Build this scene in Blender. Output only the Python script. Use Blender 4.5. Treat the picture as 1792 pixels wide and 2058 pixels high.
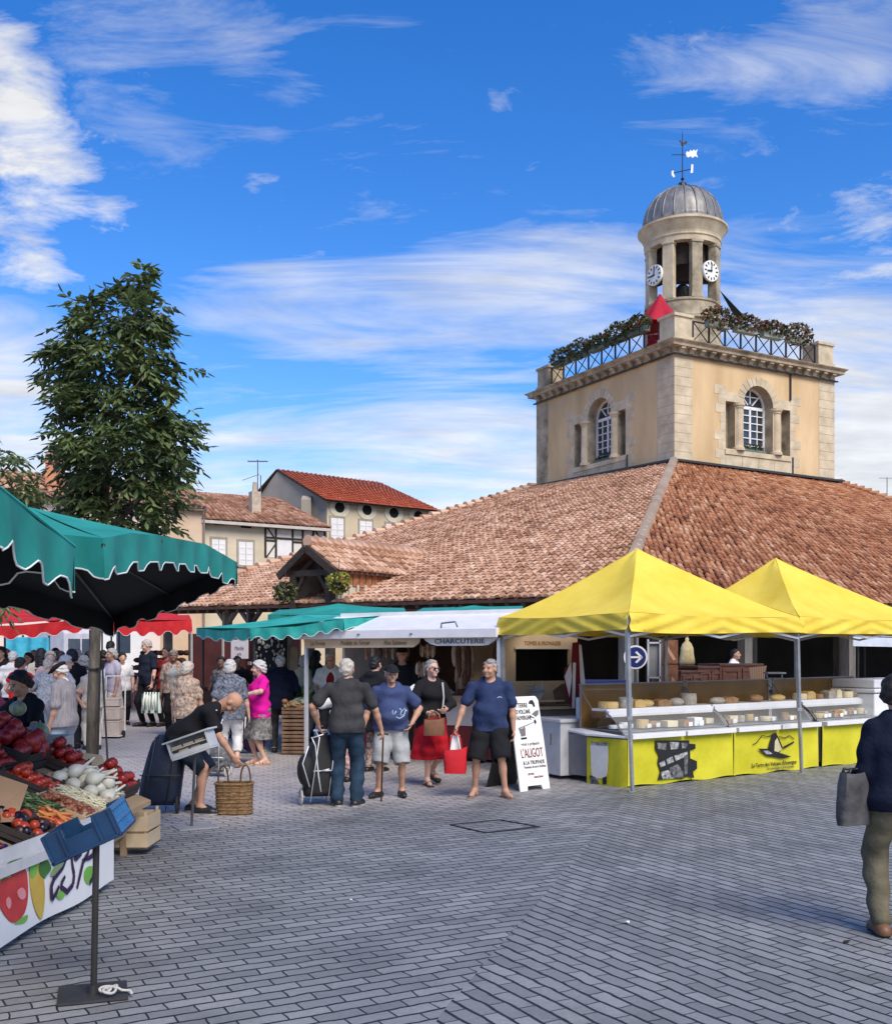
import bpy, bmesh, math, random
import numpy as np
from mathutils import Vector, Matrix
for _o in list(bpy.data.objects):
 bpy.data.objects.remove(_o)
SC = bpy.context.scene
COL = SC.collection
RAD = math.radians
PI = math.pi
rnd = random.Random(11)
V = Vector
# camera
F, CX, HZ, CAMZ, PITCH = 2150.0, 896.0, 1316.0, 1.75, 0.0
YP = HZ - F * math.tan(PITCH)
cam_d = bpy.data.cameras.new('camera')
cam_d.sensor_fit = 'HORIZONTAL'
cam_d.sensor_width = 36
cam_d.lens = F / 1792 * 36
cam_d.shift_y = (YP - 1029) / 1792
cam_d.clip_end = 3000
cam = bpy.data.objects.new('camera', cam_d)
COL.objects.link(cam)
cam.location = (0, 0, CAMZ)
cam.rotation_euler = (RAD(90) + PITCH, 0, 0)
SC.camera = cam
def ray(px, py):
 x = (px - CX) / F
 y = -(py - YP) / F
 c, s = math.cos(PITCH), math.sin(PITCH)
 return V((x, c - y * s, s + y * c))
def P(px, py, d):
 """the point seen at that place of the photograph, d metres in front of the camera"""
 r = ray(px, py)
 return V((0, 0, CAMZ)) + r * (d / r.y)
def gz(x, y):
 t = min(y, 70) - 15
 return 0.02 * (t + math.sqrt(t * t + 9)) / 2 - 0.003
def G(px, py):
 d = 10
 for _ in range(30):
  r = ray(px, py)
  z = gz(0, d)
  d = min(200, (z - CAMZ) / r.z * r.y) if r.z < -1e-5 else 200
 p = P(px, py, d)
 p.z = gz(p.x, p.y)
 return p
# world, sun, exposure
SUN_EL, SUN_AZ = RAD(47), RAD(150)     # azimuth clockwise from +Y
w = bpy.data.worlds.new("World")
SC.world = w
w.use_nodes = True
w.cycles.sampling_method = 'MANUAL'
w.cycles.sample_map_resolution = 256
nt = w.node_tree
nt.nodes.clear()
def N(tree, kind, **kw):
 n = tree.nodes.new(kind)
 for k, v in kw.items():
  if k.startswith('i_'):
   key = k[2:]
   n.inputs[int(key) if key.isdigit() else key].default_value = v
  else:
   setattr(n, k, v)
 return n
def L(tree, a, ao, b, bi):
 tree.links.new(a.outputs[ao], b.inputs[bi])
def math_node(tree, op, a, b=None, c=None, clamp=False):
 n = tree.nodes.new('ShaderNodeMath')
 n.operation = op
 n.use_clamp = clamp
 for i, x in enumerate((a, b, c)):
  if x is None:
   continue
  if isinstance(x, (int, float)):
   n.inputs[i].default_value = x
  else:
   tree.links.new(x, n.inputs[i])
 return n.outputs[0]
sky = N(nt, 'ShaderNodeTexSky')
sky.sky_type = 'NISHITA'
sky.sun_disc = False
sky.sun_elevation = SUN_EL
sky.sun_rotation = SUN_AZ
sky.air_density = 1.0
sky.dust_density = 0.4
sky.ozone_density = 3.4
hs = N(nt, 'ShaderNodeHueSaturation', i_Saturation=1.36, i_Value=1.62, i_Hue=0.512)
L(nt, sky, 0, hs, 'Color')
tc = N(nt, 'ShaderNodeTexCoord')
nrm = N(nt, 'ShaderNodeVectorMath', operation='NORMALIZE')
L(nt, tc, 'Generated', nrm, 0)
sep = N(nt, 'ShaderNodeSeparateXYZ')
L(nt, nrm, 0, sep, 0)
zz = math_node(nt, 'ADD', math_node(nt, 'MAXIMUM', sep.outputs[2], 0.0), 0.16)
cx_ = math_node(nt, 'DIVIDE', sep.outputs[0], zz)
cy_ = math_node(nt, 'DIVIDE', sep.outputs[1], zz)
comb = N(nt, 'ShaderNodeCombineXYZ')
nt.links.new(cx_, comb.inputs[0])
nt.links.new(cy_, comb.inputs[1])
def fbm(scale, stretch, rot, detail, rough, off, dist=0.0):
 mp = N(nt, 'ShaderNodeMapping')
 mp.inputs['Scale'].default_value = (stretch[0], stretch[1], 1)
 mp.inputs['Rotation'].default_value = (0, 0, RAD(rot))
 mp.inputs['Location'].default_value = off
 L(nt, comb, 0, mp, 0)
 n = N(nt, 'ShaderNodeTexNoise', i_Scale=scale, i_Detail=detail, i_Roughness=rough, i_Distortion=dist)
 L(nt, mp, 0, n, 'Vector')
 return n.outputs['Fac']
def blob(px, py, rx, ry, amp):
 """soft lump of cloud cover round one direction of the sky"""
 r0 = ray(px, py).normalized()
 d = N(nt, 'ShaderNodeVectorMath', operation='SUBTRACT')
 L(nt, nrm, 0, d, 0)
 d.inputs[1].default_value = r0
 s = N(nt, 'ShaderNodeVectorMath', operation='MULTIPLY')
 L(nt, d, 0, s, 0)
 s.inputs[1].default_value = (F / rx, 0.0, F / ry)
 ln = N(nt, 'ShaderNodeVectorMath', operation='LENGTH')
 L(nt, s, 0, ln, 0)
 g = math_node(nt, 'POWER', 2.718, math_node(nt, 'MULTIPLY', math_node(nt, 'POWER', ln.outputs['Value'], 2.0), -1.0))
 return math_node(nt, 'MULTIPLY', g, amp)
def total(xs):
 t = xs[0]
 for x in xs[1:]:
  t = math_node(nt, 'ADD', t, x)
 return t
cumulus = fbm(6.0, (1.0, 1.25), 35, 7, 0.62, (3.1, 1.7, 0), 0.35)
wisp = fbm(3.2, (1.0, 2.2), 38, 6, 0.66, (5.2, 0.7, 0), 0.6)
cirrus = fbm(1.5, (0.8, 2.4), -16, 6, 0.62, (7.3, 2.2, 0), 0.55)
bias_a = total([blob(-10, 90, 55, 150, 0.19), blob(90, 230, 85, 65, 0.19), blob(20, 310, 50, 40, 0.12), blob(150, 370, 85, 65, 0.21), blob(40, 480, 85, 70, 0.21), blob(80, 550, 60, 50, 0.16),
    blob(340, 300, 90, 60, 0.06), blob(-400, 300, 220, 500, 0.15), blob(2400, 300, 400, 300, 0.2), blob(1790, 500, 110, 60, 0.20)])
bias_c = total([blob(180, 60, 120, 90, 0.13), blob(420, 60, 130, 90, 0.16), blob(470, 150, 70, 60, 0.10), blob(270, 220, 130, 70, 0.12), blob(800, 60, 80, 40, 0.08), blob(590, 190, 60, 30, 0.14), blob(550, 280, 50, 25, 0.12), blob(925, 108, 40, 20, .13),
    blob(1690, 60, 150, 80, 0.17), blob(1480, 150, 110, 50, 0.12), blob(1650, 190, 120, 50, .08), blob(1740, 140, 60, 30, 0.15), blob(340, 320, 90, 50, 0.14)])
bias_b = total([blob(1180, 500, 330, 60, 0.17), blob(1050, 590, 330, 60, 0.20), blob(560, 560, 110, 40, 0.16), blob(800, 690, 260, 50, 0.20), blob(900, 760, 200, 60, .10), blob(20, 760, 110, 110, 0.34),
    blob(800, 880, 800, 90, 0.24), blob(1700, 640, 240, 110, 0.26), blob(1750, 900, 260, 200, 0.30), blob(900, 1180, 3000, 200, 0.75), blob(500, 640, 160, 25, .14), blob(350, 760, 300, 60, -.10)])
ma = math_node(nt, 'MULTIPLY', math_node(nt, 'SUBTRACT', math_node(nt, 'ADD', cumulus, bias_a), 0.645), 4.2, clamp=True)
mc_ = math_node(nt, 'MULTIPLY', math_node(nt, 'SUBTRACT', math_node(nt, 'ADD', wisp, bias_c), 0.60), 2.6, clamp=True)
mb_ = math_node(nt, 'MULTIPLY', math_node(nt, 'SUBTRACT', math_node(nt, 'ADD', cirrus, bias_b), 0.60), 3.0, clamp=True)
cover = math_node(nt, 'MAXIMUM', math_node(nt, 'MULTIPLY', ma, 0.95), math_node(nt, 'MAXIMUM', math_node(nt, 'MULTIPLY', mb_, 0.90), math_node(nt, 'MULTIPLY', mc_, 0.62)))
shade_n = fbm(3.6, (1.0, 1.8), 5, 4, 0.58, (1.0, 9.0, 0))
shade = math_node(nt, 'ADD', 0.56, math_node(nt, 'MULTIPLY', shade_n, 0.74))
cl = N(nt, 'ShaderNodeVectorMath', operation='SCALE')
cl.inputs[0].default_value = (7.2, 7.2, 7.2)
nt.links.new(shade, cl.inputs['Scale'])
mx = N(nt, 'ShaderNodeMix', data_type='RGBA')
nt.links.new(cover, mx.inputs['Factor'])
L(nt, hs, 0, mx, 6)
L(nt, cl, 0, mx, 7)
bg = N(nt, 'ShaderNodeBackground', i_Strength=0.1)
L(nt, mx, 2, bg, 0)
wo = N(nt, 'ShaderNodeOutputWorld')
L(nt, bg, 0, wo, 0)
sun_d = bpy.data.lights.new('sun', 'SUN')
sun_d.energy = 3.3
sun_d.angle = RAD(38)
sun_d.color = (1.0, 0.90, 0.74)
sun = bpy.data.objects.new('sun', sun_d)
COL.objects.link(sun)
_sd = V((math.sin(SUN_AZ) * math.cos(SUN_EL), math.cos(SUN_AZ) * math.cos(SUN_EL), math.sin(SUN_EL)))
sun.rotation_euler = _sd.to_track_quat('Z', 'Y').to_euler()
SC.view_settings.view_transform = 'Standard'
SC.view_settings.look = 'None'
SC.view_settings.exposure = 0.40
SC.view_settings.gamma = 1.0
SC.view_settings.use_curve_mapping = False
SC.cycles.max_bounces = 8
SC.cycles.use_denoising = True
# things, parts, materials
def props(o, label=None, cat=None, group=None, kind=None):
 for k, v in (('label', label), ('category', cat), ('group', group), ('kind', kind)):
  if v:
   o[k] = v
 return o
def thing(name, label, cat, loc, group=None, rz=0.0):
 o = bpy.data.objects.new(name, None)
 COL.objects.link(o)
 o.location = loc
 o.rotation_euler = (0, 0, rz)
 return props(o, label, cat, group)
def base_of(o):
 t = V((0, 0, 0))
 while o is not None:
  t = t + o.location
  o = o.parent
 return t
MATS = {}
def M(name, c, rough=0.75, var=0.12, scale=4.0, bump=0.0, bscale=30.0, metal=0.0, c2=None, detail=4, spec=0.4,
 trans=0.0, alpha=1.0, wave=None, stretch=(1, 1, 1), coat=0.0, emit=0.0):
 """one procedural material: two tones mixed by noise, optional bump, thin-cloth translucency or stripes"""
 if name in MATS:
  return MATS[name]
 m = bpy.data.materials.new(name)
 m.use_nodes = True
 t = m.node_tree
 b = t.nodes['Principled BSDF']
 out = t.nodes['Material Output']
 b.inputs['Roughness'].default_value = rough
 b.inputs['Metallic'].default_value = metal
 b.inputs['Specular IOR Level'].default_value = spec
 b.inputs['Coat Weight'].default_value = coat
 tcn = N(t, 'ShaderNodeTexCoord')
 mp = N(t, 'ShaderNodeMapping')
 mp.inputs['Scale'].default_value = stretch
 L(t, tcn, 'Object', mp, 0)
 no = N(t, 'ShaderNodeTexNoise', i_Scale=scale, i_Detail=detail, i_Roughness=0.6)
 L(t, mp, 0, no, 'Vector')
 mixn = N(t, 'ShaderNodeMix', data_type='RGBA')
 ca = tuple(max(0.0, x * (1 - var)) for x in c) + (1,)
 cb = (tuple(c2) if c2 else tuple(min(1.0, x * (1 + var)) for x in c)) + (1,)
 mixn.inputs[6].default_value = ca
 mixn.inputs[7].default_value = cb
 fac = no.outputs['Fac']
 if wave:
  wv = N(t, 'ShaderNodeTexWave', i_Scale=wave[0], i_Distortion=wave[1])
  wv.bands_direction = wave[2]
  L(t, tcn, 'Object', wv, 'Vector')
  fac = math_node(t, 'GREATER_THAN', wv.outputs['Fac'], wave[3]) if wave[3] is not None else wv.outputs['Fac']
 else:
  mr = N(t, 'ShaderNodeMapRange')
  mr.inputs[1].default_value = 0.32
  mr.inputs[2].default_value = 0.68
  t.links.new(fac, mr.inputs[0])
  fac = mr.outputs[0]
 t.links.new(fac, mixn.inputs[0])
 L(t, mixn, 2, b, 'Base Color')
 if emit:
  L(t, mixn, 2, b, 'Emission Color')
  b.inputs['Emission Strength'].default_value = emit
 if bump:
  nb = N(t, 'ShaderNodeTexNoise', i_Scale=bscale, i_Detail=5, i_Roughness=0.6)
  L(t, mp, 0, nb, 'Vector')
  bp = N(t, 'ShaderNodeBump', i_Strength=bump, i_Distance=0.02)
  L(t, nb, 0, bp, 'Height')
  L(t, bp, 0, b, 'Normal')
 if trans:
  tr = N(t, 'ShaderNodeBsdfTranslucent')
  L(t, mixn, 2, tr, 'Color')
  ms = N(t, 'ShaderNodeMixShader')
  ms.inputs[0].default_value = trans
  L(t, b, 0, ms, 1)
  L(t, tr, 0, ms, 2)
  L(t, ms, 0, out, 'Surface')
 if alpha < 1:
  tp = N(t, 'ShaderNodeBsdfTransparent')
  tp.inputs[0].default_value = (0.97, 0.99, 0.98, 1)
  ms = N(t, 'ShaderNodeMixShader')
  ms.inputs[0].default_value = alpha
  L(t, tp, 0, ms, 1)
  L(t, b, 0, ms, 2)
  L(t, ms, 0, out, 'Surface')
 MATS[name] = m
 return m
class MB:
 """collects shapes in world (or local) coordinates and links them as ONE mesh object"""
 def __init__(self):
  self.v, self.f, self.m, self.t = [], [], [], []
  self.cur = 0
  self.tint = 0.5
 def mat(self, i):
  self.cur = i
  return self
 def add(self, vs, fs, mi=None):
  b = len(self.v)
  self.v.extend(tuple(x) for x in vs)
  for q in fs:
   self.f.append(tuple(b + i for i in q))
   self.m.append(self.cur if mi is None else mi)
   self.t.append(self.tint)
  return self
 def hexa(self, p):
  return self.add(p, [(0, 3, 2, 1), (4, 5, 6, 7), (0, 1, 5, 4), (1, 2, 6, 5), (2, 3, 7, 6), (3, 0, 4, 7)])
 def box(self, c, s, rot=0.0, mtx=None):
  hx, hy, hz = s[0] / 2, s[1] / 2, s[2] / 2
  m = mtx or Matrix.Rotation(rot, 3, 'Z')
  c = V(c)
  return self.hexa([c + m @ V(q) for q in ((-hx, -hy, -hz), (hx, -hy, -hz), (hx, hy, -hz), (-hx, hy, -hz),
            (-hx, -hy, hz), (hx, -hy, hz), (hx, hy, hz), (-hx, hy, hz))])
 def beam(self, a, b, w, h, up=(0, 0, 1)):
  a, b = V(a), V(b)
  d = (b - a).normalized()
  s = d.cross(V(up))
  if s.length < 1e-4:
   s = V((1, 0, 0))
  s.normalize()
  u = s.cross(d)
  s, u = s * w / 2, u * h / 2
  return self.hexa([a - s - u, a + s - u, a + s + u, a - s + u, b - s - u, b + s - u, b + s + u, b - s + u])
 def tube(self, pts, r, seg=8, cap=True):
  pts = [V(p) for p in pts]
  rs = r if isinstance(r, (list, tuple)) else [r] * len(pts)
  rings = []
  prev = None
  for i, p in enumerate(pts):
   d = (pts[min(i + 1, len(pts) - 1)] - pts[max(i - 1, 0)]).normalized()
   if prev is None:
    a = d.orthogonal().normalized()
   else:
    a = (prev - d * prev.dot(d))
    a = a.normalized() if a.length > 1e-5 else d.orthogonal().normalized()
   prev = a
   c = d.cross(a)
   rings.append([p + (a * math.cos(2 * PI * k / seg) + c * math.sin(2 * PI * k / seg)) * rs[i] for k in range(seg)])
  vs = [q for ring in rings for q in ring]
  fs = []
  for i in range(len(pts) - 1):
   for k in range(seg):
    k2 = (k + 1) % seg
    fs.append((i * seg + k, i * seg + k2, (i + 1) * seg + k2, (i + 1) * seg + k))
  if cap:
   fs.append(tuple(range(seg - 1, -1, -1)))
   fs.append(tuple((len(pts) - 1) * seg + k for k in range(seg)))
  return self.add(vs, fs)
 def lathe(self, prof, c, seg=24, a0=0.0, a1=2 * PI, cap=True, sx=1.0, sy=1.0):
  c = V(c)
  full = abs(a1 - a0 - 2 * PI) < 1e-6
  n = seg if full else seg + 1
  vs = []
  for (r, z) in prof:
   for k in range(n):
    a = a0 + (a1 - a0) * k / seg
    vs.append(c + V((r * math.cos(a) * sx, r * math.sin(a) * sy, z)))
  fs = []
  for i in range(len(prof) - 1):
   for k in range(seg):
    k2 = (k + 1) % n
    fs.append((i * n + k, i * n + k2, (i + 1) * n + k2, (i + 1) * n + k))
  if cap and full:
   fs.append(tuple(range(n - 1, -1, -1)))
   fs.append(tuple((len(prof) - 1) * n + k for k in range(n)))
  return self.add(vs, fs)
 def ball(self, c, r, seg=8, rings=6, mtx=None):
  if isinstance(r, (int, float)):
   r = (r, r, r)
  c = V(c)
  vs = []
  for i in range(rings + 1):
   th = PI * i / rings
   for k in range(seg):
    a = 2 * PI * k / seg
    q = V((r[0] * math.sin(th) * math.cos(a), r[1] * math.sin(th) * math.sin(a), r[2] * math.cos(th)))
    vs.append(c + (mtx @ q if mtx else q))
  fs = []
  for i in range(rings):
   for k in range(seg):
    k2 = (k + 1) % seg
    fs.append((i * seg + k, (i + 1) * seg + k, (i + 1) * seg + k2, i * seg + k2))
  return self.add(vs, fs)
 def grid(self, fn, nu, nv):
  vs = [fn(i / nu, j / nv) for j in range(nv + 1) for i in range(nu + 1)]
  fs = [(j * (nu + 1) + i, j * (nu + 1) + i + 1, (j + 1) * (nu + 1) + i + 1, (j + 1) * (nu + 1) + i)
   for j in range(nv) for i in range(nu)]
  return self.add(vs, fs)
 def prism(self, poly, dvec):
  """closed outline (list of points) pushed along dvec"""
  n = len(poly)
  a = [V(p) for p in poly]
  dvec = V(dvec)
  vs = a + [p + dvec for p in a]
  fs = [tuple(range(n - 1, -1, -1)), tuple(range(n, 2 * n))]
  fs += [(i, (i + 1) % n, n + (i + 1) % n, n + i) for i in range(n)]
  return self.add(vs, fs)
 def build(self, name, mats, parent=None, smooth=False, solid=0.0, bevel=0.0, label=None, subsurf=0, fixn=True, lining=0):
  me = bpy.data.meshes.new(name)
  off = base_of(parent) if parent is not None else V((0, 0, 0))
  arr = np.array(self.v, dtype=np.float64).reshape(-1, 3) - np.array(off)
  me.from_pydata(arr.tolist(), [], self.f)
  if not isinstance(mats, (list, tuple)):
   mats = [mats]
  for m in mats:
   me.materials.append(m)
  if len(mats) > 1:
   me.polygons.foreach_set('material_index', [min(i, len(mats) - 1) for i in self.m])
  if len(set(self.t)) > 1:
   at = me.attributes.new('tint', 'FLOAT', 'FACE')
   at.data.foreach_set('value', self.t)
  if smooth:
   me.polygons.foreach_set('use_smooth', [True] * len(me.polygons))
  if fixn:
   bm = bmesh.new()
   bm.from_mesh(me)
   bmesh.ops.recalc_face_normals(bm, faces=bm.faces)
   bm.to_mesh(me)
   bm.free()
  me.update()
  o = bpy.data.objects.new(name, me)
  COL.objects.link(o)
  if parent is not None:
   o.parent = parent
  if subsurf:
   md = o.modifiers.new('s', 'SUBSURF')
   md.levels = md.render_levels = subsurf
  if solid:
   md = o.modifiers.new('t', 'SOLIDIFY')
   md.thickness = solid
   md.offset = 0
   md.material_offset = lining
   if smooth:
    es_ = o.modifiers.new('e', 'EDGE_SPLIT')
    es_.split_angle = RAD(42)
  if bevel:
   md = o.modifiers.new('b', 'BEVEL')
   md.width = bevel
   md.segments = 2
   md.limit_method = 'ANGLE'
  if label:
   o['label'] = label
  return o
def copy_tree(o, loc=None, rz=None, label=None, parent=None):
 c = o.copy()
 COL.objects.link(c)
 if parent is not None:
  c.parent = parent
 if loc is not None:
  c.location = loc
 if rz is not None:
  c.rotation_euler = (0, 0, rz)
 if label:
  c['label'] = label
 for ch in [q for q in bpy.data.objects if q.parent == o]:
  copy_tree(ch, parent=c)
 return c
def text_mesh(body, size, o, u, v, mat, parent, name='lettering', align='CENTER', width=None, thick=0.002, shear=0.0, space=1.0):
 """real letters laid on a surface: o = anchor, u = reading direction, v = up"""
 cu = bpy.data.curves.new('t', 'FONT')
 cu.body = body
 cu.size = size
 cu.align_x = align
 cu.align_y = 'CENTER'
 cu.extrude = thick
 cu.shear = shear
 cu.space_character = space
 cu.resolution_u = 3
 to = bpy.data.objects.new('t', cu)
 COL.objects.link(to)
 bpy.context.view_layer.update()
 me = bpy.data.meshes.new_from_object(to.evaluated_get(bpy.context.evaluated_depsgraph_get()))
 bpy.data.objects.remove(to)
 n = len(me.vertices)
 a = np.empty(n * 3)
 me.vertices.foreach_get('co', a)
 a = a.reshape(-1, 3)
 if width and n:
  a[:, 0] *= width / max(1e-6, a[:, 0].max() - a[:, 0].min())
 u, v = V(u).normalized(), V(v)
 v = (v - u * v.dot(u)).normalized()
 nn = u.cross(v)
 off = V(o) - (base_of(parent) if parent else V((0, 0, 0)))
 w_ = np.outer(a[:, 0], u) + np.outer(a[:, 1], v) + np.outer(a[:, 2], nn) + np.array(off)
 me.vertices.foreach_set('co', w_.ravel())
 me.materials.clear()
 me.materials.append(mat)
 me.name = name
 ob = bpy.data.objects.new(name, me)
 COL.objects.link(ob)
 ob.parent = parent
 return ob
def wall(mb, o, u, n, W, z0, z1, ops, mi=0, rev=0, back=1):
 """a wall face with real openings: ops = (s0, s1, za, zb, arch, depth); reveals go in by depth, a back plate closes them"""
 o, u, n = V(o), V(u), V(n)
 def pt(s, z, dd=0.0):
  q = o + u * s - n * dd
  return V((q.x, q.y, z))
 ss = sorted({0, W} | {x for q in ops for x in q[:2]})
 zs = sorted({z0, z1} | {q[2] for q in ops} | {q[3] + ((q[1] - q[0]) / 2 if q[4] else 0) for q in ops} | {q[3] for q in ops})
 for i in range(len(ss) - 1):
  for j in range(len(zs) - 1):
   sm, zm = (ss[i] + ss[i + 1]) / 2, (zs[j] + zs[j + 1]) / 2
   if any(q[0] < sm < q[1] and q[2] < zm < q[3] + ((q[1] - q[0]) / 2 if q[4] else 0) for q in ops):
    continue
   mb.add([pt(ss[i], zs[j]), pt(ss[i + 1], zs[j]), pt(ss[i + 1], zs[j + 1]), pt(ss[i], zs[j + 1])], [(0, 1, 2, 3)], mi)
 for (s0, s1, za, zb, arch, dp) in ops:
  out = [(s0, za), (s1, za), (s1, zb)]
  if arch:
   r = (s1 - s0) / 2
   c = (s0 + s1) / 2
   arc = [(c + r * math.cos(PI * k / 16), zb + r * math.sin(PI * k / 16)) for k in range(17)]
   out = [(s0, za), (s1, za)] + arc
   for k in range(8):
    mb.add([pt(s1, zb + r), pt(*arc[k]), pt(*arc[k + 1])], [(0, 1, 2)], mi)
    mb.add([pt(s0, zb + r), pt(*arc[8 + k]), pt(*arc[9 + k])], [(0, 1, 2)], mi)
  else:
   out.append((s0, zb))
  m = len(out)
  mb.add([pt(a, b) for a, b in out] + [pt(a, b, dp) for a, b in out], [(i, (i + 1) % m, m + (i + 1) % m, m + i) for i in range(m)], rev)
  mb.add([pt(a, b, dp) for a, b in out], [tuple(range(m))], back)
def tiles(mb, p00, p10, p11, p01, a, b, colw, course, jit=1.0, lift=0.0, seg=4, hk=.36):
 """overlapping half-round tiles laid in columns up a roof face and clipped at its hips"""
 p00, p10, p11, p01 = V(p00), V(p10), V(p11), V(p01)
 lb = (p10 - p00).length
 ln = ((p01 + p11) / 2 - (p00 + p10) / 2).length
 nrm_ = (p10 - p00).cross(p01 - p00).normalized()
 if nrm_.z < 0:
  nrm_ = -nrm_
 def pos(l, v):
  lo, hi = a * v, 1 - (1 - b) * v
  k = (l - lo) / max(1e-6, hi - lo)
  return (p00.lerp(p10, k)).lerp(p01.lerp(p11, k), v)
 e = (p10 - p00).normalized()
 nc = max(1, int(lb / colw))
 dv = course / ln
 for i in range(nc):
  l = (i + 0.5) / nc
  vm = min(1.0, l / a if a > 1e-6 else 1.0, (1 - l) / (1 - b) if b < 1 - 1e-6 else 1.0)
  nj = int(math.ceil(vm / dv))
  wob = rnd.uniform(-0.01, 0.01) * jit
  for j in range(nj):
   v0 = j * dv - (0.25 * dv if j == 0 else 0)
   v1 = min(vm, (j + 1.15) * dv)
   q0, q1 = pos(l, v0), pos(l, v1)
   d = e * (rnd.uniform(-0.014, 0.014) * jit + wob)
   h0 = 0.045 + rnd.uniform(-0.012, 0.012) * jit + lift
   h1 = 0.012 + lift
   wd = colw * rnd.uniform(0.42, 0.5)
   mb.tint = min(1, max(0, rnd.gauss(0.5, 0.27)))
   vs = []
   for (q, h, k) in ((q0, h0, 1.0), (q1, h1, 0.82)):
    for s in range(seg + 1):
     an = PI * s / seg
     vs.append(q + d + e * (wd * k * math.cos(an)) + nrm_ * (h + colw * hk * k * math.sin(an)))
   fs = [(s, s + 1, seg + 2 + s, seg + 1 + s) for s in range(seg)]
   fs.append(tuple(range(seg + 1)))
   mb.add(vs, fs)
 mb.tint = 0.5
def tile_mat(name, ramp, rough=0.85):
 m = bpy.data.materials.new(name)
 m.use_nodes = True
 t = m.node_tree
 b = t.nodes['Principled BSDF']
 b.inputs['Roughness'].default_value = rough
 b.inputs['Specular IOR Level'].default_value = 0.25
 at = N(t, 'ShaderNodeAttribute', attribute_name='tint')
 tcn = N(t, 'ShaderNodeTexCoord')
 no = N(t, 'ShaderNodeTexNoise', i_Scale=0.55, i_Detail=6, i_Roughness=0.65)
 L(t, tcn, 'Object', no, 'Vector')
 n2 = N(t, 'ShaderNodeTexNoise', i_Scale=22.0, i_Detail=4)
 L(t, tcn, 'Object', n2, 'Vector')
 f = math_node(t, 'ADD', math_node(t, 'MULTIPLY', at.outputs['Fac'], 0.62),
    math_node(t, 'ADD', math_node(t, 'MULTIPLY', no.outputs['Fac'], 0.85), math_node(t, 'MULTIPLY', n2.outputs['Fac'], 0.3)))
 f = math_node(t, 'SUBTRACT', f, 0.385, clamp=True)
 cr = N(t, 'ShaderNodeValToRGB')
 el = cr.color_ramp.elements
 while len(el) < len(ramp):
  el.new(0.5)
 for k, (p, c) in enumerate(ramp):
  el[k].position = p
  el[k].color = tuple(c) + (1,)
 t.links.new(f, cr.inputs[0])
 L(t, cr, 0, b, 'Base Color')
 bp = N(t, 'ShaderNodeBump', i_Strength=0.4, i_Distance=0.01)
 L(t, n2, 0, bp, 'Height')
 L(t, bp, 0, b, 'Normal')
 return m
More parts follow.
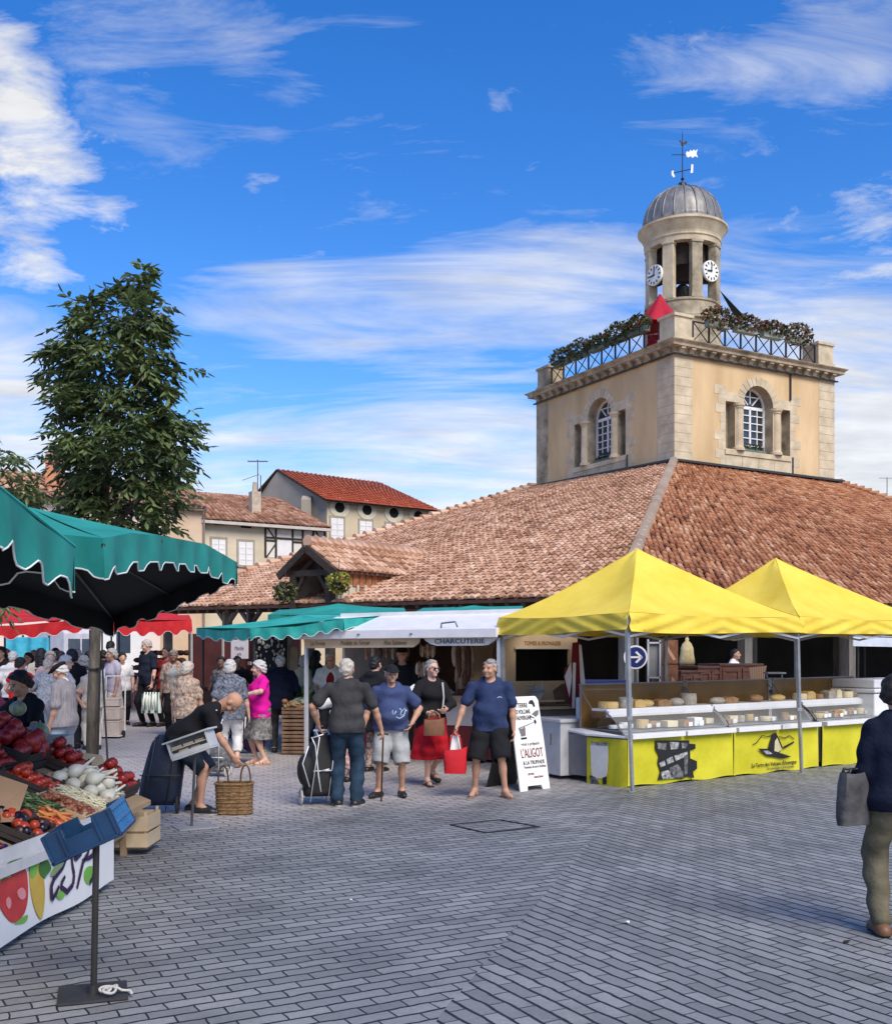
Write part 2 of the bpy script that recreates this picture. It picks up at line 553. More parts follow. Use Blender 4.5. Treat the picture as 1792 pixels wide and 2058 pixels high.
# ================================================================== THE SETTING
# paved square
def paver_material():
 m = bpy.data.materials.new('slate_pavers')
 m.use_nodes = True
 t = m.node_tree
 b = t.nodes['Principled BSDF']
 tcn = N(t, 'ShaderNodeTexCoord')
 wob = N(t, 'ShaderNodeTexNoise', i_Scale=2.3, i_Detail=2)
 L(t, tcn, 'Object', wob, 'Vector')
 wv = N(t, 'ShaderNodeVectorMath', operation='SCALE', i_Scale=0.05)
 L(t, wob, 'Color', wv, 0)
 wob2 = N(t, 'ShaderNodeTexNoise', i_Scale=9.0, i_Detail=1)
 L(t, tcn, 'Object', wob2, 'Vector')
 wv2 = N(t, 'ShaderNodeVectorMath', operation='SCALE', i_Scale=0.022)
 L(t, wob2, 'Color', wv2, 0)
 ad0 = N(t, 'ShaderNodeVectorMath', operation='ADD')
 L(t, wv, 0, ad0, 0)
 L(t, wv2, 0, ad0, 1)
 ad = N(t, 'ShaderNodeVectorMath', operation='ADD')
 L(t, tcn, 'Object', ad, 0)
 L(t, ad0, 0, ad, 1)
 def bricks(rot):
  mp = N(t, 'ShaderNodeMapping')
  mp.vector_type = 'POINT'
  mp.inputs['Scale'].default_value = (2, 1, 1)
  rt = N(t, 'ShaderNodeVectorRotate')
  rt.rotation_type = 'Z_AXIS'
  rt.inputs['Angle'].default_value = rot
  L(t, ad, 0, rt, 0)
  L(t, rt, 0, mp, 0)
  br = N(t, 'ShaderNodeTexBrick', i_Scale=1.0)
  br.offset = 0.5
  br.inputs['Color1'].default_value = (0, 0, 0, 1)
  br.inputs['Color2'].default_value = (1, 1, 1, 1)
  br.inputs['Mortar'].default_value = (0.5, 0.5, 0.5, 1)
  br.inputs['Mortar Size'].default_value = 0.0105
  br.inputs['Mortar Smooth'].default_value = 0.35
  br.inputs['Bias'].default_value = 0.0
  br.inputs['Brick Width'].default_value = 0.47
  br.inputs['Row Height'].default_value = 0.108
  L(t, mp, 0, br, 'Vector')
  return br
 ba, bb = bricks(-RAD(29)), bricks(RAD(61))
 sp = N(t, 'ShaderNodeSeparateXYZ')
 L(t, ad, 0, sp, 0)
 side = math_node(t, 'SUBTRACT', math_node(t, 'MULTIPLY', math_node(t, 'SUBTRACT', sp.outputs[0], 0.996), 0.961),
     math_node(t, 'MULTIPLY', math_node(t, 'SUBTRACT', sp.outputs[1], 8.67), 0.2756))
 right = math_node(t, 'GREATER_THAN', side, 0.0)
 mc = N(t, 'ShaderNodeMix', data_type='RGBA')
 t.links.new(right, mc.inputs[0])
 L(t, ba, 'Color', mc, 6)
 L(t, bb, 'Color', mc, 7)
 mf = N(t, 'ShaderNodeMix')
 t.links.new(right, mf.inputs[0])
 L(t, ba, 'Fac', mf, 2)
 L(t, bb, 'Fac', mf, 3)
 big = N(t, 'ShaderNodeTexNoise', i_Scale=0.5, i_Detail=5, i_Roughness=0.6)
 L(t, tcn, 'Object', big, 'Vector')
 fine = N(t, 'ShaderNodeTexNoise', i_Scale=38.0, i_Detail=5, i_Roughness=0.7)
 L(t, tcn, 'Object', fine, 'Vector')
 tone = math_node(t, 'ADD', math_node(t, 'MULTIPLY', mc.outputs[2], 0.33),
     math_node(t, 'ADD', math_node(t, 'MULTIPLY', big.outputs['Fac'], 0.75), math_node(t, 'MULTIPLY', fine.outputs['Fac'], 0.55)))
 tone = math_node(t, 'SUBTRACT', tone, 0.32, clamp=True)
 cr = N(t, 'ShaderNodeValToRGB')
 el = cr.color_ramp.elements
 el[0].position, el[0].color = 0.12, (0.115, 0.120, 0.124, 1)
 el[1].position, el[1].color = 0.95, (0.36, 0.362, 0.36, 1)
 e = el.new(0.55)
 e.color = (0.215, 0.222, 0.226, 1)
 t.links.new(tone, cr.inputs[0])
 pale = N(t, 'ShaderNodeMapRange')  # paler far paving: the brighter light out there is put into the colour
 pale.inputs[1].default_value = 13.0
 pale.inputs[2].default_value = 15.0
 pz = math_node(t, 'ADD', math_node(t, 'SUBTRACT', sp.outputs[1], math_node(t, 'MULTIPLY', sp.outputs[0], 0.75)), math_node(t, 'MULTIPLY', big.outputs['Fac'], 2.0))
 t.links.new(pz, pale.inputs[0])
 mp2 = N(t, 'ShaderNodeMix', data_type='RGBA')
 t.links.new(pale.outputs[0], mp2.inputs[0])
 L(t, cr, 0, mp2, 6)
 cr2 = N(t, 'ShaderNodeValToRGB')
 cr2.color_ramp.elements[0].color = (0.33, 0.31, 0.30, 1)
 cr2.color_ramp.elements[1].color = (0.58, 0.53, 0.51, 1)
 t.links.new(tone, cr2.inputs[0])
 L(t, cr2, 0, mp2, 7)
 st = N(t, 'ShaderNodeTexNoise', i_Scale=1.1, i_Detail=7, i_Roughness=0.7)
 L(t, tcn, 'Object', st, 'Vector')
 sm_ = N(t, 'ShaderNodeMapRange')
 sm_.inputs[1].default_value = 0.52
 sm_.inputs[2].default_value = 0.72
 sm_.inputs[4].default_value = 0.55
 L(t, st, 'Fac', sm_, 0)
 ms_ = N(t, 'ShaderNodeMix', data_type='RGBA')
 L(t, sm_, 0, ms_, 0)
 L(t, mp2, 2, ms_, 6)
 ms_.inputs[7].default_value = (0.085, 0.083, 0.082, 1)
 mj = N(t, 'ShaderNodeMix', data_type='RGBA')
 t.links.new(mf.outputs[0], mj.inputs[0])
 L(t, ms_, 2, mj, 6)
 mj.inputs[7].default_value = (0.012, 0.012, 0.013, 1)
 L(t, mj, 2, b, 'Base Color')
 rr = N(t, 'ShaderNodeMapRange')
 rr.inputs[3].default_value = 0.42
 rr.inputs[4].default_value = 0.75
 L(t, fine, 'Fac', rr, 0)
 L(t, rr, 0, b, 'Roughness')
 b.inputs['Specular IOR Level'].default_value = 0.5
 hgt = math_node(t, 'ADD', math_node(t, 'MULTIPLY', mf.outputs[0], -1.0),
     math_node(t, 'ADD', math_node(t, 'MULTIPLY', fine.outputs['Fac'], 0.28), math_node(t, 'MULTIPLY', mc.outputs[2], 0.25)))
 bp = N(t, 'ShaderNodeBump', i_Strength=1.0, i_Distance=0.016)
 t.links.new(hgt, bp.inputs['Height'])
 L(t, bp, 0, b, 'Normal')
 return m
g = MB()
xs = [-500, -300, -180, -120] + [x * 4 for x in range(-20, 21)] + [120, 180, 300, 500]
ys = [-200, -100, -50, -20, -8] + [y * 1.5 for y in range(0, 54)] + [100, 150, 250, 400, 700]
g.add([(x, y, gz(x, y)) for y in ys for x in xs],
 [(j * len(xs) + i, j * len(xs) + i + 1, (j + 1) * len(xs) + i + 1, (j + 1) * len(xs) + i) for j in range(len(ys) - 1) for i in range(len(xs) - 1)])
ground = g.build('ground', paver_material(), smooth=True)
props(ground, kind='structure')
cv = [G(905, 1659), G(1004, 1649), G(1084, 1663), G(975, 1675)]
c0 = sum(cv, V()) / 4
t_ = thing('inspection_cover', 'paver-filled rectangular inspection cover with thin dark rim in the grey paving', 'manhole cover', c0)
mbx = MB()
for i in range(4):
 a, b2 = cv[i] + V((0, 0, .004)), cv[(i + 1) % 4] + V((0, 0, .004))
 mbx.beam(a, b2, 0.022, 0.012)
mbx.build('rim', M('dark_iron', (.02, .02, .022), rough=.6), t_)
def litter(px, py, s, label, c, name='paper_scrap'):
 p = G(px, py)
 mb = MB()
 k = 7
 mb.add([p + V((s * rnd.uniform(.6, 1.1) * math.cos(2 * PI * i / k), s * rnd.uniform(.5, 1) * math.sin(2 * PI * i / k), rnd.uniform(.004, .02))) for i in range(k)] + [p + V((0, 0, .018))],
  [(i, (i + 1) % k, k) for i in range(k)])
 o = mb.build(name, M('litter_' + name, c, rough=.8), solid=.002)
 props(o, label, 'litter')
litter(1259, 1857, .022, 'small white scrap of paper lying alone on the right-hand pavers', (.75, .74, .7))
litter(706, 1812, .016, 'tiny pale crumpled scrap in the middle of the grey paving', (.55, .55, .52))
litter(1702, 1896, .03, 'dark dry leaf on the pavers beside the brown shoe', (.03, .025, .02), 'dry_leaf')
# common building materials
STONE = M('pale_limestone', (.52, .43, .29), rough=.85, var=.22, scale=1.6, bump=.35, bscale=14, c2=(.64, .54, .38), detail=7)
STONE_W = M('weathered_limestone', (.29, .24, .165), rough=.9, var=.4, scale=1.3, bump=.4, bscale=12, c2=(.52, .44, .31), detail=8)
PLASTER = M('ochre_render', (.555, .39, .20), rough=.9, var=.14, scale=.7, bump=.2, bscale=22, c2=(.66, .485, .275), detail=9, stretch=(1, 1, .3))
LEAD = M('lead_sheet', (.17, .17, .175), rough=.5, var=.3, scale=3.5, metal=.35, c2=(.30, .29, .27), stretch=(1, 1, .25), detail=6)
IRON = M('black_iron', (.016, .016, .018), rough=.5)
WHITEP = M('white_paint', (.78, .78, .76), rough=.45, var=.04)
GLASS = M('dark_window_glass', (.03, .04, .05), rough=.08, spec=.7, var=.3)
WOOD_D = M('dark_old_timber', (.045, .032, .024), rough=.85, var=.4, scale=3, stretch=(1, 1, 6), bump=.3)
TILE_L = tile_mat('terracotta_tiles_pale', [(0.0, (.12, .058, .037)), (.25, (.32, .165, .097)), (.5, (.49, .285, .178)), (.75, (.60, .39, .27)), (1.0, (.70, .53, .40))])
TILE_R = tile_mat('terracotta_tiles_red', [(0.0, (.085, .038, .024)), (.25, (.26, .105, .052)), (.5, (.41, .178, .088)), (.75, (.51, .28, .155)), (1.0, (.60, .43, .30))])
TILE_H = tile_mat('terracotta_tiles_old', [(0.0, (.12, .06, .04)), (.3, (.27, .13, .08)), (.6, (.42, .235, .15)), (1.0, (.58, .41, .31))])
TILE_N = tile_mat('terracotta_tiles_new', [(0.0, (.25, .045, .018)), (.5, (.40, .075, .03)), (1.0, (.50, .12, .05))])
UNDER = M('tile_bed', (.16, .085, .055), rough=.95, var=.3)
# hall and tower layout (metres)
EL, ER = V((-.4848, .8746, 0)), V((.8746, .4848, 0))       # along the tower's left and right faces
TC = P(1355, 930, 47.7)
TC = V((TC.x, 47.7, 0))
WL, WR = 11.0, 10.2
TL, TR = TC + EL * WL, TC + ER * WR
TB = TC + EL * WL + ER * WR
ZR = 10.35                                                    # roof meets tower
C0 = V((4.53, 28.0, 3.30))
CLf = P(262, 1223, 42.0)
CRt = C0 + V((.8746, .4848, 0)) * 31
CRt.z = 3.35
CB = CLf + (CRt - C0)
CB.z = 3.9
def at_z(p, z):
 return V((p.x, p.y, z))
hall = thing('market_hall', 'great tiled hip roof of the covered market hall round the tower', 'market hall', at_z(C0, gz(C0.x, C0.y)))
L_T, L_C = at_z(TL, 10.75), at_z(TC, ZR)
R_T = at_z(TR, 10.2)
B_T = at_z(TB, 10.5)
mb = MB()
tiles(mb, CLf, C0, L_C, L_T, .30, .82, .235, .37, jit=1.5)
mb.build('tile_roof_face', TILE_L, hall, fixn=False)
mb = MB()
tiles(mb, C0, CRt, R_T, L_C, .14, .62, .235, .37, jit=2.5)
mb.build('tile_roof_face', TILE_R, hall, fixn=False)
mb = MB()
tiles(mb, CRt, CB, B_T, R_T, .3, .7, .5, .8)
tiles(mb, CB, CLf, L_T, B_T, .3, .7, .5, .8)
mb.build('tile_roof_face', TILE_R, hall, fixn=False)
mb = MB()
for a, b_, c_, d_ in ((CLf, C0, L_C, L_T), (C0, CRt, R_T, L_C), (CRt, CB, B_T, R_T), (CB, CLf, L_T, B_T)):
 mb.grid(lambda u, v: (a.lerp(b_, u)).lerp(d_.lerp(c_, u), v) - V((0, 0, .07)), 12, 12)
mb.build('roof_boarding', UNDER, hall, solid=.10)
def hip(a, b_, n, r):
 m_ = MB()
 for i in range(n):
  p, q = a.lerp(b_, i / n), a.lerp(b_, (i + 1.0) / n)
  up = V((0, 0, .10 + rnd.uniform(-.012, .012)))
  m_.tint = min(1, max(0, rnd.gauss(.85, .2)))
  m_.tube([p + up + V((0, 0, .05)), q + up], [r * 1.42, r * .72], 8)
 return m_
hip(C0, L_C, 34, .135).build('hip_ridge', tile_mat('hip_tiles', [(0.0, (.22, .17, .13)), (.5, (.46, .37, .29)), (1.0, (.62, .53, .44))]), hall, fixn=False)
hip(CLf, L_T, 40, .14).build('hip_ridge', TILE_L, hall, fixn=False)
hip(CRt, R_T, 46, .14).build('hip_ridge', TILE_R, hall, fixn=False)
mb = MB()
for a, b_ in ((CLf, C0), (C0, CRt)):
 d = (b_ - a).normalized()
 nin = V((-d.y, d.x, 0))
 n = int((b_ - a).length / .55)
 mb.beam(a + nin * 1.1 + V((0, 0, -.05)), b_ + nin * 1.1 + V((0, 0, -.05)), .25, .3)
 for i in range(n):
  p = a.lerp(b_, (i + .5) / n)
  mb.beam(p + V((0, 0, -.19)) - nin * .0, p + nin * 1.6 + V((0, 0, .3)), .10, .13)
mb.build('eaves_timber', WOOD_D, hall)
for a, b_, n in ((CLf, C0, 6), (C0, CRt, 7)):
 d = (b_ - a).normalized()
 nin = V((-d.y, d.x, 0))
 for i in range(n):
  for row in (0, 1):
   p = a.lerp(b_, (i + .25) / n) + nin * (1.1 + 4.2 * row)
   g0 = gz(p.x, p.y)
   mb = MB()
   mb.box((p.x, p.y, g0 + .2), (.5, .5, .4), rot=RAD(29))
   mb.box((p.x, p.y, g0 + 1.75), (.3, .3, 3.1), rot=RAD(29))
   for s in (-1, 1):
    mb.beam(p + V((0, 0, 2.4 - p.z + g0)), p + d * s * .9 + V((0, 0, 3.25 - p.z + g0)), .14, .16)
   mb.build('post', M('grey_oak_post', (.16, .145, .125), rough=.9, var=.3, stretch=(4, 4, .5), scale=3), hall)
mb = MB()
ci = [TC - EL * 5.5 - ER * 5.5, TL + EL * 5 - ER * 5.5, TB + EL * 5 + ER * 5, TR - EL * 5.5 + ER * 5]  # added box shutting out far daylight; the hall's shade is in its dark colour
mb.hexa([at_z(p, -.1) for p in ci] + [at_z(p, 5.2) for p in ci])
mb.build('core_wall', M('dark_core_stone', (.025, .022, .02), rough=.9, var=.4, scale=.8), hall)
# gabled entrance on the left slope
de = (C0 - CLf).normalized()
de.z = 0
de.normalize()
din = V((-de.y, de.x, 0))
ga = P(570, 1148, 35.9)
gb = P(688, 1129, 35.0)
gw = (gb - ga).dot(de)
gm = (ga + gb) / 2
gz0 = (ga.z + gb.z) / 2
gap = P(629, 1096, 35.5).z
A_ = gm - de * gw / 2 - din * .25
B_ = gm + de * gw / 2 - din * .25
dorm = thing('roofed_gable_entrance', 'timber gable porch with its own tiled roof on the left roof slope', 'gable porch', at_z(gm, gz(gm.x, gm.y)))
ap = at_z(gm - din * .25, gap)
dl = din * 6.0
mb = MB()
tiles(mb, at_z(B_ + de * .28, gz0 - .18), at_z(B_ + de * .28, gz0 - .18) + dl, ap + dl, ap, 0, 1, .235, .37, jit=1.5)
tiles(mb, at_z(A_ - de * .28, gz0 - .18) + dl, at_z(A_ - de * .28, gz0 - .18), ap, ap + dl, 0, 1, .235, .37, jit=1.5)
mb.build('tile_roof', TILE_L, dorm, fixn=False)
mb = MB()
for s in (A_ - de * .28, B_ + de * .28):
 q = at_z(s, gz0 - .18)
 dz = V((0, 0, .10))
 mb.hexa([q - dz, q + dl - dz, ap + dl - dz, ap - dz, q, q + dl, ap + dl, ap])
mb.build('roof_boarding', UNDER, dorm)
hip(ap, ap + dl, 17, .15).build('ridge_tiles', TILE_L, dorm, fixn=False)
mb = MB()
for a, b_ in ((A_ - de * .28, ap), (B_ + de * .28, ap)):
 mb.beam(at_z(a, gz0 - .30) - din * .06, ap - V((0, 0, .12)) - din * .06, .09, .24)
zb = gz0 - .22
mb.beam(at_z(A_ + de * .1, zb) + din * .2, at_z(B_ - de * .1, zb) + din * .2, .18, .2)
mb.beam(at_z(gm, zb) + din * .2, at_z(gm, gap - .1) + din * .2, .16, .16)
mb.beam(at_z(A_ + de * .55, zb) + din * .2, at_z(gm, gap - .35) + din * .2, .12, .14)
mb.beam(at_z(B_ - de * .55, zb) + din * .2, at_z(gm, gap - .35) + din * .2, .12, .14)
mb.build('gable_truss', WOOD_D, dorm)
for p in (A_ + de * .25, B_ - de * .2):
 mb = MB()
 mb.beam(at_z(p, gz(p.x, p.y)) + din * .2, at_z(p, zb) + din * .2, .24, .24, up=din)
 mb.beam(at_z(p, zb - .8) + din * .2, at_z(p + de * (.55 if p is not B_ and (p - gm).dot(de) < 0 else -.55), zb) + din * .2, .12, .12, up=din)
 mb.build('post', WOOD_D, dorm)
mb = MB()
for sgn, q in ((1, B_), (-1, A_)):
 pts = q + de * .0 * sgn
 mb.hexa([at_z(pts, 2.6) + din * .3 - de * .05, at_z(pts, 2.6) + din * .3 + de * .05, at_z(pts, 2.6) + din * 6 + de * .05, at_z(pts, 2.6) + din * 6 - de * .05,
   at_z(pts, gz0 - .15) + din * .3 - de * .05, at_z(pts, gz0 - .15) + din * .3 + de * .05, at_z(pts, gz0 - .15) + din * 6 + de * .05, at_z(pts, gz0 - .15) + din * 6 - de * .05])
mb.build('side_wall', M('cream_lime_wash', (.55, .47, .37), rough=.9, var=.15, scale=2), dorm)
mb = MB()
for i in range(9):
 s = .5 + i * .3
 h = .42 + .02 * i
 q = at_z(B_, gz0 - .2 - h / 2) + din * s + de * .085
 mb.box(q, (.03, .26, h), mtx=Matrix((de, din, V((0, 0, 1)))).transposed())
mb.mat(1)
for i in range(15):
 s = .45 + i * .36
 mb.beam(at_z(B_ + de * .10, gz0 - 1.15 + .10 * i * .36) + din * s, at_z(B_ + de * .10, gz0 - .66 + .06 * i * .36) + din * s, .06, .10, up=din)
mb.build('hung_tiles', [M('orange_hung_tile', (.42, .17, .075), rough=.85, var=.4, scale=6), M('pale_boards', (.52, .47, .40), rough=.85, var=.2)], dorm)
# bell tower
tower = thing('bell_tower', 'square ochre bell tower with domed clock lantern rising from the hall roof', 'bell tower', at_z(TC, 0))
ZT = 15.15                                                    # top of wall, under the cornice
TS = at_z(TC, 0)
nL, nR = -ER, -EL                                              # outward normals of the left and right faces
win_c, ww, wn, wi = .5, .94, 1.46, 2.06
def serliana(W):
 c = W / 2
 return [(c - ww, c + ww, 11.22, 13.42, True, .72), (c - wi, c - wn, 11.25, 13.42, False, .5), (c + wn, c + wi, 11.25, 13.42, False, .5)]
mb = MB()
wall(mb, TC, EL, nL, WL, 0, ZT, serliana(WL), 0, 1, 1)
wall(mb, TC, ER, nR, WR, 0, ZT, serliana(WR), 0, 1, 1)
wall(mb, TL, ER, -nR, WR, 0, ZT, [], 0)
wall(mb, TR, EL, -nL, WL, 0, ZT, [], 0)
mb.add([at_z(p, ZT + .6) for p in (TC, TR, TB, TL)], [(0, 1, 2, 3)])
mb.build('wall', [PLASTER, STONE_W], tower)
for cpt, dirs in ((TC, ((EL, nL, 1.15), (ER, nR, 1.05))), (TL, ((-EL, nL, 1.1),)), (TR, ((-ER, nR, 1.1),))):
 mb = MB()
 z = 9.6
 k = 0
 while z < ZT - .05:
  h = min(.42, ZT - z)
  for (u, n_, wd) in dirs:
   ln_ = wd * (1 if k % 2 == 0 else .97)
   a = cpt + n_ * .012
   e_ = V((0, 0, .006))
   mb.hexa([at_z(a - n_ * .2, z), at_z(a - n_ * .2 + u * ln_, z), at_z(a + u * ln_, z), at_z(a, z)] +
     [at_z(q, z + h - .022) for q in (a - n_ * .2, a - n_ * .2 + u * ln_, a + u * ln_, a)])
  z += h
  k += 1
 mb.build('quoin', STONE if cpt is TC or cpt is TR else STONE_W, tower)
for (u, n_, W, cp) in ((EL, nL, WL, TC), (ER, nR, WR, TC)):
 c = cp + u * (W / 2)
 mb = MB()
 def bx_(s0, s1, z0_, z1_, d0=-.1, d1=.03, m_=None):
  m_ = m_ or mb
  a = c + n_ * d0
  b_ = c + n_ * d1
  m_.hexa([at_z(a + u * s0, z0_), at_z(a + u * s1, z0_), at_z(b_ + u * s1, z0_), at_z(b_ + u * s0, z0_),
    at_z(a + u * s0, z1_), at_z(a + u * s1, z1_), at_z(b_ + u * s1, z1_), at_z(b_ + u * s0, z1_)])
 for sg in (-1, 1):
  z = 10.35
  k = 0
  while z < 13.95:
   o_ = wi + (.34, .62, .45, .7, .3)[k % 5]
   bx_(*sorted((sg * (wi + .002), sg * o_)), z, z + .41, d1=.014)
   z += .42
   k += 1
  bx_(*sorted((sg * (ww + .30), sg * (wi + .002))), 13.43, 13.86, d1=.016)
 for k in range(13):
  a0, a1 = PI * k / 13 + .012, PI * (k + 1) / 13 - .012
  r0, r1 = ww + .004, ww + .40
  q = [(r0 * math.cos(a0), r0 * math.sin(a0)), (r1 * math.cos(a0), r1 * math.sin(a0)), (r1 * math.cos(a1), r1 * math.sin(a1)), (r0 * math.cos(a1), r0 * math.sin(a1))]
  mb.prism([at_z(c + u * s, 13.42 + zz_) - n_ * .06 for s, zz_ in q], n_ * .082)
 bx_(-wi - .05, wi + .05, 10.98, 11.20, d0=-.25, d1=.07)
 for k in range(4):
  s0 = -wi + k * (2 * wi / 4)
  bx_(s0 + .012, s0 + 2 * wi / 4 - .012, 10.2, 10.97, d1=.02)
 wo_ = mb.build('window_surround', STONE, tower)
 for sg in (-1, 1):
  mb2 = MB()
  cc = c + u * sg * ((ww + wn) / 2) - n_ * .06
  mb2.lathe([(.30, 11.21), (.30, 11.33), (.25, 11.37), (.235, 11.45), (.205, 13.15), (.24, 13.18), (.25, 13.24), (.30, 13.30), (.31, 13.42)], at_z(cc, 0), 14)
  mb2.build('column', STONE, wo_, smooth=False)
 mb2 = MB()
 dp = -.56
 wf = ww - .04
 def bar(s0, z0_, s1, z1_, w_=.06):
  a, b_ = at_z(c + u * s0 + n_ * dp, z0_), at_z(c + u * s1 + n_ * dp, z1_)
  mb2.beam(a, b_, w_, .07, up=n_)
 bar(-wf, 11.25, -wf, 13.45, .13)
 bar(wf, 11.25, wf, 13.45, .13)
 bar(-wf, 13.42, wf, 13.42, .14)
 bar(0, 11.25, 0, 13.42, .10)
 bar(-wf, 11.28, wf, 11.28, .12)
 for s in (-wf / 2, wf / 2):
  bar(s, 11.25, s, 13.4, .04)
 for k in range(1, 6):
  bar(-wf, 11.28 + k * .357, wf, 11.28 + k * .357, .04)
 for k in range(14):
  a0, a1 = PI * k / 14, PI * (k + 1) / 14
  bar(wf * math.cos(a0), 13.42 + wf * math.sin(a0), wf * math.cos(a1), 13.42 + wf * math.sin(a1), .12)
 for a0 in (PI * .25, PI * .5, PI * .75):
  bar(.2 * math.cos(a0), 13.42 + .2 * math.sin(a0), wf * math.cos(a0), 13.42 + wf * math.sin(a0), .05)
 bar(-wf * .55, 13.95, wf * .55, 13.95, .04)
 wfr = mb2.build('window_frame', WHITEP, tower)
 mb2 = MB()
 a = c + n_ * (dp - .03)
 mb2.add([at_z(a - u * wf, 11.25), at_z(a + u * wf, 11.25)] + [at_z(a + u * (wf * math.cos(PI * k / 12)), 13.42 + wf * math.sin(PI * k / 12)) for k in range(13)], [tuple(range(15))])
 mb2.build('pane', GLASS, wfr)
def ring(mbq, prof, extra=0.0):
 rs = []
 for (o_, z) in prof:
  rs.append([at_z(TC - EL * o_ - ER * o_, z), at_z(TR - EL * o_ + ER * o_, z), at_z(TB + EL * o_ + ER * o_, z), at_z(TL + EL * o_ - ER * o_, z)])
 vs = [q for r_ in rs for q in r_]
 fs = [(i * 4 + k, i * 4 + (k + 1) % 4, (i + 1) * 4 + (k + 1) % 4, (i + 1) * 4 + k) for i in range(len(rs) - 1) for k in range(4)]
 mbq.add(vs, fs)
mb = MB()
ring(mb, [(0.0, ZT - .02), (.07, ZT), (.07, ZT + .06), (.02, ZT + .08), (.02, ZT + .30), (.08, ZT + .33), (.32, ZT + .35), (.34, ZT + .36), (.34, ZT + .47), (.39, ZT + .51), (.46, ZT + .56),
  (.48, ZT + .60), (.0, ZT + .70)])
for (u, n_, W) in ((EL, nL, WL), (ER, nR, WR)):
 n = 17
 for i in range(n):
  c = TC + u * (W * (i + .5) / n)
  o_ = [(.02, ZT + .335), (.30, ZT + .335), (.30, ZT + .26), (.20, ZT + .20), (.12, ZT + .09), (.02, ZT + .07)]
  mb.prism([at_z(c + n_ * a - u * .13, z) for a, z in o_], u * .24)
mb.build('cornice', STONE_W, tower)
mb = MB()
for (u, n_, W) in ((EL, nL, WL), (ER, nR, WR)):
 mb.tube([at_z(TC + n_ * .13 + u * (-.1), ZT + .02), at_z(TC + n_ * .13 + u * (W + .1), ZT + .02)], .04, 6)
for s in (WR * .70,):
 mb.tube([at_z(TC + nR * .06 + ER * s, ZT), at_z(TC + nR * .06 + ER * s, 13.9)], .045, 6)
mb.build('gutter_pipe', IRON, tower)
for (u, n_, W) in ((EL, nL, WL), (ER, nR, WR)):
 mb = MB()
 s = wi + .15
 c = TC + u * (W / 2)
 q = c + u * (s if u is ER else -s) + n_ * .05
 mb.tube([at_z(q, 11.2), at_z(q, 10.3)], .035, 6)
 mb.beam(at_z(TC + n_ * .2 - u * .2, ZR + .02), at_z(TC + n_ * .2 + u * (W + .25), ZR + (.38 if u is EL else -.1)), .5, .10)
 mb.build('roof_flashing', M('dark_lead', (.035, .035, .036), rough=.5), tower)
ZP = ZT + .68
for p, (a, b_) in ((TC, (1, 1)), (TL, (-1, 1)), (TR, (1, -1)), (TB, (-1, -1))):
 mb = MB()
 q = p + EL * .55 * a + ER * .55 * b_
 mt = Matrix((ER, EL, V((0, 0, 1)))).transposed()
 mb.box(at_z(q, ZP + .1), (1.15, 1.15, .25), mtx=mt)
 mb.box(at_z(q, ZP + .66), (1.02, 1.02, .88), mtx=mt)
 mb.box(at_z(q, ZP + 1.16), (1.16, 1.16, .13), mtx=mt)
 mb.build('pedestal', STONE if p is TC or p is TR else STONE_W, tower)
for (u, n_, W) in ((EL, nL, WL), (ER, nR, WR)):
 mb = MB()
 o_ = TC + n_ * -.15
 z0_, z1_ = ZP + .0, ZP + 1.02
 s0, s1 = 1.2, W - 1.2
 mb.beam(at_z(o_ + u * s0, z1_), at_z(o_ + u * s1, z1_), .05, .06)
 mb.beam(at_z(o_ + u * s0, z0_ + .1), at_z(o_ + u * s1, z0_ + .1), .05, .05)
 n = 8
 for i in range(n + 1):
  s = s0 + (s1 - s0) * i / n
  mb.beam(at_z(o_ + u * s, z0_), at_z(o_ + u * s, z1_), .07, .07, up=n_)
  if i < n:
   s2 = s0 + (s1 - s0) * (i + 1) / n
   mb.beam(at_z(o_ + u * s, z0_ + .1), at_z(o_ + u * s2, z1_), .035, .035, up=n_)
   mb.beam(at_z(o_ + u * s, z1_), at_z(o_ + u * s2, z0_ + .1), .035, .035, up=n_)
 mb.build('railing', IRON, tower)
# lantern with clocks, dome, weathervane
LC = P(1371, 600, 55.0)
LC = V((LC.x, 55.0, 0))
mb = MB()
mb.lathe([(2.2, 15.4), (2.2, 16.6), (2.0, 16.7), (1.90, 18.1), (1.90, 18.5), (2.02, 18.55), (2.04, 18.68), (1.90, 18.74), (1.87, 19.42), (1.93, 19.44), (1.93, 19.55), (1.58, 19.57), (1.58, 19.4)], LC, 40, cap=False)
lant = mb.build('lantern_drum', STONE_W, tower)
view = math.atan2(-LC.y, -LC.x)
for k in range(8):
 an = view + RAD(22.5) + k * PI / 4
 mb = MB()
 d = V((math.cos(an), math.sin(an), 0))
 s = V((-d.y, d.x, 0))
 mt = Matrix((d, s, V((0, 0, 1)))).transposed()
 mb.box(at_z(LC + d * 1.70, 20.98), (.40, .54, 2.86), mtx=mt)
 mb.box(at_z(LC + d * 1.72, 22.36), (.46, .62, .13), mtx=mt)
 mb.box(at_z(LC + d * 1.71, 19.62), (.44, .60, .14), mtx=mt)
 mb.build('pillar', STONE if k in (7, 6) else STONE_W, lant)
mb = MB()
mb.lathe([(1.45, 22.42), (1.90, 22.42), (1.91, 22.66), (1.96, 22.70), (1.96, 22.75), (1.93, 22.79), (1.95, 22.90), (2.02, 23.04), (2.12, 23.22), (2.19, 23.34), (2.27, 23.40), (2.27, 23.50), (2.0, 23.62), (1.4, 23.62)], LC, 48, cap=False)
mb.add([at_z(LC, 22.7)] + [at_z(LC + V((1.6 * math.cos(k * PI / 12), 1.6 * math.sin(k * PI / 12), 0)), 22.6) for k in range(24)], [(0, k + 1, (k + 1) % 24 + 1) for k in range(24)])
mb.build('entablature', STONE, tower)
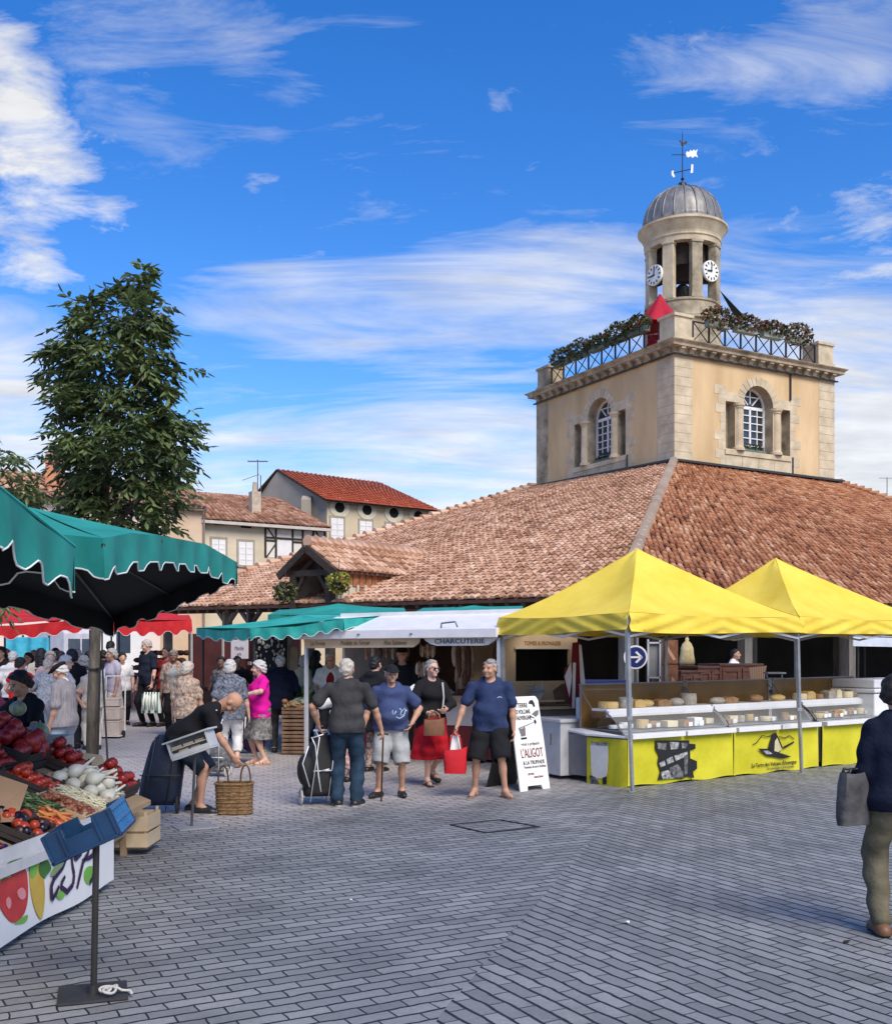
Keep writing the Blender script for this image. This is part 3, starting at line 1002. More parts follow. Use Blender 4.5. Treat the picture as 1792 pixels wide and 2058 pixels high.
mb = MB()
prof = []
for i in range(15):
 a = PI / 2 * i / 14
 prof.append((2.02 * math.cos(a) ** .92 if i < 14 else .02, 23.62 + 2.08 * math.sin(a)))
prof = [(2.06, 23.58), (2.06, 23.66)] + prof
mb.lathe(prof, LC, 48, cap=False)
for k in range(22):
 an = 2 * PI * k / 22
 mb.tube([at_z(LC + V((r * 1.005 * math.cos(an), r * 1.005 * math.sin(an), 0)), z + .015) for r, z in prof[2:15]], .038, 5)
mb.build('dome', LEAD, tower, smooth=True)
mb = MB()
mb.lathe([(.26, 25.62), (.27, 25.78), (.20, 26.0), (.05, 26.08), (.045, 26.15), (.10, 26.22), (.03, 26.31), (.02, 28.45), (.004, 28.78)], LC, 10)
top = LC
xx, yy = V((1, 0, 0)), V((0, 1, 0))
mb.tube([at_z(top - xx * .45, 26.53), at_z(top + xx * .42, 26.73)], .022, 6)
mb.tube([at_z(top - xx * .55, 27.47), at_z(top + xx * .2, 27.47)], .018, 6)
mb.prism([at_z(top + xx * a, z) for a, z in ((-.17, 28.19), (-.10, 28.15), (-.04, 27.95), (.05, 27.91), (.10, 28.05), (.2, 28.03), (.26, 28.11), (.22, 28.21), (.1, 28.15), (.02, 28.08), (-.06, 28.17), (-.13, 28.25))], yy * .05)
GILT = M('white_gilt', (.80, .79, .74), rough=.35, var=.05)
mb.mat(1)
mb.prism([at_z(top + xx * a, z) for a, z in ((.16, 27.51), (.22, 27.65), (.34, 27.61), (.40, 27.73), (.5, 27.65), (.58, 27.75), (.66, 27.67), (.78, 27.77), (.72, 27.53), (.80, 27.33), (.64, 27.41), (.52, 27.31), (.42, 27.41), (.3, 27.33), (.22, 27.39))], yy * .03)
mb.prism([at_z(top + xx * a, z) for a, z in ((.42, 26.53), (.54, 26.55), (.56, 26.97), (.46, 26.99))], yy * .03)
mb.prism([at_z(top + xx * a, z) for a, z in ((-.56, 26.45), (-.46, 26.31), (-.38, 26.35), (-.46, 26.53), (-.44, 26.65), (-.55, 26.65))], yy * .03)
mb.build('weathervane', [IRON, GILT], tower)
for sg, hr in ((-1, 0), (1, 1)):
 an = view + sg * RAD(-45)
 an = view + RAD(45) * (-sg)
 d = V((math.cos(an), math.sin(an), 0))
 s = V((-d.y, d.x, 0))
 up = V((0, 0, 1))
 c = at_z(LC + d * 1.98, 20.9)
 mb = MB()
 rim = [c + (s * math.cos(2 * PI * k / 28) + up * math.sin(2 * PI * k / 28)) * .52 for k in range(28)]
 mb.prism(rim, d * -.12)
 mb.mat(1)
 mb.box(c - d * .42, (.5, .8, .7), mtx=Matrix((d, s, up)).transposed())
 ck = mb.build('clock_dial', [M('clock_white', (.80, .79, .74), rough=.4, var=.05), WOOD_D], tower)
 mb = MB()
 for k in range(12):
  a = 2 * PI * k / 12
  q = s * math.sin(a) + up * math.cos(a)
  mb.beam(c + q * .33 + d * .012, c + q * .46 + d * .012, .055, .02, up=d)
 mb.build('hour_marks', IRON, ck)
 mb = MB()
 for a, ln_, w_ in ((RAD(5), .38, .05), (RAD(-96), .28, .07)):
  q = s * math.sin(a) + up * math.cos(a)
  mb.beam(c - q * .06 + d * .03, c + q * ln_ + d * .03, w_, .02, up=d)
 mb.build('clock_hands', IRON, ck)
mb = MB()
mb.lathe([(.62, 19.7), (.56, 19.9), (.42, 20.3), (.36, 20.6), (.2, 20.75), (.02, 20.8)], LC, 20)
mb.beam(at_z(LC - xx * 1.4, 20.9), at_z(LC + xx * 1.4, 20.9), .14, .16)
mb.build('bell', M('dark_bronze', (.05, .045, .035), rough=.5, metal=.5), tower)
mb = MB()
mb.lathe([(1.3, 21.4), (1.3, 22.6), (.02, 22.6), (.02, 21.5)], LC, 24)  # added dark drum standing for the shade inside the lantern openings
mb.build('bell_frame', WOOD_D, lant)
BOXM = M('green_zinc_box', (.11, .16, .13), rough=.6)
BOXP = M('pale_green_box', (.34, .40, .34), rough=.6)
LEAFD = M('box_plant_leaf', (.022, .036, .014), rough=.7, var=.5, scale=9, c2=(.07, .085, .025))
FLOW = M('faded_flower', (.16, .07, .035), rough=.8, var=.5)
def leaf_clump(mb, c, r, n, size, seed, flower=.0, sx=1.0, u=None):
 rr = random.Random(seed)
 for i in range(n):
  th, ph = rr.uniform(0, 2 * PI), math.acos(rr.uniform(-1, 1))
  q = V((math.sin(ph) * math.cos(th), math.sin(ph) * math.sin(th), math.cos(ph))) * (rr.uniform(.35, 1) ** .6)
  if u is not None:
   q = u * q.x * r[0] + V((-u.y, u.x, 0)) * q.y * r[1] + V((0, 0, 1)) * q.z * r[2]
  else:
   q = V((q.x * r[0], q.y * r[1], q.z * r[2]))
  a = V((rr.gauss(0, 1), rr.gauss(0, 1), rr.gauss(0, .8))).normalized()
  b_ = a.cross(V((rr.gauss(0, 1), rr.gauss(0, 1), rr.gauss(0, 1)))).normalized()
  s = size * rr.uniform(.6, 1.3)
  p = c + q
  mi = 1 if rr.random() < flower else 0
  mb.add([p - a * s, p + b_ * s * .45, p + a * s, p - b_ * s * .45], [(0, 1, 2, 3)], mi)
for fi, (u, n_, W, word) in enumerate(((EL, nL, WL, 'left'), (ER, nR, WR, 'right'))):
 for i in range(5 if fi == 0 else 4):
  s = 1.9 + (W - 3.4) * (i + .35) / (5 if fi == 0 else 4)
  c = at_z(TC + u * s + n_ * .05, ZP + 1.0)
  ordn = ['first', 'second', 'third', 'fourth', 'fifth'][i]
  t_ = thing('flower_box', f'{"dark trailing" if fi == 0 else "brownish flowering"} plant box on the {"shaded" if fi == 0 else "sunlit"} railing of the tower, {ordn} from the front corner', 'flower box', c - V((0, 0, .14)),
    'flower boxes on the tower railing')
  mb = MB()
  mt = Matrix((u, n_, V((0, 0, 1)))).transposed()
  mb.box(c, (1.25, .34, .3), mtx=mt)
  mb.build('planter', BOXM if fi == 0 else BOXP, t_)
  mb = MB()
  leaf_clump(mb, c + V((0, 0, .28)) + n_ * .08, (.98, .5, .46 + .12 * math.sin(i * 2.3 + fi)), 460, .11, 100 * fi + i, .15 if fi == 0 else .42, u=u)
  mb.build('foliage', [LEAFD, FLOW], t_, fixn=False)
for (u, n_, W, word) in ((EL, nL, WL, 'shaded'), (ER, nR, WR, 'sunlit')):
 c = at_z(TC + u * (W / 2) - n_ * .35, 11.3)
 t_ = thing('window_box', f'low plant box on the sill of the tower window in its {word} face', 'flower box', c - V((0, 0, .1)))
 mb = MB()
 mt = Matrix((u, n_, V((0, 0, 1)))).transposed()
 mb.box(c, (1.5, .25, .2), mtx=mt)
 mb.build('planter', BOXM, t_)
 mb = MB()
 leaf_clump(mb, c + V((0, 0, .2)), (.75, .2, .2), 200, .07, 5, .25, u=u)
 mb.build('foliage', [LEAFD, FLOW], t_, fixn=False)
REDC = M('crimson_canvas', (.50, .015, .04), rough=.8, trans=.25, bump=.1)
pr = TC + EL * 2.6 + ER * 1.3
t_ = thing('closed_parasol', 'half-folded crimson parasol standing on the tower terrace', 'parasol', at_z(pr, 15.5))
pc = P(1326, 650, pr.y)
pr = V((pc.x, pr.y, 0))
t_.location = at_z(pr, 15.5)
mb = MB()
mb.grid(lambda a, b_: at_z(pr, 18.8 - 1.55 * b_) + V((math.cos(2 * PI * a), math.sin(2 * PI * a), 0)) * ((.05 + 1.12 * b_ ** 1.15) * (1 + .16 * math.cos(12 * PI * a) * b_)), 48, 8)
mb.build('canopy', REDC, t_, solid=.01)
mb = MB()
mb.tube([at_z(pr, 15.5), at_z(pr, 18.8)], .03)
mb.build('pole', WHITEP, t_)
mb = MB()
mb.grid(lambda a, b_: at_z(pr, 16.95 - .9 * b_) + V((.10 + (a - .5) * 1.3, (a - .5) * -.5, 0)) + V((0, .05 * math.sin(9 * a), 0)), 12, 4)
mb.build('hanging_panel', REDC, t_, solid=.01)
for i, (tri, lb) in enumerate((((V((3.9, 0, 0)), 0), 'dark triangular shade sail stretched from the lantern to the sunlit railing'), ((V((0, 0, 0)), 1), 'dark triangular shade sail on the shaded side of the lantern'))):
 if i == 0:
  a, b_, c = P(1446, 583, 55), P(1505, 645, 53), P(1478, 640, 54)
 else:
  a, b_, c = P(1288, 625, 55.5), P(1262, 660, 56), P(1240, 662, 55.5)
 mb = MB()
 mb.add([a, b_, c], [(0, 1, 2)])
 o = mb.build('shade_sail', M('dark_sailcloth', (.018, .02, .024), rough=.8), None, solid=.02)
 props(o, lb, 'shade sail')
for (px, py, d, r, lb, fl) in ((573, 1190, 34.6, .42, 'dark trailing plant in a basket left of the gable porch', .1), (681, 1172, 34.2, .42, 'yellow-green plant in a basket right of the gable porch', .8)):
 c = P(px, py, d)
 t_ = thing('hanging_basket', lb, 'hanging basket', c)
 mb = MB()
 mb.lathe([(.02, -.25), (.2, -.2), (.28, 0), (.26, .02)], c, 12)
 mb.tube([c, c + V((0, .1, .8))], .012, 5)
 mb.build('basket', IRON, t_)
 mb = MB()
 leaf_clump(mb, c + V((0, -.02, .0)), (r, r, r * .9), 320, .09, px, fl)
 mb.build('foliage', [LEAFD, M('yellow_leaf', (.22, .22, .03), rough=.7, var=.4)], t_, fixn=False)
# houses across the street
CREAM = M('cream_render', (.60, .51, .36), rough=.9, var=.10, scale=.5, bump=.15, detail=7, c2=(.68, .60, .45))
PEACH = M('peach_render', (.60, .40, .25), rough=.9, var=.12, scale=.35, detail=7, c2=(.66, .53, .40))
BEIGE = M('beige_render', (.56, .46, .30), rough=.9, var=.12, scale=.4, detail=7, c2=(.64, .55, .39))
GREYR = M('grey_brown_render', (.36, .32, .26), rough=.95, var=.15, scale=.4, detail=7, c2=(.44, .39, .32))
SHUT = M('white_shutter', (.74, .73, .72), rough=.6, var=.06)
SOFF = M('eaves_board', (.30, .22, .16), rough=.9)
class Wall2:
 def __init__(self, a, b):
  self.o = V((a.x, a.y, 0))
  self.u = V((b.x - a.x, b.y - a.y, 0))
  self.W = self.u.length
  self.u.normalize()
  self.n = V((self.u.y, -self.u.x, 0))
 def at(self, px, py):
  r = ray(px, py)
  c = V((0, 0, CAMZ))
  k = (self.o - c).dot(self.n) / r.dot(self.n)
  q = c + r * k
  return (q - self.o).dot(self.u), q.z
 def pt(self, s, z, out=0.0):
  q = self.o + self.u * s + self.n * out
  return V((q.x, q.y, z))
 def panel(self, mb, s0, s1, z0, z1, o0, o1):
  mb.hexa([self.pt(s0, z0, o0), self.pt(s1, z0, o0), self.pt(s1, z0, o1), self.pt(s0, z0, o1),
    self.pt(s0, z1, o0), self.pt(s1, z1, o0), self.pt(s1, z1, o1), self.pt(s0, z1, o1)])
 def rect(self, x0, y0, x1, y1):
  (a, zt), (b, zb) = self.at(x0, y0), self.at(x1, y1)
  return a, b, zb, zt
def shuttered(wl, house, rc, closed=True):
 a, b, z0, z1 = rc
 mb = MB()
 wl.panel(mb, a - .10, b + .10, z1, z1 + .13, -.05, .05)
 wl.panel(mb, a - .10, a, z0, z1, -.05, .05)
 wl.panel(mb, b, b + .10, z0, z1, -.05, .05)
 wl.panel(mb, a - .14, b + .14, z0 - .12, z0, -.05, .09)
 fr = mb.build('window', M('grey_window_trim', (.33, .29, .23), rough=.9), house)
 mid = (a + b) / 2
 for s0, s1 in ((a + .01, mid - .012), (mid + .012, b - .01)):
  mb = MB()
  wl.panel(mb, s0, s1, z0 + .01, z1 - .01, -.03, .045)
  for k in range(1, 4):
   zz = z0 + (z1 - z0) * k / 4
   wl.panel(mb, s0 + .04, s1 - .04, zz - .04, zz + .04, .045, .06)
  mb.build('shutter', SHUT, fr)
def dark_window(wl, house, rc, bars=True):
 a, b, z0, z1 = rc
 mb = MB()
 wl.panel(mb, a, b, z0, z1, -.14, -.12)
 p = mb.build('window', GLASS, house)
 mb = MB()
 for s in (a, (a + b) / 2, b):
  wl.panel(mb, s - .035, s + .035, z0, z1, -.118, -.06)
 for k in range(4 if bars else 2):
  zz = z0 + (z1 - z0) * k / (3 if bars else 1)
  wl.panel(mb, a, b, zz - .03, zz + .03, -.115, -.058)
 mb.build('frame', WHITEP, p)
# cream house with timber framing
A, B = P(405, 1042, 58), P(654, 1058, 62)
w3 = Wall2(A, B)
zE = A.z
h3 = thing('town_house', 'cream house with white shutters and a half-timbered right end', 'house', at_z(A, gz(A.x, A.y)))
sm = [w3.rect(430, 1047, 451, 1056), w3.rect(484, 1053, 506, 1062)]
bigw = [w3.rect(425, 1083, 453, 1122), w3.rect(479, 1088, 508, 1137)]
ops = [(a, b, z0, z1, False, .15) for a, b, z0, z1 in sm + bigw]
mb = MB()
wall(mb, w3.o, w3.u, w3.n, w3.W, 0, zE, ops, 0, 0, 1)
bk = -w3.n * 9
mb.hexa([at_z(w3.pt(0, 0) + w3.n * -.35, 0), at_z(w3.pt(w3.W, 0) + w3.n * -.35, 0), at_z(w3.pt(w3.W, 0) + bk, 0), at_z(w3.pt(0, 0) + bk, 0)] +
  [at_z(w3.pt(0, 0) + w3.n * -.35, zE), at_z(w3.pt(w3.W, 0) + w3.n * -.35, zE), at_z(w3.pt(w3.W, 0) + bk, zE), at_z(w3.pt(0, 0) + bk, zE)])
mb.build('wall', [CREAM, M('dark_opening', (.012, .011, .010), rough=.9)], h3)
for rc in bigw:
 shuttered(w3, h3, rc)
mb = MB()
s0, zt = w3.at(533, 1055)
s1, zb_ = w3.at(652, 1126)
w3.panel(mb, s0, s1, zb_, zt - .05, -.02, .02)
fp = mb.build('framed_panel', M('white_infill', (.70, .66, .58), rough=.9, var=.08), h3)
mb = MB()
for s in (s0, s0 + (s1 - s0) * .17, s0 + (s1 - s0) * .45, s0 + (s1 - s0) * .62, s0 + (s1 - s0) * .80, s1):
 w3.panel(mb, s - .06, s + .06, zb_, zt - .05, .0, .05)
for k in (0.0, .33, .42):
 w3.panel(mb, s0, s1, zt - (zt - zb_) * k - .16, zt - (zt - zb_) * k - .05, .0, .055)
mb.beam(w3.pt(s0 + .05, zb_, .03), w3.pt(s0 + (s1 - s0) * .17, zt - 1.0, .03), .06, .10, up=w3.n)
mb.beam(w3.pt(s0 + .05, zt - .1, .03), w3.pt(s0 + (s1 - s0) * .17, zt - .8, .03), .06, .10, up=w3.n)
mb.beam(w3.pt(s1 - .05, zt - .9, .03), w3.pt(s1 - (s1 - s0) * .18, zt - .1, .03), .06, .10, up=w3.n)
mb.build('timber', WOOD_D, fp)
for k0, k1 in ((.19, .43), (.64, .78)):
 mb = MB()
 w3.panel(mb, s0 + (s1 - s0) * k0, s0 + (s1 - s0) * k1, zb_ + .1, zt - (zt - zb_) * .45, .02, .06)
 mb.build('shutter', SHUT, h3)
e0, e1 = w3.pt(-.15, zE - .05, .45), w3.pt(w3.W + .15, zE - .05, .45)
r0, r1 = P(368, 988, 64), P(557, 1003, 66)
mb = MB()
tiles(mb, e0, e1, r1, r0, 0, 1, .27, .42, jit=1.3)
mb.build('roof', TILE_H, h3, fixn=False)
mb = MB()
dz = V((0, 0, .1))
bk0, bk1 = w3.pt(0, zE, -9.5), w3.pt(w3.W, zE, -9.5)
mb.hexa([e0 - dz, e1 - dz, r1 - dz, r0 - dz, e0, e1, r1, r0])
mb.hexa([r0 - dz, r1 - dz, bk1 - dz, bk0 - dz, r0, r1, bk1, bk0])
mb.add([r1, w3.pt(w3.W, zE), bk1], [(0, 1, 2)])
mb.build('roof_boarding', UNDER, h3)
mb = MB()
w3.panel(mb, -.15, w3.W + .15, zE - .28, zE - .12, .30, .52)
mb.build('eaves_gutter', M('pale_gutter', (.52, .47, .42), rough=.7), h3)
mb = MB()
c = P(512, 1020, 61.5)
mb.box(c + V((0, 0, -.1)), (.55, .5, 2.0), rot=math.atan2(w3.u.y, w3.u.x))
mb.lathe([(.16, 0), (.12, .55)], c + V((0, 0, .9)), 10)
mb.build('chimney', M('mortared_chimney', (.46, .39, .30), rough=.9, var=.2), h3)
mb = MB()
t0 = P(518, 1000, 62)
mb.tube([t0, t0 + V((0, 0, 2.2))], .03, 5)
mb.tube([t0 + V((-.6, 0, 2.1)), t0 + V((.6, 0, 2.1))], .025, 5)
for k in range(7):
 mb.tube([t0 + V((-.5 + k * .16, -.3, 2.1)), t0 + V((-.5 + k * .16, .3, 2.1))], .018, 4)
mb.tube([t0 + V((-.9, 0, 1.0)), t0 + V((.1, 0, 1.35))], .02, 4)
t1 = P(524, 1000, 62.5)
mb.tube([t1, t1 + V((0, 0, 1.3))], .03, 5)
mb.build('antenna', M('dull_aluminium', (.10, .10, .105), rough=.5, metal=.4), h3)
# peach house next to it
A, B = P(318, 1014, 56.5), P(408, 1012, 57.6)
B.z = A.z
w2 = Wall2(A, B)
h2 = thing('town_house', 'narrow peach house beside the dark tree with a scalloped tile eaves', 'house', at_z(A, gz(A.x, A.y)))
mb = MB()
rc = w2.rect(342, 1160, 366, 1196)
wall(mb, w2.o, w2.u, w2.n, w2.W, 0, A.z, [(rc[0], rc[1], rc[2], rc[3], False, .15)], 0, 0, 1)
mb.hexa([at_z(w2.pt(0, 0) - w2.n * .3, 0), at_z(w2.pt(w2.W, 0) - w2.n * .3, 0), at_z(w2.pt(w2.W, 0, -8), 0), at_z(w2.pt(0, 0, -8), 0),
  w2.pt(0, A.z, -.3), w2.pt(w2.W, A.z, -.3), w2.pt(w2.W, A.z, -8), w2.pt(0, A.z, -8)])
mb.build('wall', [PEACH, MATS['dark_opening']], h2)
dark_window(w2, h2, rc)
mb = MB()
tiles(mb, w2.pt(-.1, A.z, .4), w2.pt(w2.W + .1, A.z, .4), w2.pt(w2.W + .1, A.z + 1.9, -4.5), w2.pt(-.1, A.z + 1.9, -4.5), 0, 1, .27, .42)
mb.build('roof', TILE_H, h2, fixn=False)
mb = MB()
mb.hexa([w2.pt(-.1, A.z - .1, .4), w2.pt(w2.W + .1, A.z - .1, .4), w2.pt(w2.W + .1, A.z + 1.8, -4.5), w2.pt(-.1, A.z + 1.8, -4.5),
  w2.pt(-.1, A.z, .4), w2.pt(w2.W + .1, A.z, .4), w2.pt(w2.W + .1, A.z + 1.9, -4.5), w2.pt(-.1, A.z + 1.9, -4.5)])
w2.panel(mb, -.1, w2.W + .1, A.z - .22, A.z - .08, 0, .34)
mb.build('roof_boarding', SOFF, h2)
mb = MB()
mb.tube([w2.pt(w2.W + .05, A.z - .1, .40), w2.pt(w2.W + .02, A.z - .6, .1), w2.pt(w2.W + .02, 0, .1)], .06, 6)
mb.build('drainpipe', M('zinc_pipe', (.22, .2, .18), rough=.5), h2)
# beige house with the red roof
K, E_ = P(657, 1003, 66), P(868, 1022, 70.8)
E_.z = K.z
w4 = Wall2(K, E_)
GLp = P(521, 995, 70.5)
wg = Wall2(GLp, K)
h4 = thing('town_house', 'beige house with bright orange-red roof, round attic windows and white shutters', 'house', at_z(K, gz(K.x, K.y)))
mb = MB()
wall(mb, w4.o, w4.u, w4.n, w4.W, 0, K.z, [], 0)
mb.build('wall', BEIGE, h4)
apx = P(566, 944, 69.5)
mb = MB()
mb.add([wg.pt(0, 0), wg.pt(wg.W, 0), K, at_z(wg.o + wg.u * (apx - wg.o).dot(wg.u), apx.z - .15), GLp], [(0, 1, 2, 3, 4)])
far = w4.u * w4.W
mb.add([at_z(GLp + far, 0), at_z(GLp, 0), GLp, GLp + far], [(0, 1, 2, 3)])
mb.add([at_z(E_, 0), at_z(GLp + far, 0), GLp + far, E_], [(0, 1, 2, 3)])
mb.build('gable_wall', GREYR, h4)
rdE = P(763, 966, 74)
rdE.z = apx.z - .1
mb = MB()
o_ = w4.n * .5 + V((0, 0, -.1))
tiles(mb, K + o_ - w4.u * .4, E_ + o_ + w4.u * .4, rdE, apx - w4.u * .4, 0, .58, .22, .42, jit=.5, hk=.04)
tiles(mb, E_ + o_ + w4.u * .4, GLp + far + w4.u * .4, rdE + V((.05, .05, 0)), rdE, .48, .5, .22, .42, jit=.5, hk=.04)
mb.build('roof', TILE_N, h4, fixn=False)
mb = MB()
for q in ([K + o_ - w4.u * .4, E_ + o_ + w4.u * .4, rdE, apx - w4.u * .4], [GLp + far, GLp - w4.u * .4, apx - w4.u * .4, rdE]):
 dz = V((0, 0, .12))
 mb.hexa([p - dz for p in q] + q)
mb.build('roof_boarding', WOOD_D, h4)
for (px_, py_) in ((682, 1020), (737, 1025), (791, 1031), (840, 1037)):
 s, z = w4.at(px_, py_)
 mb = MB()
 k = 24
 a = [w4.pt(s + .72 * math.cos(2 * PI * i / k), z + .62 * math.sin(2 * PI * i / k), .04) for i in range(k)]
 b_ = [w4.pt(s + .36 * math.cos(2 * PI * i / k), z + .33 * math.sin(2 * PI * i / k), .04) for i in range(k)]
 mb.add(a + b_, [(i, (i + 1) % k, k + (i + 1) % k, k + i) for i in range(k)])
 mb.add([w4.pt(s + .36 * math.cos(2 * PI * i / k), z + .33 * math.sin(2 * PI * i / k), .02) for i in range(k)], [tuple(range(k))], 1)
 mb.build('round_window', [M('pale_ring', (.66, .60, .46), rough=.9), MATS['dark_opening']], h4)
for rc in (w4.rect(664, 1040, 690, 1088), w4.rect(722, 1046, 747, 1086), w4.rect(775, 1052, 800, 1090)):
 shuttered(w4, h4, rc)
mb = MB()
c = P(615, 1010, 66.5)
mb.hexa([c + V((-.35, 0, -3)), c + V((.35, 0, -3)), c + V((.35, .5, -3)), c + V((-.35, .5, -3)), c + V((-.3, 0, .2)), c + V((.3, 0, .2)), c + V((.3, .5, .5)), c + V((-.3, .5, .5))])
mb.build('flue', GREYR, h4)
# house at the far left behind the stalls
A, B = P(-160, 985, 46), P(322, 1004, 51)
B.z = A.z
w1 = Wall2(A, B)
h1 = thing('town_house', 'long cream house at the left edge with orange brick chimney behind the tree', 'house', at_z(A, gz(A.x, A.y)))
mb = MB()
wall(mb, w1.o, w1.u, w1.n, w1.W, 0, A.z, [], 0)
mb.hexa([w1.pt(0, 0, -.2), w1.pt(w1.W, 0, -.2), w1.pt(w1.W, 0, -8), w1.pt(0, 0, -8), w1.pt(0, A.z, -.2), w1.pt(w1.W, A.z, -.2), w1.pt(w1.W, A.z, -8), w1.pt(0, A.z, -8)])
mb.build('wall', M('pink_cream_render', (.70, .58, .50), rough=.9, var=.08, scale=.4, detail=6), h1)
mb = MB()
tiles(mb, w1.pt(-.2, A.z, .5), w1.pt(w1.W + .2, A.z, .5), w1.pt(w1.W + .2, A.z + 1.9, -5), w1.pt(-.2, A.z + 1.9, -5), 0, 1, .3, .45, jit=1.4)
mb.build('roof', TILE_L, h1, fixn=False)
mb = MB()
mb.hexa([w1.pt(-.2, A.z - .12, .5), w1.pt(w1.W + .2, A.z - .12, .5), w1.pt(w1.W + .2, A.z + 1.8, -5), w1.pt(-.2, A.z + 1.8, -5), w1.pt(-.2, A.z, .5), w1.pt(w1.W + .2, A.z, .5), w1.pt(w1.W + .2, A.z + 1.9, -5), w1.pt(-.2, A.z + 1.9, -5)])
mb.build('roof_boarding', SOFF, h1)
mb = MB()
mb.box(P(108, 945, 50), (.6, .6, 1.5), rot=.1)
mb.box(P(108, 930, 50), (.72, .72, .12), rot=.1)
mb.build('chimney', M('orange_brick', (.52, .22, .12), rough=.9, var=.2, scale=8), h1)
for rc in (w1.rect(20, 1040, 48, 1090), w1.rect(250, 1150, 275, 1200), w1.rect(306, 1125, 326, 1180), w1.rect(100, 1120, 130, 1190)):
 shuttered(w1, h1, rc)
# a roof just showing at the right edge with its aerial
A, B = P(1745, 1010, 78), P(1990, 1010, 82)
wr_ = Wall2(A, B)
h5 = thing('town_house', 'distant house whose dark roof and aerial peep over the hall roof at the right edge', 'house', at_z(A, gz(A.x, A.y)))
mb = MB()
wall(mb, wr_.o, wr_.u, wr_.n, wr_.W, 0, A.z, [], 0)
mb.build('wall', GREYR, h5)
mb = MB()
tiles(mb, wr_.pt(-.2, A.z, .4), wr_.pt(wr_.W, A.z, .4), wr_.pt(wr_.W, A.z + 1.0, -3), wr_.pt(-.2, A.z + 1.0, -3), 0, 1, .3, .45)
mb.build('roof', TILE_H, h5, fixn=False)
mb = MB()
t0 = P(1782, 1000, 80)
mb.tube([t0, t0 + V((0, 0, 1.5))], .03, 5)
mb.tube([t0 + V((-.6, 0, 1.45)), t0 + V((.7, 0, 1.45))], .02, 4)
mb.build('antenna', MATS['dull_aluminium'], h5)
# the houses that close the far side of the street behind the crowd and beyond the hall
A, B = P(-500, 1150, 88), P(2700, 1150, 95)
A.z = B.z = 7.0
wb = Wall2(A, B)
h6 = thing('house_row', 'pale row of houses closing the far side of the square behind the hall', 'house', at_z(A, gz(A.x, A.y)))
mb = MB()
mb.hexa([wb.pt(0, 0), wb.pt(wb.W, 0), wb.pt(wb.W, 0, -8), wb.pt(0, 0, -8), wb.pt(0, 7), wb.pt(wb.W, 7), wb.pt(wb.W, 7, -8), wb.pt(0, 7, -8)])
mb.build('wall', MATS['pink_cream_render'], h6)
mb = MB()
mb.hexa([wb.pt(0, 7, .4), wb.pt(wb.W, 7, .4), wb.pt(wb.W, 8.6, -4), wb.pt(0, 8.6, -4), wb.pt(0, 7.15, .4), wb.pt(wb.W, 7.15, .4), wb.pt(wb.W, 8.75, -4), wb.pt(0, 8.75, -4)])
mb.build('roof', UNDER, h6)
# the street tree
def leaf_material(name, c, c2):
 m = M(name, c, rough=.42, var=.35, scale=1.6, c2=c2, trans=.18, spec=.5, detail=3)
 return m
LEAFM = leaf_material('glossy_tree_leaf', (.030, .056, .015), (.18, .235, .085))
BARK = M('tree_bark', (.07, .06, .045), rough=.9, var=.35, scale=9, bump=.6, bscale=25, stretch=(1, 1, .25), c2=(.17, .145, .11))
def pinnate(mb, p, d, ln, n, rr, lw, ll):
 """a drooping stalk with paired leaflets"""
 d = d.normalized()
 side = d.cross(V((0, 0, 1)))
 side = side.normalized() if side.length > 1e-3 else V((1, 0, 0))
 for i in range(n):
  f = (i + .6) / n
  q = p + d * (ln * f) - V((0, 0, 1)) * (.35 * ln * f * f)
  for sg in ((-1, 1) if i < n - 1 else (0,)):
   a = (d * (.55 if sg else 1) + side * sg * .8 + V((rr.gauss(0, .18), rr.gauss(0, .18), -.38 + rr.gauss(0, .28)))).normalized()
   nrm2 = a.cross(side if sg == 0 else d).normalized()
   b_ = (a.cross(nrm2)).normalized()
   L_ = ll * rr.uniform(.75, 1.25)
   w_ = lw * rr.uniform(.8, 1.2)
   dn = nrm2 * (.10 * L_)
   vs = [q, q + a * L_ * .35 + b_ * w_ * .5 + dn, q + a * L_ * .75 + b_ * w_ * .38 + dn * .6, q + a * L_ - V((0, 0, .10 * L_)),
    q + a * L_ * .75 - b_ * w_ * .38 + dn * .6, q + a * L_ * .35 - b_ * w_ * .5 + dn, q + a * L_ * .5]
   mb.add(vs, [(0, 1, 6), (1, 2, 6), (2, 3, 6), (3, 4, 6), (4, 5, 6), (5, 0, 6)])
TD = 16.5
trunk_base = P(184, 1530, TD)
trunk_base.z = gz(trunk_base.x, TD)
tree = thing('street_tree', 'dark leafy street tree with tall narrow crown above the green awnings', 'tree', trunk_base)
fork = P(205, 1120, TD)
topp = P(285, 560, TD)
mb = MB()
tp = [trunk_base, P(186, 1400, TD), P(193, 1260, TD), fork]
mb.tube(tp, [.088, .084, .078, .07], 12)
mb.build('trunk', BARK, tree, smooth=True)
rr = random.Random(5)
mb = MB()
lead = [fork, P(215, 950, TD), P(235, 800, TD), P(262, 670, TD), topp]
mb.tube(lead, [.07, .055, .042, .028, .012], 8)
env = [(530, 268, 318), (575, 225, 322), (612, 130, 330), (650, 112, 345), (690, 75, 352), (718, 70, 368), (735, 95, 395), (770, 68, 385), (800, 92, 372), (850, 80, 405), (885, 75, 412), (930, 85, 395), (975, 110, 388), (1010, 95, 385),
 (1045, 120, 372), (1075, 150, 345), (1100, 165, 320)]
def crown_at(y):
 for (y0, a0, b0), (y1, a1, b1) in zip(env, env[1:]):
  if y0 <= y <= y1:
   k = (y - y0) / (y1 - y0)
   return a0 + (a1 - a0) * k, b0 + (b1 - b0) * k
 return env[-1][1:]
ends = []
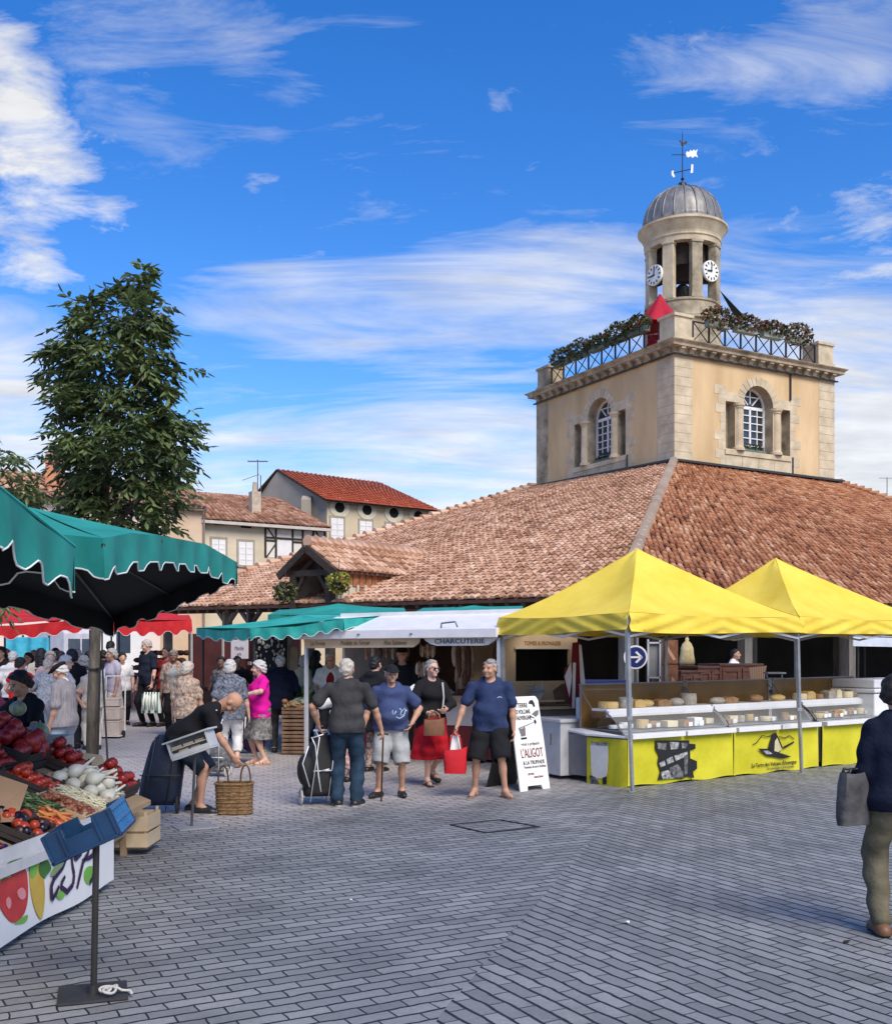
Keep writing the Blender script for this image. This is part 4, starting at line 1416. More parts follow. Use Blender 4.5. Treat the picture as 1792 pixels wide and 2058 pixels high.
for i in range(46):
 y = 560 + 520 * (i + rr.random()) / 46
 l, r_ = crown_at(y)
 a = rr.uniform(0, 2 * PI)
 cxp, hw = (l + r_) / 2, (r_ - l) / 2
 e_ = P(cxp + hw * .82 * math.cos(a), y, TD + math.sin(a) * hw * .82 / F * TD)
 k = min(len(lead) - 2, int((1100 - (y + 90)) / 540 * (len(lead) - 1)))
 k = max(0, k)
 f_ = rr.random()
 s_ = lead[k].lerp(lead[k + 1], f_)
 mid = s_.lerp(e_, .5) + V((0, 0, .12))
 mb.tube([s_, mid, e_], [.022, .014, .006], 5)
 ends.append((s_, mid, e_))
mb.build('limb', BARK, tree, smooth=True)
mb = MB()
cnt = 0
while cnt < 1750:
 y = rr.uniform(535, 1098)
 l, r_ = crown_at(y)
 cxp, hw = (l + r_) / 2, max(5, (r_ - l) / 2 - (26 if y < 610 else 14))
 if rr.random() > (hw + 8) / 165:
  continue
 a = rr.uniform(0, 2 * PI)
 k = math.sqrt(rr.uniform(.12, 1))
 nz = math.sin(y * .047 + 2.2 * math.cos(a * 2)) * math.sin(a * 3 + y * .021)
 if nz < -.30 and k > .62:
  continue
 k = k * rr.choice((.88, .92, .95, 1.14))
 p = P(cxp + hw * .95 * k * math.cos(a), y, TD + math.sin(a) * k * hw * .95 / F * TD)
 out = V((math.cos(a) + rr.gauss(0, .5), math.sin(a) + rr.gauss(0, .5), rr.uniform(-.55, .35) + (.7 if y < 620 else 0)))
 pinnate(mb, p, out, rr.uniform(.20, .34) * (.7 if y < 600 else 1), rr.choice((3, 3, 4)), rr, .066, .17)
 cnt += 1
mb.build('crown', LEAFM, tree, smooth=False, fixn=False)
t_ = thing('tree_stake', 'thin black steel stakes tied to the slim trunk', 'tree stake', P(207, 1525, TD - .4))
t_.location.z = gz(0, TD)
mb = MB()
for (xa, ya, xb, yb, d) in ((206, 1345, 217, 1531, TD - .35), (201, 1345, 196, 1525, TD - .2)):
 a, b_ = P(xa, ya, TD - .15), P(xb, yb, d)
 b_.z = gz(b_.x, d)
 mb.tube([a, b_], .017, 6)
mb.build('stake', IRON, t_)
mb = MB()
c = P(189, 1345, TD)
mb.tube([c + V((.105 * math.cos(2 * PI * k / 14), .105 * math.sin(2 * PI * k / 14), 0)) for k in range(15)], .016, 6)
mb.tube([P(194, 1344, TD - .1), P(208, 1344, TD - .15)], .016, 6)
mb.build('tie', IRON, t_)
t_ = thing('street_tree', 'sparse leafy branches of another tree reaching in at the left edge', 'tree', V((-7.9, 15.5, gz(-7.9, 15.5))))
mb = MB()
b0 = V((-7.9, 15.5, gz(-7.9, 15.5)))
mb.tube([b0, b0 + V((0, 0, 3)), b0 + V((.1, 0, 5))], [.08, .07, .04], 10)
for (px_, py_) in ((15, 905), (55, 955), (20, 985), (60, 1000), (8, 1215), (-60, 880), (-40, 1000)):
 e_ = P(px_, py_, 15.3)
 mb.tube([b0 + V((0, 0, 2.6 if py_ > 1100 else 3.4)), (b0 + V((0, 0, 3.6))).lerp(e_, .6), e_], [.025, .015, .006], 5)
mb.build('trunk', BARK, t_, smooth=True)
mb = MB()
for i in range(260):
 c, sp = rr.choice(((( 12, 925), 26), ((45, 965), 26), ((30, 990), 26), ((75, 1000), 18), ((4, 1215), 16), ((-60, 900), 60), ((-80, 1000), 60), ((-120, 860), 70)))
 if rr.random() < .45 and c[0] > 0:
  continue
 p = P(c[0] + rr.gauss(0, sp * .6), c[1] + rr.gauss(0, sp * .5), 15.3 + rr.gauss(0, .25))
 pinnate(mb, p, V((rr.gauss(.3, 1), rr.gauss(0, 1), rr.uniform(-.6, .2))), rr.uniform(.18, .3), 3, rr, .055, .15)
mb.build('crown', LEAFM, t_, fixn=False)
# ================================================================== PEOPLE
def surface_nets(D, lo, vox):
 """polygonise a sampled distance field (negative inside): one vertex per crossed cell"""
 S = D < 0
 c = [(i, j, k) for i in (0, 1) for j in (0, 1) for k in (0, 1)]
 nx, ny, nz = D.shape
 def sub(A, o):
  return A[o[0]:nx - 1 + o[0], o[1]:ny - 1 + o[1], o[2]:nz - 1 + o[2]]
 cnt = sum(sub(S, o).astype(np.int8) for o in c)
 act = (cnt > 0) & (cnt < 8)
 idx = np.argwhere(act)
 n = len(idx)
 vid = np.full(act.shape, -1, dtype=np.int64)
 vid[act] = np.arange(n)
 acc = np.zeros((n, 3))
 num = np.zeros(n)
 vals = {o: D[idx[:, 0] + o[0], idx[:, 1] + o[1], idx[:, 2] + o[2]] for o in c}
 for o in c:
  for ax in range(3):
   if o[ax]:
    continue
   q = list(o)
   q[ax] = 1
   q = tuple(q)
   a, b = vals[o], vals[q]
   cr = (a < 0) != (b < 0)
   t = np.where(cr, a / np.where(cr, a - b, 1), 0)
   p = np.tile(np.array(o, float), (n, 1))
   p[:, ax] = t
   acc[cr] += p[cr]
   num[cr] += 1
 verts = (idx + acc / num[:, None]) * vox + np.array(lo)
 faces = []
 for ax in range(3):
  a = [slice(1, None)] * 3
  sl0 = [slice(1, -1)] * 3
  sl0[ax] = slice(0, -1)
  sl1 = [slice(1, -1)] * 3
  sl1[ax] = slice(1, None)
  s0, s1 = S[tuple(sl0)], S[tuple(sl1)]
  e = np.argwhere(s0 != s1)
  if not len(e):
   continue
  inside = s0[e[:, 0], e[:, 1], e[:, 2]]
  off = np.array([1, 1, 1])
  off[ax] = 0
  base = e + off
  u, v = (ax + 1) % 3, (ax + 2) % 3
  q = []
  for du, dv in ((-1, -1), (0, -1), (0, 0), (-1, 0)):
   r = base.copy()
   r[:, u] += du
   r[:, v] += dv
   q.append(vid[r[:, 0], r[:, 1], r[:, 2]])
  f = np.stack(q, 1)
  f[~inside] = f[~inside][:, ::-1]
  faces.append(f)
 return verts, np.concatenate(faces)
class Field:
 def __init__(self, lo, hi, vox):
  self.lo = np.array(lo, float)
  self.vox = vox
  self.n = [max(4, int(math.ceil((hi[i] - lo[i]) / vox)) + 1) for i in range(3)]
  self.D = np.full(self.n, 0.3, dtype=np.float32)
  self.ax = [self.lo[i] + vox * np.arange(self.n[i]) for i in range(3)]
 def win(self, lo, hi):
  s = []
  for i in range(3):
   a = max(0, int((lo[i] - self.lo[i]) / self.vox) - 1)
   b = min(self.n[i], int((hi[i] - self.lo[i]) / self.vox) + 3)
   if b <= a:
    return None
   s.append(slice(a, b))
  return tuple(s)
 def apply(self, lo, hi, fn, k, sub=False):
  m = k + 2 * self.vox
  w_ = self.win([x - m for x in lo], [x + m for x in hi])
  if w_ is None:
   return
  X, Y, Z = (self.ax[0][w_[0]][:, None, None], self.ax[1][w_[1]][None, :, None], self.ax[2][w_[2]][None, None, :])
  d = fn(X, Y, Z)
  a = self.D[w_]
  if sub:
   d = -d
   h = np.clip(.5 - .5 * (a - d) / k, 0, 1)
   self.D[w_] = a + (d - a) * h + k * h * (1 - h)
  else:
   h = np.clip(.5 + .5 * (a - d) / k, 0, 1)
   self.D[w_] = a + (d - a) * h - k * h * (1 - h)
 def cone(self, a, b, r0, r1, k=.02, sub=False):
  a, b = np.array(a, float), np.array(b, float)
  ba = b - a
  l2 = max(1e-9, float(ba @ ba))
  r = max(r0, r1)
  def fn(X, Y, Z):
   x, y, z = X - a[0], Y - a[1], Z - a[2]
   t = np.clip((x * ba[0] + y * ba[1] + z * ba[2]) / l2, 0, 1)
   return np.sqrt((x - t * ba[0]) ** 2 + (y - t * ba[1]) ** 2 + (z - t * ba[2]) ** 2) - (r0 + (r1 - r0) * t)
  self.apply(np.minimum(a, b) - r, np.maximum(a, b) + r, fn, k, sub)
 def ell(self, c, r, R=None, k=.02, sub=False):
  c = np.array(c, float)
  R = np.eye(3) if R is None else np.array(R, float)
  m = max(r)
  def fn(X, Y, Z):
   x, y, z = X - c[0], Y - c[1], Z - c[2]
   p = [R[0][i] * x + R[1][i] * y + R[2][i] * z for i in range(3)]
   k0 = np.sqrt(sum((p[i] / r[i]) ** 2 for i in range(3))) + 1e-6
   k1 = np.sqrt(sum((p[i] / r[i] ** 2) ** 2 for i in range(3))) + 1e-6
   return k0 * (k0 - 1) / k1
  self.apply(c - m, c + m, fn, k, sub)
 def cut(self, p, n):
  """keep only the side the normal points away from"""
  p, n = np.array(p, float), np.array(n, float)
  n = n / np.linalg.norm(n)
  d = (self.ax[0][:, None, None] - p[0]) * n[0] + (self.ax[1][None, :, None] - p[1]) * n[1] + (self.ax[2][None, None, :] - p[2]) * n[2]
  self.D = np.maximum(self.D, d).astype(np.float32)
 def obj(self, name, mats, parent=None, region=None, wrinkle=0.0, seed=0, tidy=True, fq=1.0):
  D = self.D
  D[0], D[-1] = .1, .1
  D[:, 0], D[:, -1] = .1, .1
  D[:, :, 0], D[:, :, -1] = .1, .1
  v, f = surface_nets(D, self.lo, self.vox)
  if wrinkle:
   rs = np.random.RandomState(seed)
   o = np.zeros(len(v))
   for i in range(7):
    kx, ky = rs.uniform(-9, 9, 2) * fq
    kz = rs.uniform(10, 34) * (1 + (fq - 1) * .5)
    o += np.sin(v[:, 0] * kx + v[:, 1] * ky + v[:, 2] * kz + rs.uniform(0, 6)) * rs.uniform(.4, 1)
   cen = v.mean(0)
   d = v - cen
   d[:, 2] = 0
   d /= np.linalg.norm(d, axis=1)[:, None] + 1e-6
   v = v + d * (o * wrinkle / 3)[:, None]
  me = bpy.data.meshes.new(name)
  me.from_pydata(v.tolist(), [], f.tolist())
  if not isinstance(mats, (list, tuple)):
   mats = [mats]
  for m in mats:
   me.materials.append(m)
  if region is not None:
   me.polygons.foreach_set('material_index', region(v[f].mean(1)).astype(np.int32))
  me.polygons.foreach_set('use_smooth', np.ones(len(f), dtype=bool))
  if tidy:
   bm = bmesh.new()
   bm.from_mesh(me)
   bmesh.ops.recalc_face_normals(bm, faces=bm.faces)
   bm.to_mesh(me)
   bm.free()
  me.update()
  o_ = bpy.data.objects.new(name, me)
  COL.objects.link(o_)
  if parent is not None:
   o_.parent = parent
  return o_
def rot_x(a):
 return np.array([[1, 0, 0], [0, math.cos(a), -math.sin(a)], [0, math.sin(a), math.cos(a)]])
def rot_y(a):
 return np.array([[math.cos(a), 0, math.sin(a)], [0, 1, 0], [-math.sin(a), 0, math.cos(a)]])
def rot_z(a):
 return np.array([[math.cos(a), -math.sin(a), 0], [math.sin(a), math.cos(a), 0], [0, 0, 1]])
def two_bone(a, c, l1, l2, pole):
 a, c, pole = np.array(a, float), np.array(c, float), np.array(pole, float)
 d = c - a
 L_ = np.linalg.norm(d)
 mx = (l1 + l2) * .995
 if L_ > mx:
  c = a + d * mx / L_
  d = c - a
  L_ = mx
 u = d / L_
 x = (l1 * l1 - l2 * l2 + L_ * L_) / (2 * L_)
 h = math.sqrt(max(0, l1 * l1 - x * x))
 p = pole - u * (pole @ u)
 p = p / (np.linalg.norm(p) + 1e-9)
 return a + u * x + p * h, c
SKIN = {'fair': M('skin_fair', (.62, .36, .26), rough=.55, var=.08, scale=12, spec=.35, c2=(.66, .40, .30)),
  'tan': M('skin_tan', (.47, .255, .165), rough=.55, var=.08, scale=12, spec=.35),
  'dark': M('skin_dark', (.20, .105, .07), rough=.55, var=.08, scale=12)}
EYE = M('eye_dark', (.03, .022, .02), rough=.3)
LIP = M('lip', (.40, .15, .12), rough=.5)
BROW = M('brow', (.12, .09, .07), rough=.8)
HAIRS = {'white': M('hair_white', (.50, .48, .45), rough=.7, var=.2, scale=60, bump=.5, bscale=90, stretch=(1, 1, .3)),
  'grey': M('hair_grey', (.16, .15, .14), c2=(.42, .40, .37), rough=.7, var=.45, scale=50, bump=.5, bscale=90, stretch=(1, 1, .3)),
  'pale': M('hair_pale', (.42, .37, .30), c2=(.62, .57, .49), rough=.7, var=.25, scale=60, bump=.5, bscale=90, stretch=(1, 1, .3)),
  'brown': M('hair_brown', (.012, .008, .006), rough=.6, var=.4, scale=50, bump=.5, bscale=90, stretch=(1, 1, .3)),
  'black': M('hair_black', (.010, .009, .009), rough=.55, var=.3, bump=.4, bscale=90)}
def cloth(name, c, c2=None, var=.14, scale=5.0, bump=.8, rough=.9, **kw):
 return M('cloth_' + name, c, c2=c2, var=var, scale=scale, bump=bump, bscale=11, rough=rough, spec=.2, detail=3, **kw)
def person(label, at, H=1.70, yaw=0.0, sex='m', g=1.0, belly=0.0, lean=0.0, slean=0.0, head=(0, 0), skin='tan', hair=('short', 'grey'), top=None, bottom=None, shoes=None,
  feet=((.10, 0), (-.10, 0)), toes=(8, -8), hands=None, poles=None, curl=(.35, .35), vox=.012, hat=None, glasses=None, group=None, shoulders=1.0, twist=0.0, heel=(0, 0), hipz=None, wide=1.0, backpack=None):
 """one continuous body (the thing itself) with hair and clothes as children. Local axes: +Y forward, +X the person's RIGHT, Z up.
 hands: local targets (right, left); poles: elbow directions"""
 s = H / 1.72
 A = np.array
 hz = (hipz if hipz else .905 * s)
 Rt = rot_x(-RAD(lean)) @ rot_y(RAD(slean)) @ rot_z(RAD(twist))
 pel = A([0, 0, hz])
 def T(x, y, z):
  return pel + Rt @ (A([x, y, z]) * s)
 sh_w = .178 * (1.0 if sex == 'm' else .90) * shoulders * (0.88 + .12 * g)
 shR, shL = T(sh_w, -.01, .462), T(-sh_w, -.01, .462)
 hc = T(0, .035, .685)
 Rh = Rt @ rot_z(RAD(head[0])) @ rot_x(RAD(head[1]))
 if hands is None:
  hands = ((.25 * g, .06, .80 * s), (-.25 * g, .06, .80 * s))
 poles = poles or ((.6, -1, -.2), (-.6, -1, -.2))
 arms = []
 for sh, hd, pl in ((shR, hands[0], poles[0]), (shL, hands[1], poles[1])):
  el, wr = two_bone(sh, hd, .285 * s, .255 * s, pl)
  arms.append((sh, el, wr))
 legs = []
 for i, sx in enumerate((1, -1)):
  hip = pel + rot_z(RAD(twist * .3)) @ A([sx * .088 * s * (.9 + .1 * g), 0, -.02 * s])
  fx, fy = feet[i]
  an = A([fx, fy - .01, .085 * s + heel[i]])
  kn, an = two_bone(hip, an, .425 * s, .425 * s, A([sx * .12, 1, 0]))
  legs.append((hip, kn, an, toes[i], heel[i]))
 allp = [hc + A([0, 0, .24]), hc - A([0.13, .16, .05]), hc + A([.13, .16, .05])] + [q for a in arms for q in a] + [q for l in legs for q in l[:3]] + [A([0, 0, 0])]
 for a in arms:
  allp.append(a[2] + (a[2] - a[1]) / np.linalg.norm(a[2] - a[1]) * .2)
 lo = np.min(allp, 0) - A([.22 * g, .24 + belly, .03])
 hi = np.max(allp, 0) + A([.22 * g, .24 + belly, .05])
 lo[2] = -.01
 fem = sex == 'f'
 def torso(F_, inf=0.0, k=.05):
  i = inf
  F_.ell(T(0, -.005, .03), (.162 * g * s + i, (.112 + .02 * (g - 1)) * s * (1 + .3 * (g - 1)) + i, .135 * s + i), Rt, k)
  F_.ell(T(0, 0, .20), (.145 * g * s + i, .10 * s * (.7 + .3 * g) + i, .16 * s + i), Rt, k)
  F_.ell(T(0, 0, .36), (.165 * (.75 + .25 * g) * s + i, .112 * s * (.8 + .2 * g) + i, .17 * s + i), Rt, k)
  F_.cone(shL, shR, .050 * s + i * .6, .050 * s + i * .6, k)
  F_.cone(T(-.07, -.015, .53), T(.07, -.015, .53), .042 * s + i * .7, .042 * s + i * .7, k)
  if belly:
   F_.ell(T(0, .045 + belly * .5, .15), (.135 * g * s + i, (.07 + belly * .75) * s + i, .155 * s + i), Rt, k)
  if fem:
   for q in (-1, 1):
    F_.ell(T(.075 * q, .085 + .02 * (g - 1), .335), (.072 * s + i, .062 * s * g + i, .07 * s + i), Rt, k)
 def upper(F_, i, inf, frac, k=.03):
  sh, el, wr = arms[i]
  q = sh + (el - sh) * min(1, frac / .53)
  r = (.050 + .006 * (g - 1)) * s
  F_.cone(sh, q, r + inf * .55, r * .92 + inf * .8 + (.010 if frac < .6 else 0), k)
  if frac > .53:
   F_.cone(el, el + (wr - el) * min(1, (frac - .53) / .47), r * .84 + inf, .030 * s + inf, k)
 def leg(F_, i, inf, frac, k=.03, flare=0.0):
  hip, kn, an, _, _ = legs[i]
  r0, r1 = .088 * s * (.6 + .4 * g), .055 * s
  f1 = min(1, frac / .5)
  q = hip + (kn - hip) * f1
  F_.cone(hip, q, r0 + inf, r0 + (r1 - r0) * f1 + inf + flare * (f1 if frac <= .5 else .5), k)
  if frac > .5:
   f2 = (frac - .5) / .5
   cm_ = kn + (an - kn) * .32
   F_.ell(cm_ + A([0, -.020 * s, 0]), (.046 * s + inf, .046 * s + inf, .11 * s + inf), None, k)
   F_.cone(kn, kn + (an - kn) * f2, r1 + .006 + inf + flare * .5, r1 + (.040 * s - r1) * f2 + inf + flare, k)
 # body
 B = Field(lo, hi, vox)
 torso(B, 0.0)
 B.cone(T(0, -.01, .50), hc + Rh @ A([0, -.02, -.05]) * s, .054 * s * (.85 + .15 * g), .050 * s, .03)
 hs_ = s * (1.0 if H > 1.5 else 1.08)
 W = lambda x, y, z: hc + Rh @ (A([x, y, z]) * hs_)
 B.ell(W(0, -.012, .028), (.075 * hs_, .095 * hs_, .090 * hs_), Rh, .02)
 B.ell(W(0, .022, -.042), (.057 * hs_, .068 * hs_, .068 * hs_), Rh, .03)
 B.ell(W(0, .070, -.088), (.026 * hs_, .022 * hs_, .020 * hs_), Rh, .02)
 if vox < .015:
  for q in (-1, 1):
   B.ell(W(.031 * q, .100, .006), (.017, .020, .011), Rh, .012, sub=True)
   B.ell(W(.045 * q, .062, -.03), (.022, .024, .022), Rh, .02)
  B.cone(W(-.040, .074, .030), W(.040, .074, .030), .012, .012, .012)
  B.cone(W(-.020, .082, -.058), W(.020, .082, -.058), .009, .009, .008)
 B.cone(W(0, .088, .014), W(0, .108, -.022), .010, .0155, .010)
 for q in (-1, 1):
  B.ell(W(.076 * q, -.006, -.004), (.011, .024, .033), Rh, .008)
 for i in (0, 1):
  sh, el, wr = arms[i]
  r = (.046 + .006 * (g - 1)) * s
  B.cone(sh, el, r, r * .80, .02)
  B.cone(el, el + (wr - el) * .35, r * .80, r * .84, .02)
  B.cone(el + (wr - el) * .3, wr, r * .84, .026 * s, .02)
  d = (wr - el) / np.linalg.norm(wr - el)
  med = A([-1.0 if i == 0 else 1.0, .25, 0])
  med = med - d * (med @ d)
  nL_ = np.linalg.norm(med)
  pn = med / nL_ if nL_ > 1e-3 else A([0, 1, 0])
  sd = np.cross(d, pn)
  if sd[1] < 0:
   sd = -sd
  hl = .185 * s
  pc = wr + d * hl * .26
  Rp = np.stack([sd, pn, d], 1)
  B.ell(pc, (.041 * s, .017 * s, .052 * s), Rp, .012)
  fr = max(.0085, vox * .78)
  sp = .0205 * s if vox < .011 else .019 * s
  for j, (ox, fl) in enumerate(((-1.5, .34), (-.5, .42), (.5, .45), (1.5, .40))):
   k0 = pc + d * hl * .20 + sd * ox * sp
   cu = curl[i] * (1.35 - .1 * j)
   p = k0
   dd = d + sd * ox * .06
   for seg_ in range(3):
    ang = cu * (.55 + .35 * seg_)
    dn = dd * math.cos(ang) + pn * math.sin(ang)
    dn = dn / np.linalg.norm(dn)
    q = p + dn * hl * fl * (.46, .30, .24)[seg_]
    B.cone(p, q, fr * (1.05 - .08 * seg_), fr * (.98 - .1 * seg_), .004)
    p = q
    dd = dn
  tb = pc - d * hl * .08 + sd * .030 * s
  t1_ = tb + (sd * .75 + d * .75 + pn * (.15 + .5 * curl[i])) * hl * .17
  t2_ = t1_ + (d * .85 + sd * .25 + pn * (.3 + .9 * curl[i])) * hl * .14
  B.cone(tb, t1_, fr * 1.25, fr * 1.12, .01)
  B.cone(t1_, t2_, fr * 1.1, fr * .9, .005)
 for i in (0, 1):
  hip, kn, an, toe, hl_ = legs[i]
  B.cone(hip, kn, .082 * s * (.6 + .4 * g), .052 * s, .03)
  B.cone(kn, an, .048 * s, .034 * s, .02)
  cm = kn + (an - kn) * .32
  B.ell(cm + A([0, -.022 * s, 0]), (.046 * s, .045 * s, .10 * s), None, .03)
  Rf = rot_z(RAD(-toe if i == 0 else -toe))
  tilt = -hl_ * 1.6
  fd = Rf @ A([0, math.cos(tilt), math.sin(tilt)])
  hb = an + A([0, 0, -.050 * s]) - fd * .045 * s
  fb = an + A([0, 0, -.055 * s]) + fd * .125 * s
  B.cone(an, hb, .034 * s, .033 * s, .02)
  B.cone(an, fb, .036 * s, .028 * s, .03)
  B.cone(hb, fb, .031 * s, .028 * s, .02)
  B.cone(fb, fb + fd * .045 * s, .029 * s, .020 * s, .015)
 def region(cn):
  out = np.zeros(len(cn))
  loc = (cn - hc) @ Rh / hs_
  fr_ = loc[:, 1] > .045
  for q in (-1, 1):
   e = ((loc[:, 0] - .031 * q) / .0120) ** 2 + ((loc[:, 2] - .006) / .0055) ** 2 < 1
   out[e & fr_] = 1
   b = (np.abs(loc[:, 0] - .033 * q) < .019) & (np.abs(loc[:, 2] - .031 + .15 * np.abs(np.abs(loc[:, 0]) - .03)) < .0065)
   out[b & fr_] = 3
  m_ = (np.abs(loc[:, 0]) < .024) & (np.abs(loc[:, 2] + .058) < .0065) & fr_
  out[m_] = 2
  return out
 browm = HAIRS.get(hair[1] if hair else 'grey', BROW) if hair and hair[1] in ('white', 'pale', 'grey') else BROW
 body = B.obj('person', [SKIN[skin], EYE, LIP, browm], None, region)
 body.location = at
 body.rotation_euler = (0, 0, yaw)
 props(body, label, 'person', group)
 # clothes
 tid = abs(hash(label)) % 1000
 tid = sum(ord(ch) for ch in label) % 1000
 if top:
  Fd = Field(lo, hi, vox)
  inf = top.get('loose', .016)
  torso(Fd, inf)
  for i in (0, 1):
   upper(Fd, i, top.get('arm', inf) , top.get('sleeve', .33))
  hem = top.get('hem', -.06)
  fw = .010 if inf > .018 else 0
  for q in (-1, 1):
   Fd.cone(T(q * .062 * g, belly * .35, .16), T(q * (.076 * g), belly * .2, hem - .05), .100 * s * (.6 + .4 * g) + inf, .104 * s * (.6 + .4 * g) + inf + fw - min(0, hem + .1) * .06, .05)
  w_ = (slice(None),) * 3
  X, Y, Z = Fd.ax[0][:, None, None], Fd.ax[1][None, :, None], Fd.ax[2][None, None, :]
  hp = T(0, 0, hem)
  nn = -(Rt @ A([0, 0, 1]))
  d = (X - hp[0]) * nn[0] + (Y - hp[1]) * nn[1] + (Z - hp[2]) * nn[2]
  Fd.D = np.maximum(Fd.D, d).astype(np.float32)
  if top.get('sleeve', .33) > .6:
   F2 = Field(lo, hi, vox)
   for i in (0, 1):
    upper(F2, i, top.get('arm', inf), top['sleeve'])
   Fd.D = np.minimum(Fd.D, F2.D)
  vn = top.get('neck', 0)
  Fd.ell(T(0, .045, .56), (.062 * s, .07 * s, .05 * s), Rt, .01, sub=True)
  if vn:
   Fd.cone(T(0, .14, .56), T(0, .15, .56 - vn), .062 * s, .018 * s, .012, sub=True)
  if top.get('open'):
   ow = top['open']
   Fd.cone(T(0, .20, .62), T(0, .20 + belly, hem - .1), ow * .8 + .06, ow + .06, .02, sub=True)
  o = Fd.obj(top.get('name', 'shirt'), top['mat'], body, wrinkle=top.get('wr', .013), seed=tid, fq=1.7)
  if top.get('under'):
   F2 = Field(lo, hi, vox)
   torso(F2, inf * .45)
   d2 = (X - hp[0]) * nn[0] + (Y - hp[1]) * nn[1] + (Z - hp[2] - .02) * nn[2]
   F2.D = np.maximum(F2.D, d2).astype(np.float32)
   F2.ell(T(0, .05, .55), (.065 * s, .08 * s, .07 * s), Rt, .01, sub=True)
   F2.obj(top.get('uname', 'blouse'), top['under'], body, wrinkle=.004, seed=tid + 1)
  if top.get('collar'):
   F2 = Field(lo, hi, vox)
   F2.cone(T(0, -.015, .535), T(0, 0, .575), .072 * s, .062 * s, .01)
   F2.cone(T(0, -.01, .55), hc, .056 * s, .052 * s, .005, sub=True)
   F2.obj('collar', top['collar'], body)
 if bottom:
  Fd = Field(lo, hi, vox)
  inf = bottom.get('loose', .014)
  kind = bottom['kind']
  ip = min(inf, .014)
  Fd.ell(T(0, -.008, .02), (.158 * g * s + ip, .112 * s * (.8 + .2 * g) + ip, .135 * s + ip), Rt, .05)
  if belly:
   Fd.ell(T(0, .02 + belly * .4, .04), (.12 * g * s + ip, (.06 + belly * .5) * s + ip, .10 * s + ip), Rt, .05)
  if kind == 'skirt':
   ln_ = bottom['len'] * s
   fl = bottom.get('flare', .03)
   mid = (legs[0][2] + legs[1][2]) / 2
   for q in (-1, 1):
    a = pel + A([q * .055 * g, 0, 0])
    b = A([q * (.07 * g + fl * .6) + mid[0] * .5, mid[1] * .5, ln_])
    Fd.cone(a, b, .118 * s * (.6 + .4 * g) + inf, .125 * s * (.6 + .4 * g) + inf + fl, .06)
   for i in (0, 1):
    hip_, kn_, an_ = legs[i][:3]
    Fd.cone(hip_, kn_, .095 * s + inf, .075 * s + inf, .05)
    Fd.cone(kn_, an_, .075 * s + inf, .06 * s + inf, .05)
   Fd.cut((0, 0, ln_), (0, 0, -1))
  else:
   fr = {'trousers': .97, 'jeans': .99, 'shorts': .46, 'cropped': .80}[kind]
   fr = bottom.get('frac', fr)
   for i in (0, 1):
    leg(Fd, i, inf, fr, .03, bottom.get('flare', 0.0))
   hip, kn, an, _, _ = legs[0]
   if fr < .95:
    for i in (0, 1):
     hip, kn, an, _, _ = legs[i]
     q = hip + (kn - hip) * min(1, fr / .5) if fr <= .5 else kn + (an - kn) * (fr - .5) / .5
     ax_ = (kn - hip) if fr <= .5 else (an - kn)
     ax_ = ax_ / np.linalg.norm(ax_)
     rr_ = .13 * s
     Fd.cone(q + ax_ * rr_, q + ax_ * (rr_ + .08), rr_, rr_, .004, sub=True)
  Fd.cut(T(0, 0, .10), Rt @ A([0, 0, 1]))
  Fd.obj({'skirt': 'skirt', 'trousers': 'trousers', 'jeans': 'trousers', 'cropped': 'trousers', 'shorts': 'shorts'}[kind], bottom['mat'], body, wrinkle=bottom.get('wr', .011), seed=tid + 5, fq=1.7)
 if shoes:
  for i in (0, 1):
   hip, kn, an, toe, hl_ = legs[i]
   Rf = rot_z(RAD(-toe))
   tilt = -hl_ * 1.6
   fd = Rf @ A([0, math.cos(tilt), math.sin(tilt)])
   hb = an + A([0, 0, -.050 * s]) - fd * .05 * s
   fb = an + A([0, 0, -.055 * s]) + fd * .13 * s
   l_, h_ = np.minimum(hb, fb) - .12, np.maximum(hb, fb) + .12
   h_[2] = an[2] + .10
   l_[2] = min(l_[2], hb[2] - .08)
   Fs = Field(l_, h_, min(vox, .010))
   kd = shoes.get('kind', 'shoe')
   if kd == 'shoe' or kd == 'boot':
    Fs.cone(an + A([0, 0, -.02]), hb, .041 * s, .044 * s, .02)
    Fs.cone(an + A([0, 0, -.03]), fb, .044 * s, .040 * s, .03)
    Fs.cone(hb, fb, .044 * s, .041 * s, .02)
    Fs.cone(fb, fb + fd * .055 * s, .041 * s, .030 * s, .02)
    if kd == 'boot':
     Fs.cone(an, an + A([0, 0, .06]), .045 * s, .043 * s, .02)
    o = Fs.obj('shoe', [shoes['mat'], shoes.get('sole', shoes['mat'])], body,
      region=lambda cn, z=hb[2] - .018 * s: (cn[:, 2] < z).astype(int) if not hl_ else np.zeros(len(cn)))
   else:
    dn = A([0, 0, -.035 * s])
    Fs.cone(hb + dn - fd * .01, fb + dn + fd * .05, .040 * s, .046 * s, .01)
    Fs.cut(hb + A([0, 0, -.022 * s]) , A([0, 0, 1.]) if not hl_ else np.cross(Rf @ A([1, 0, 0]), fd))
    sx = Rf @ A([1, 0, 0])
    F3 = Fs
    for f_ in ((.62, .92) if kd == 'sandal' else (.75,)):
     c_ = hb + (fb - hb) * f_
     for q0 in np.linspace(-1, 1, 7)[:-1]:
      q1 = q0 + 1 / 3
      p0 = c_ + sx * .038 * s * math.sin(q0 * 1.5) + A([0, 0, .036 * s * math.cos(q0 * 1.5) - .004])
      p1 = c_ + sx * .038 * s * math.sin(q1 * 1.5) + A([0, 0, .036 * s * math.cos(q1 * 1.5) - .004])
      F3.cone(p0, p1, .010, .010, .004)
    Fs.obj('sandal', shoes['mat'], body)
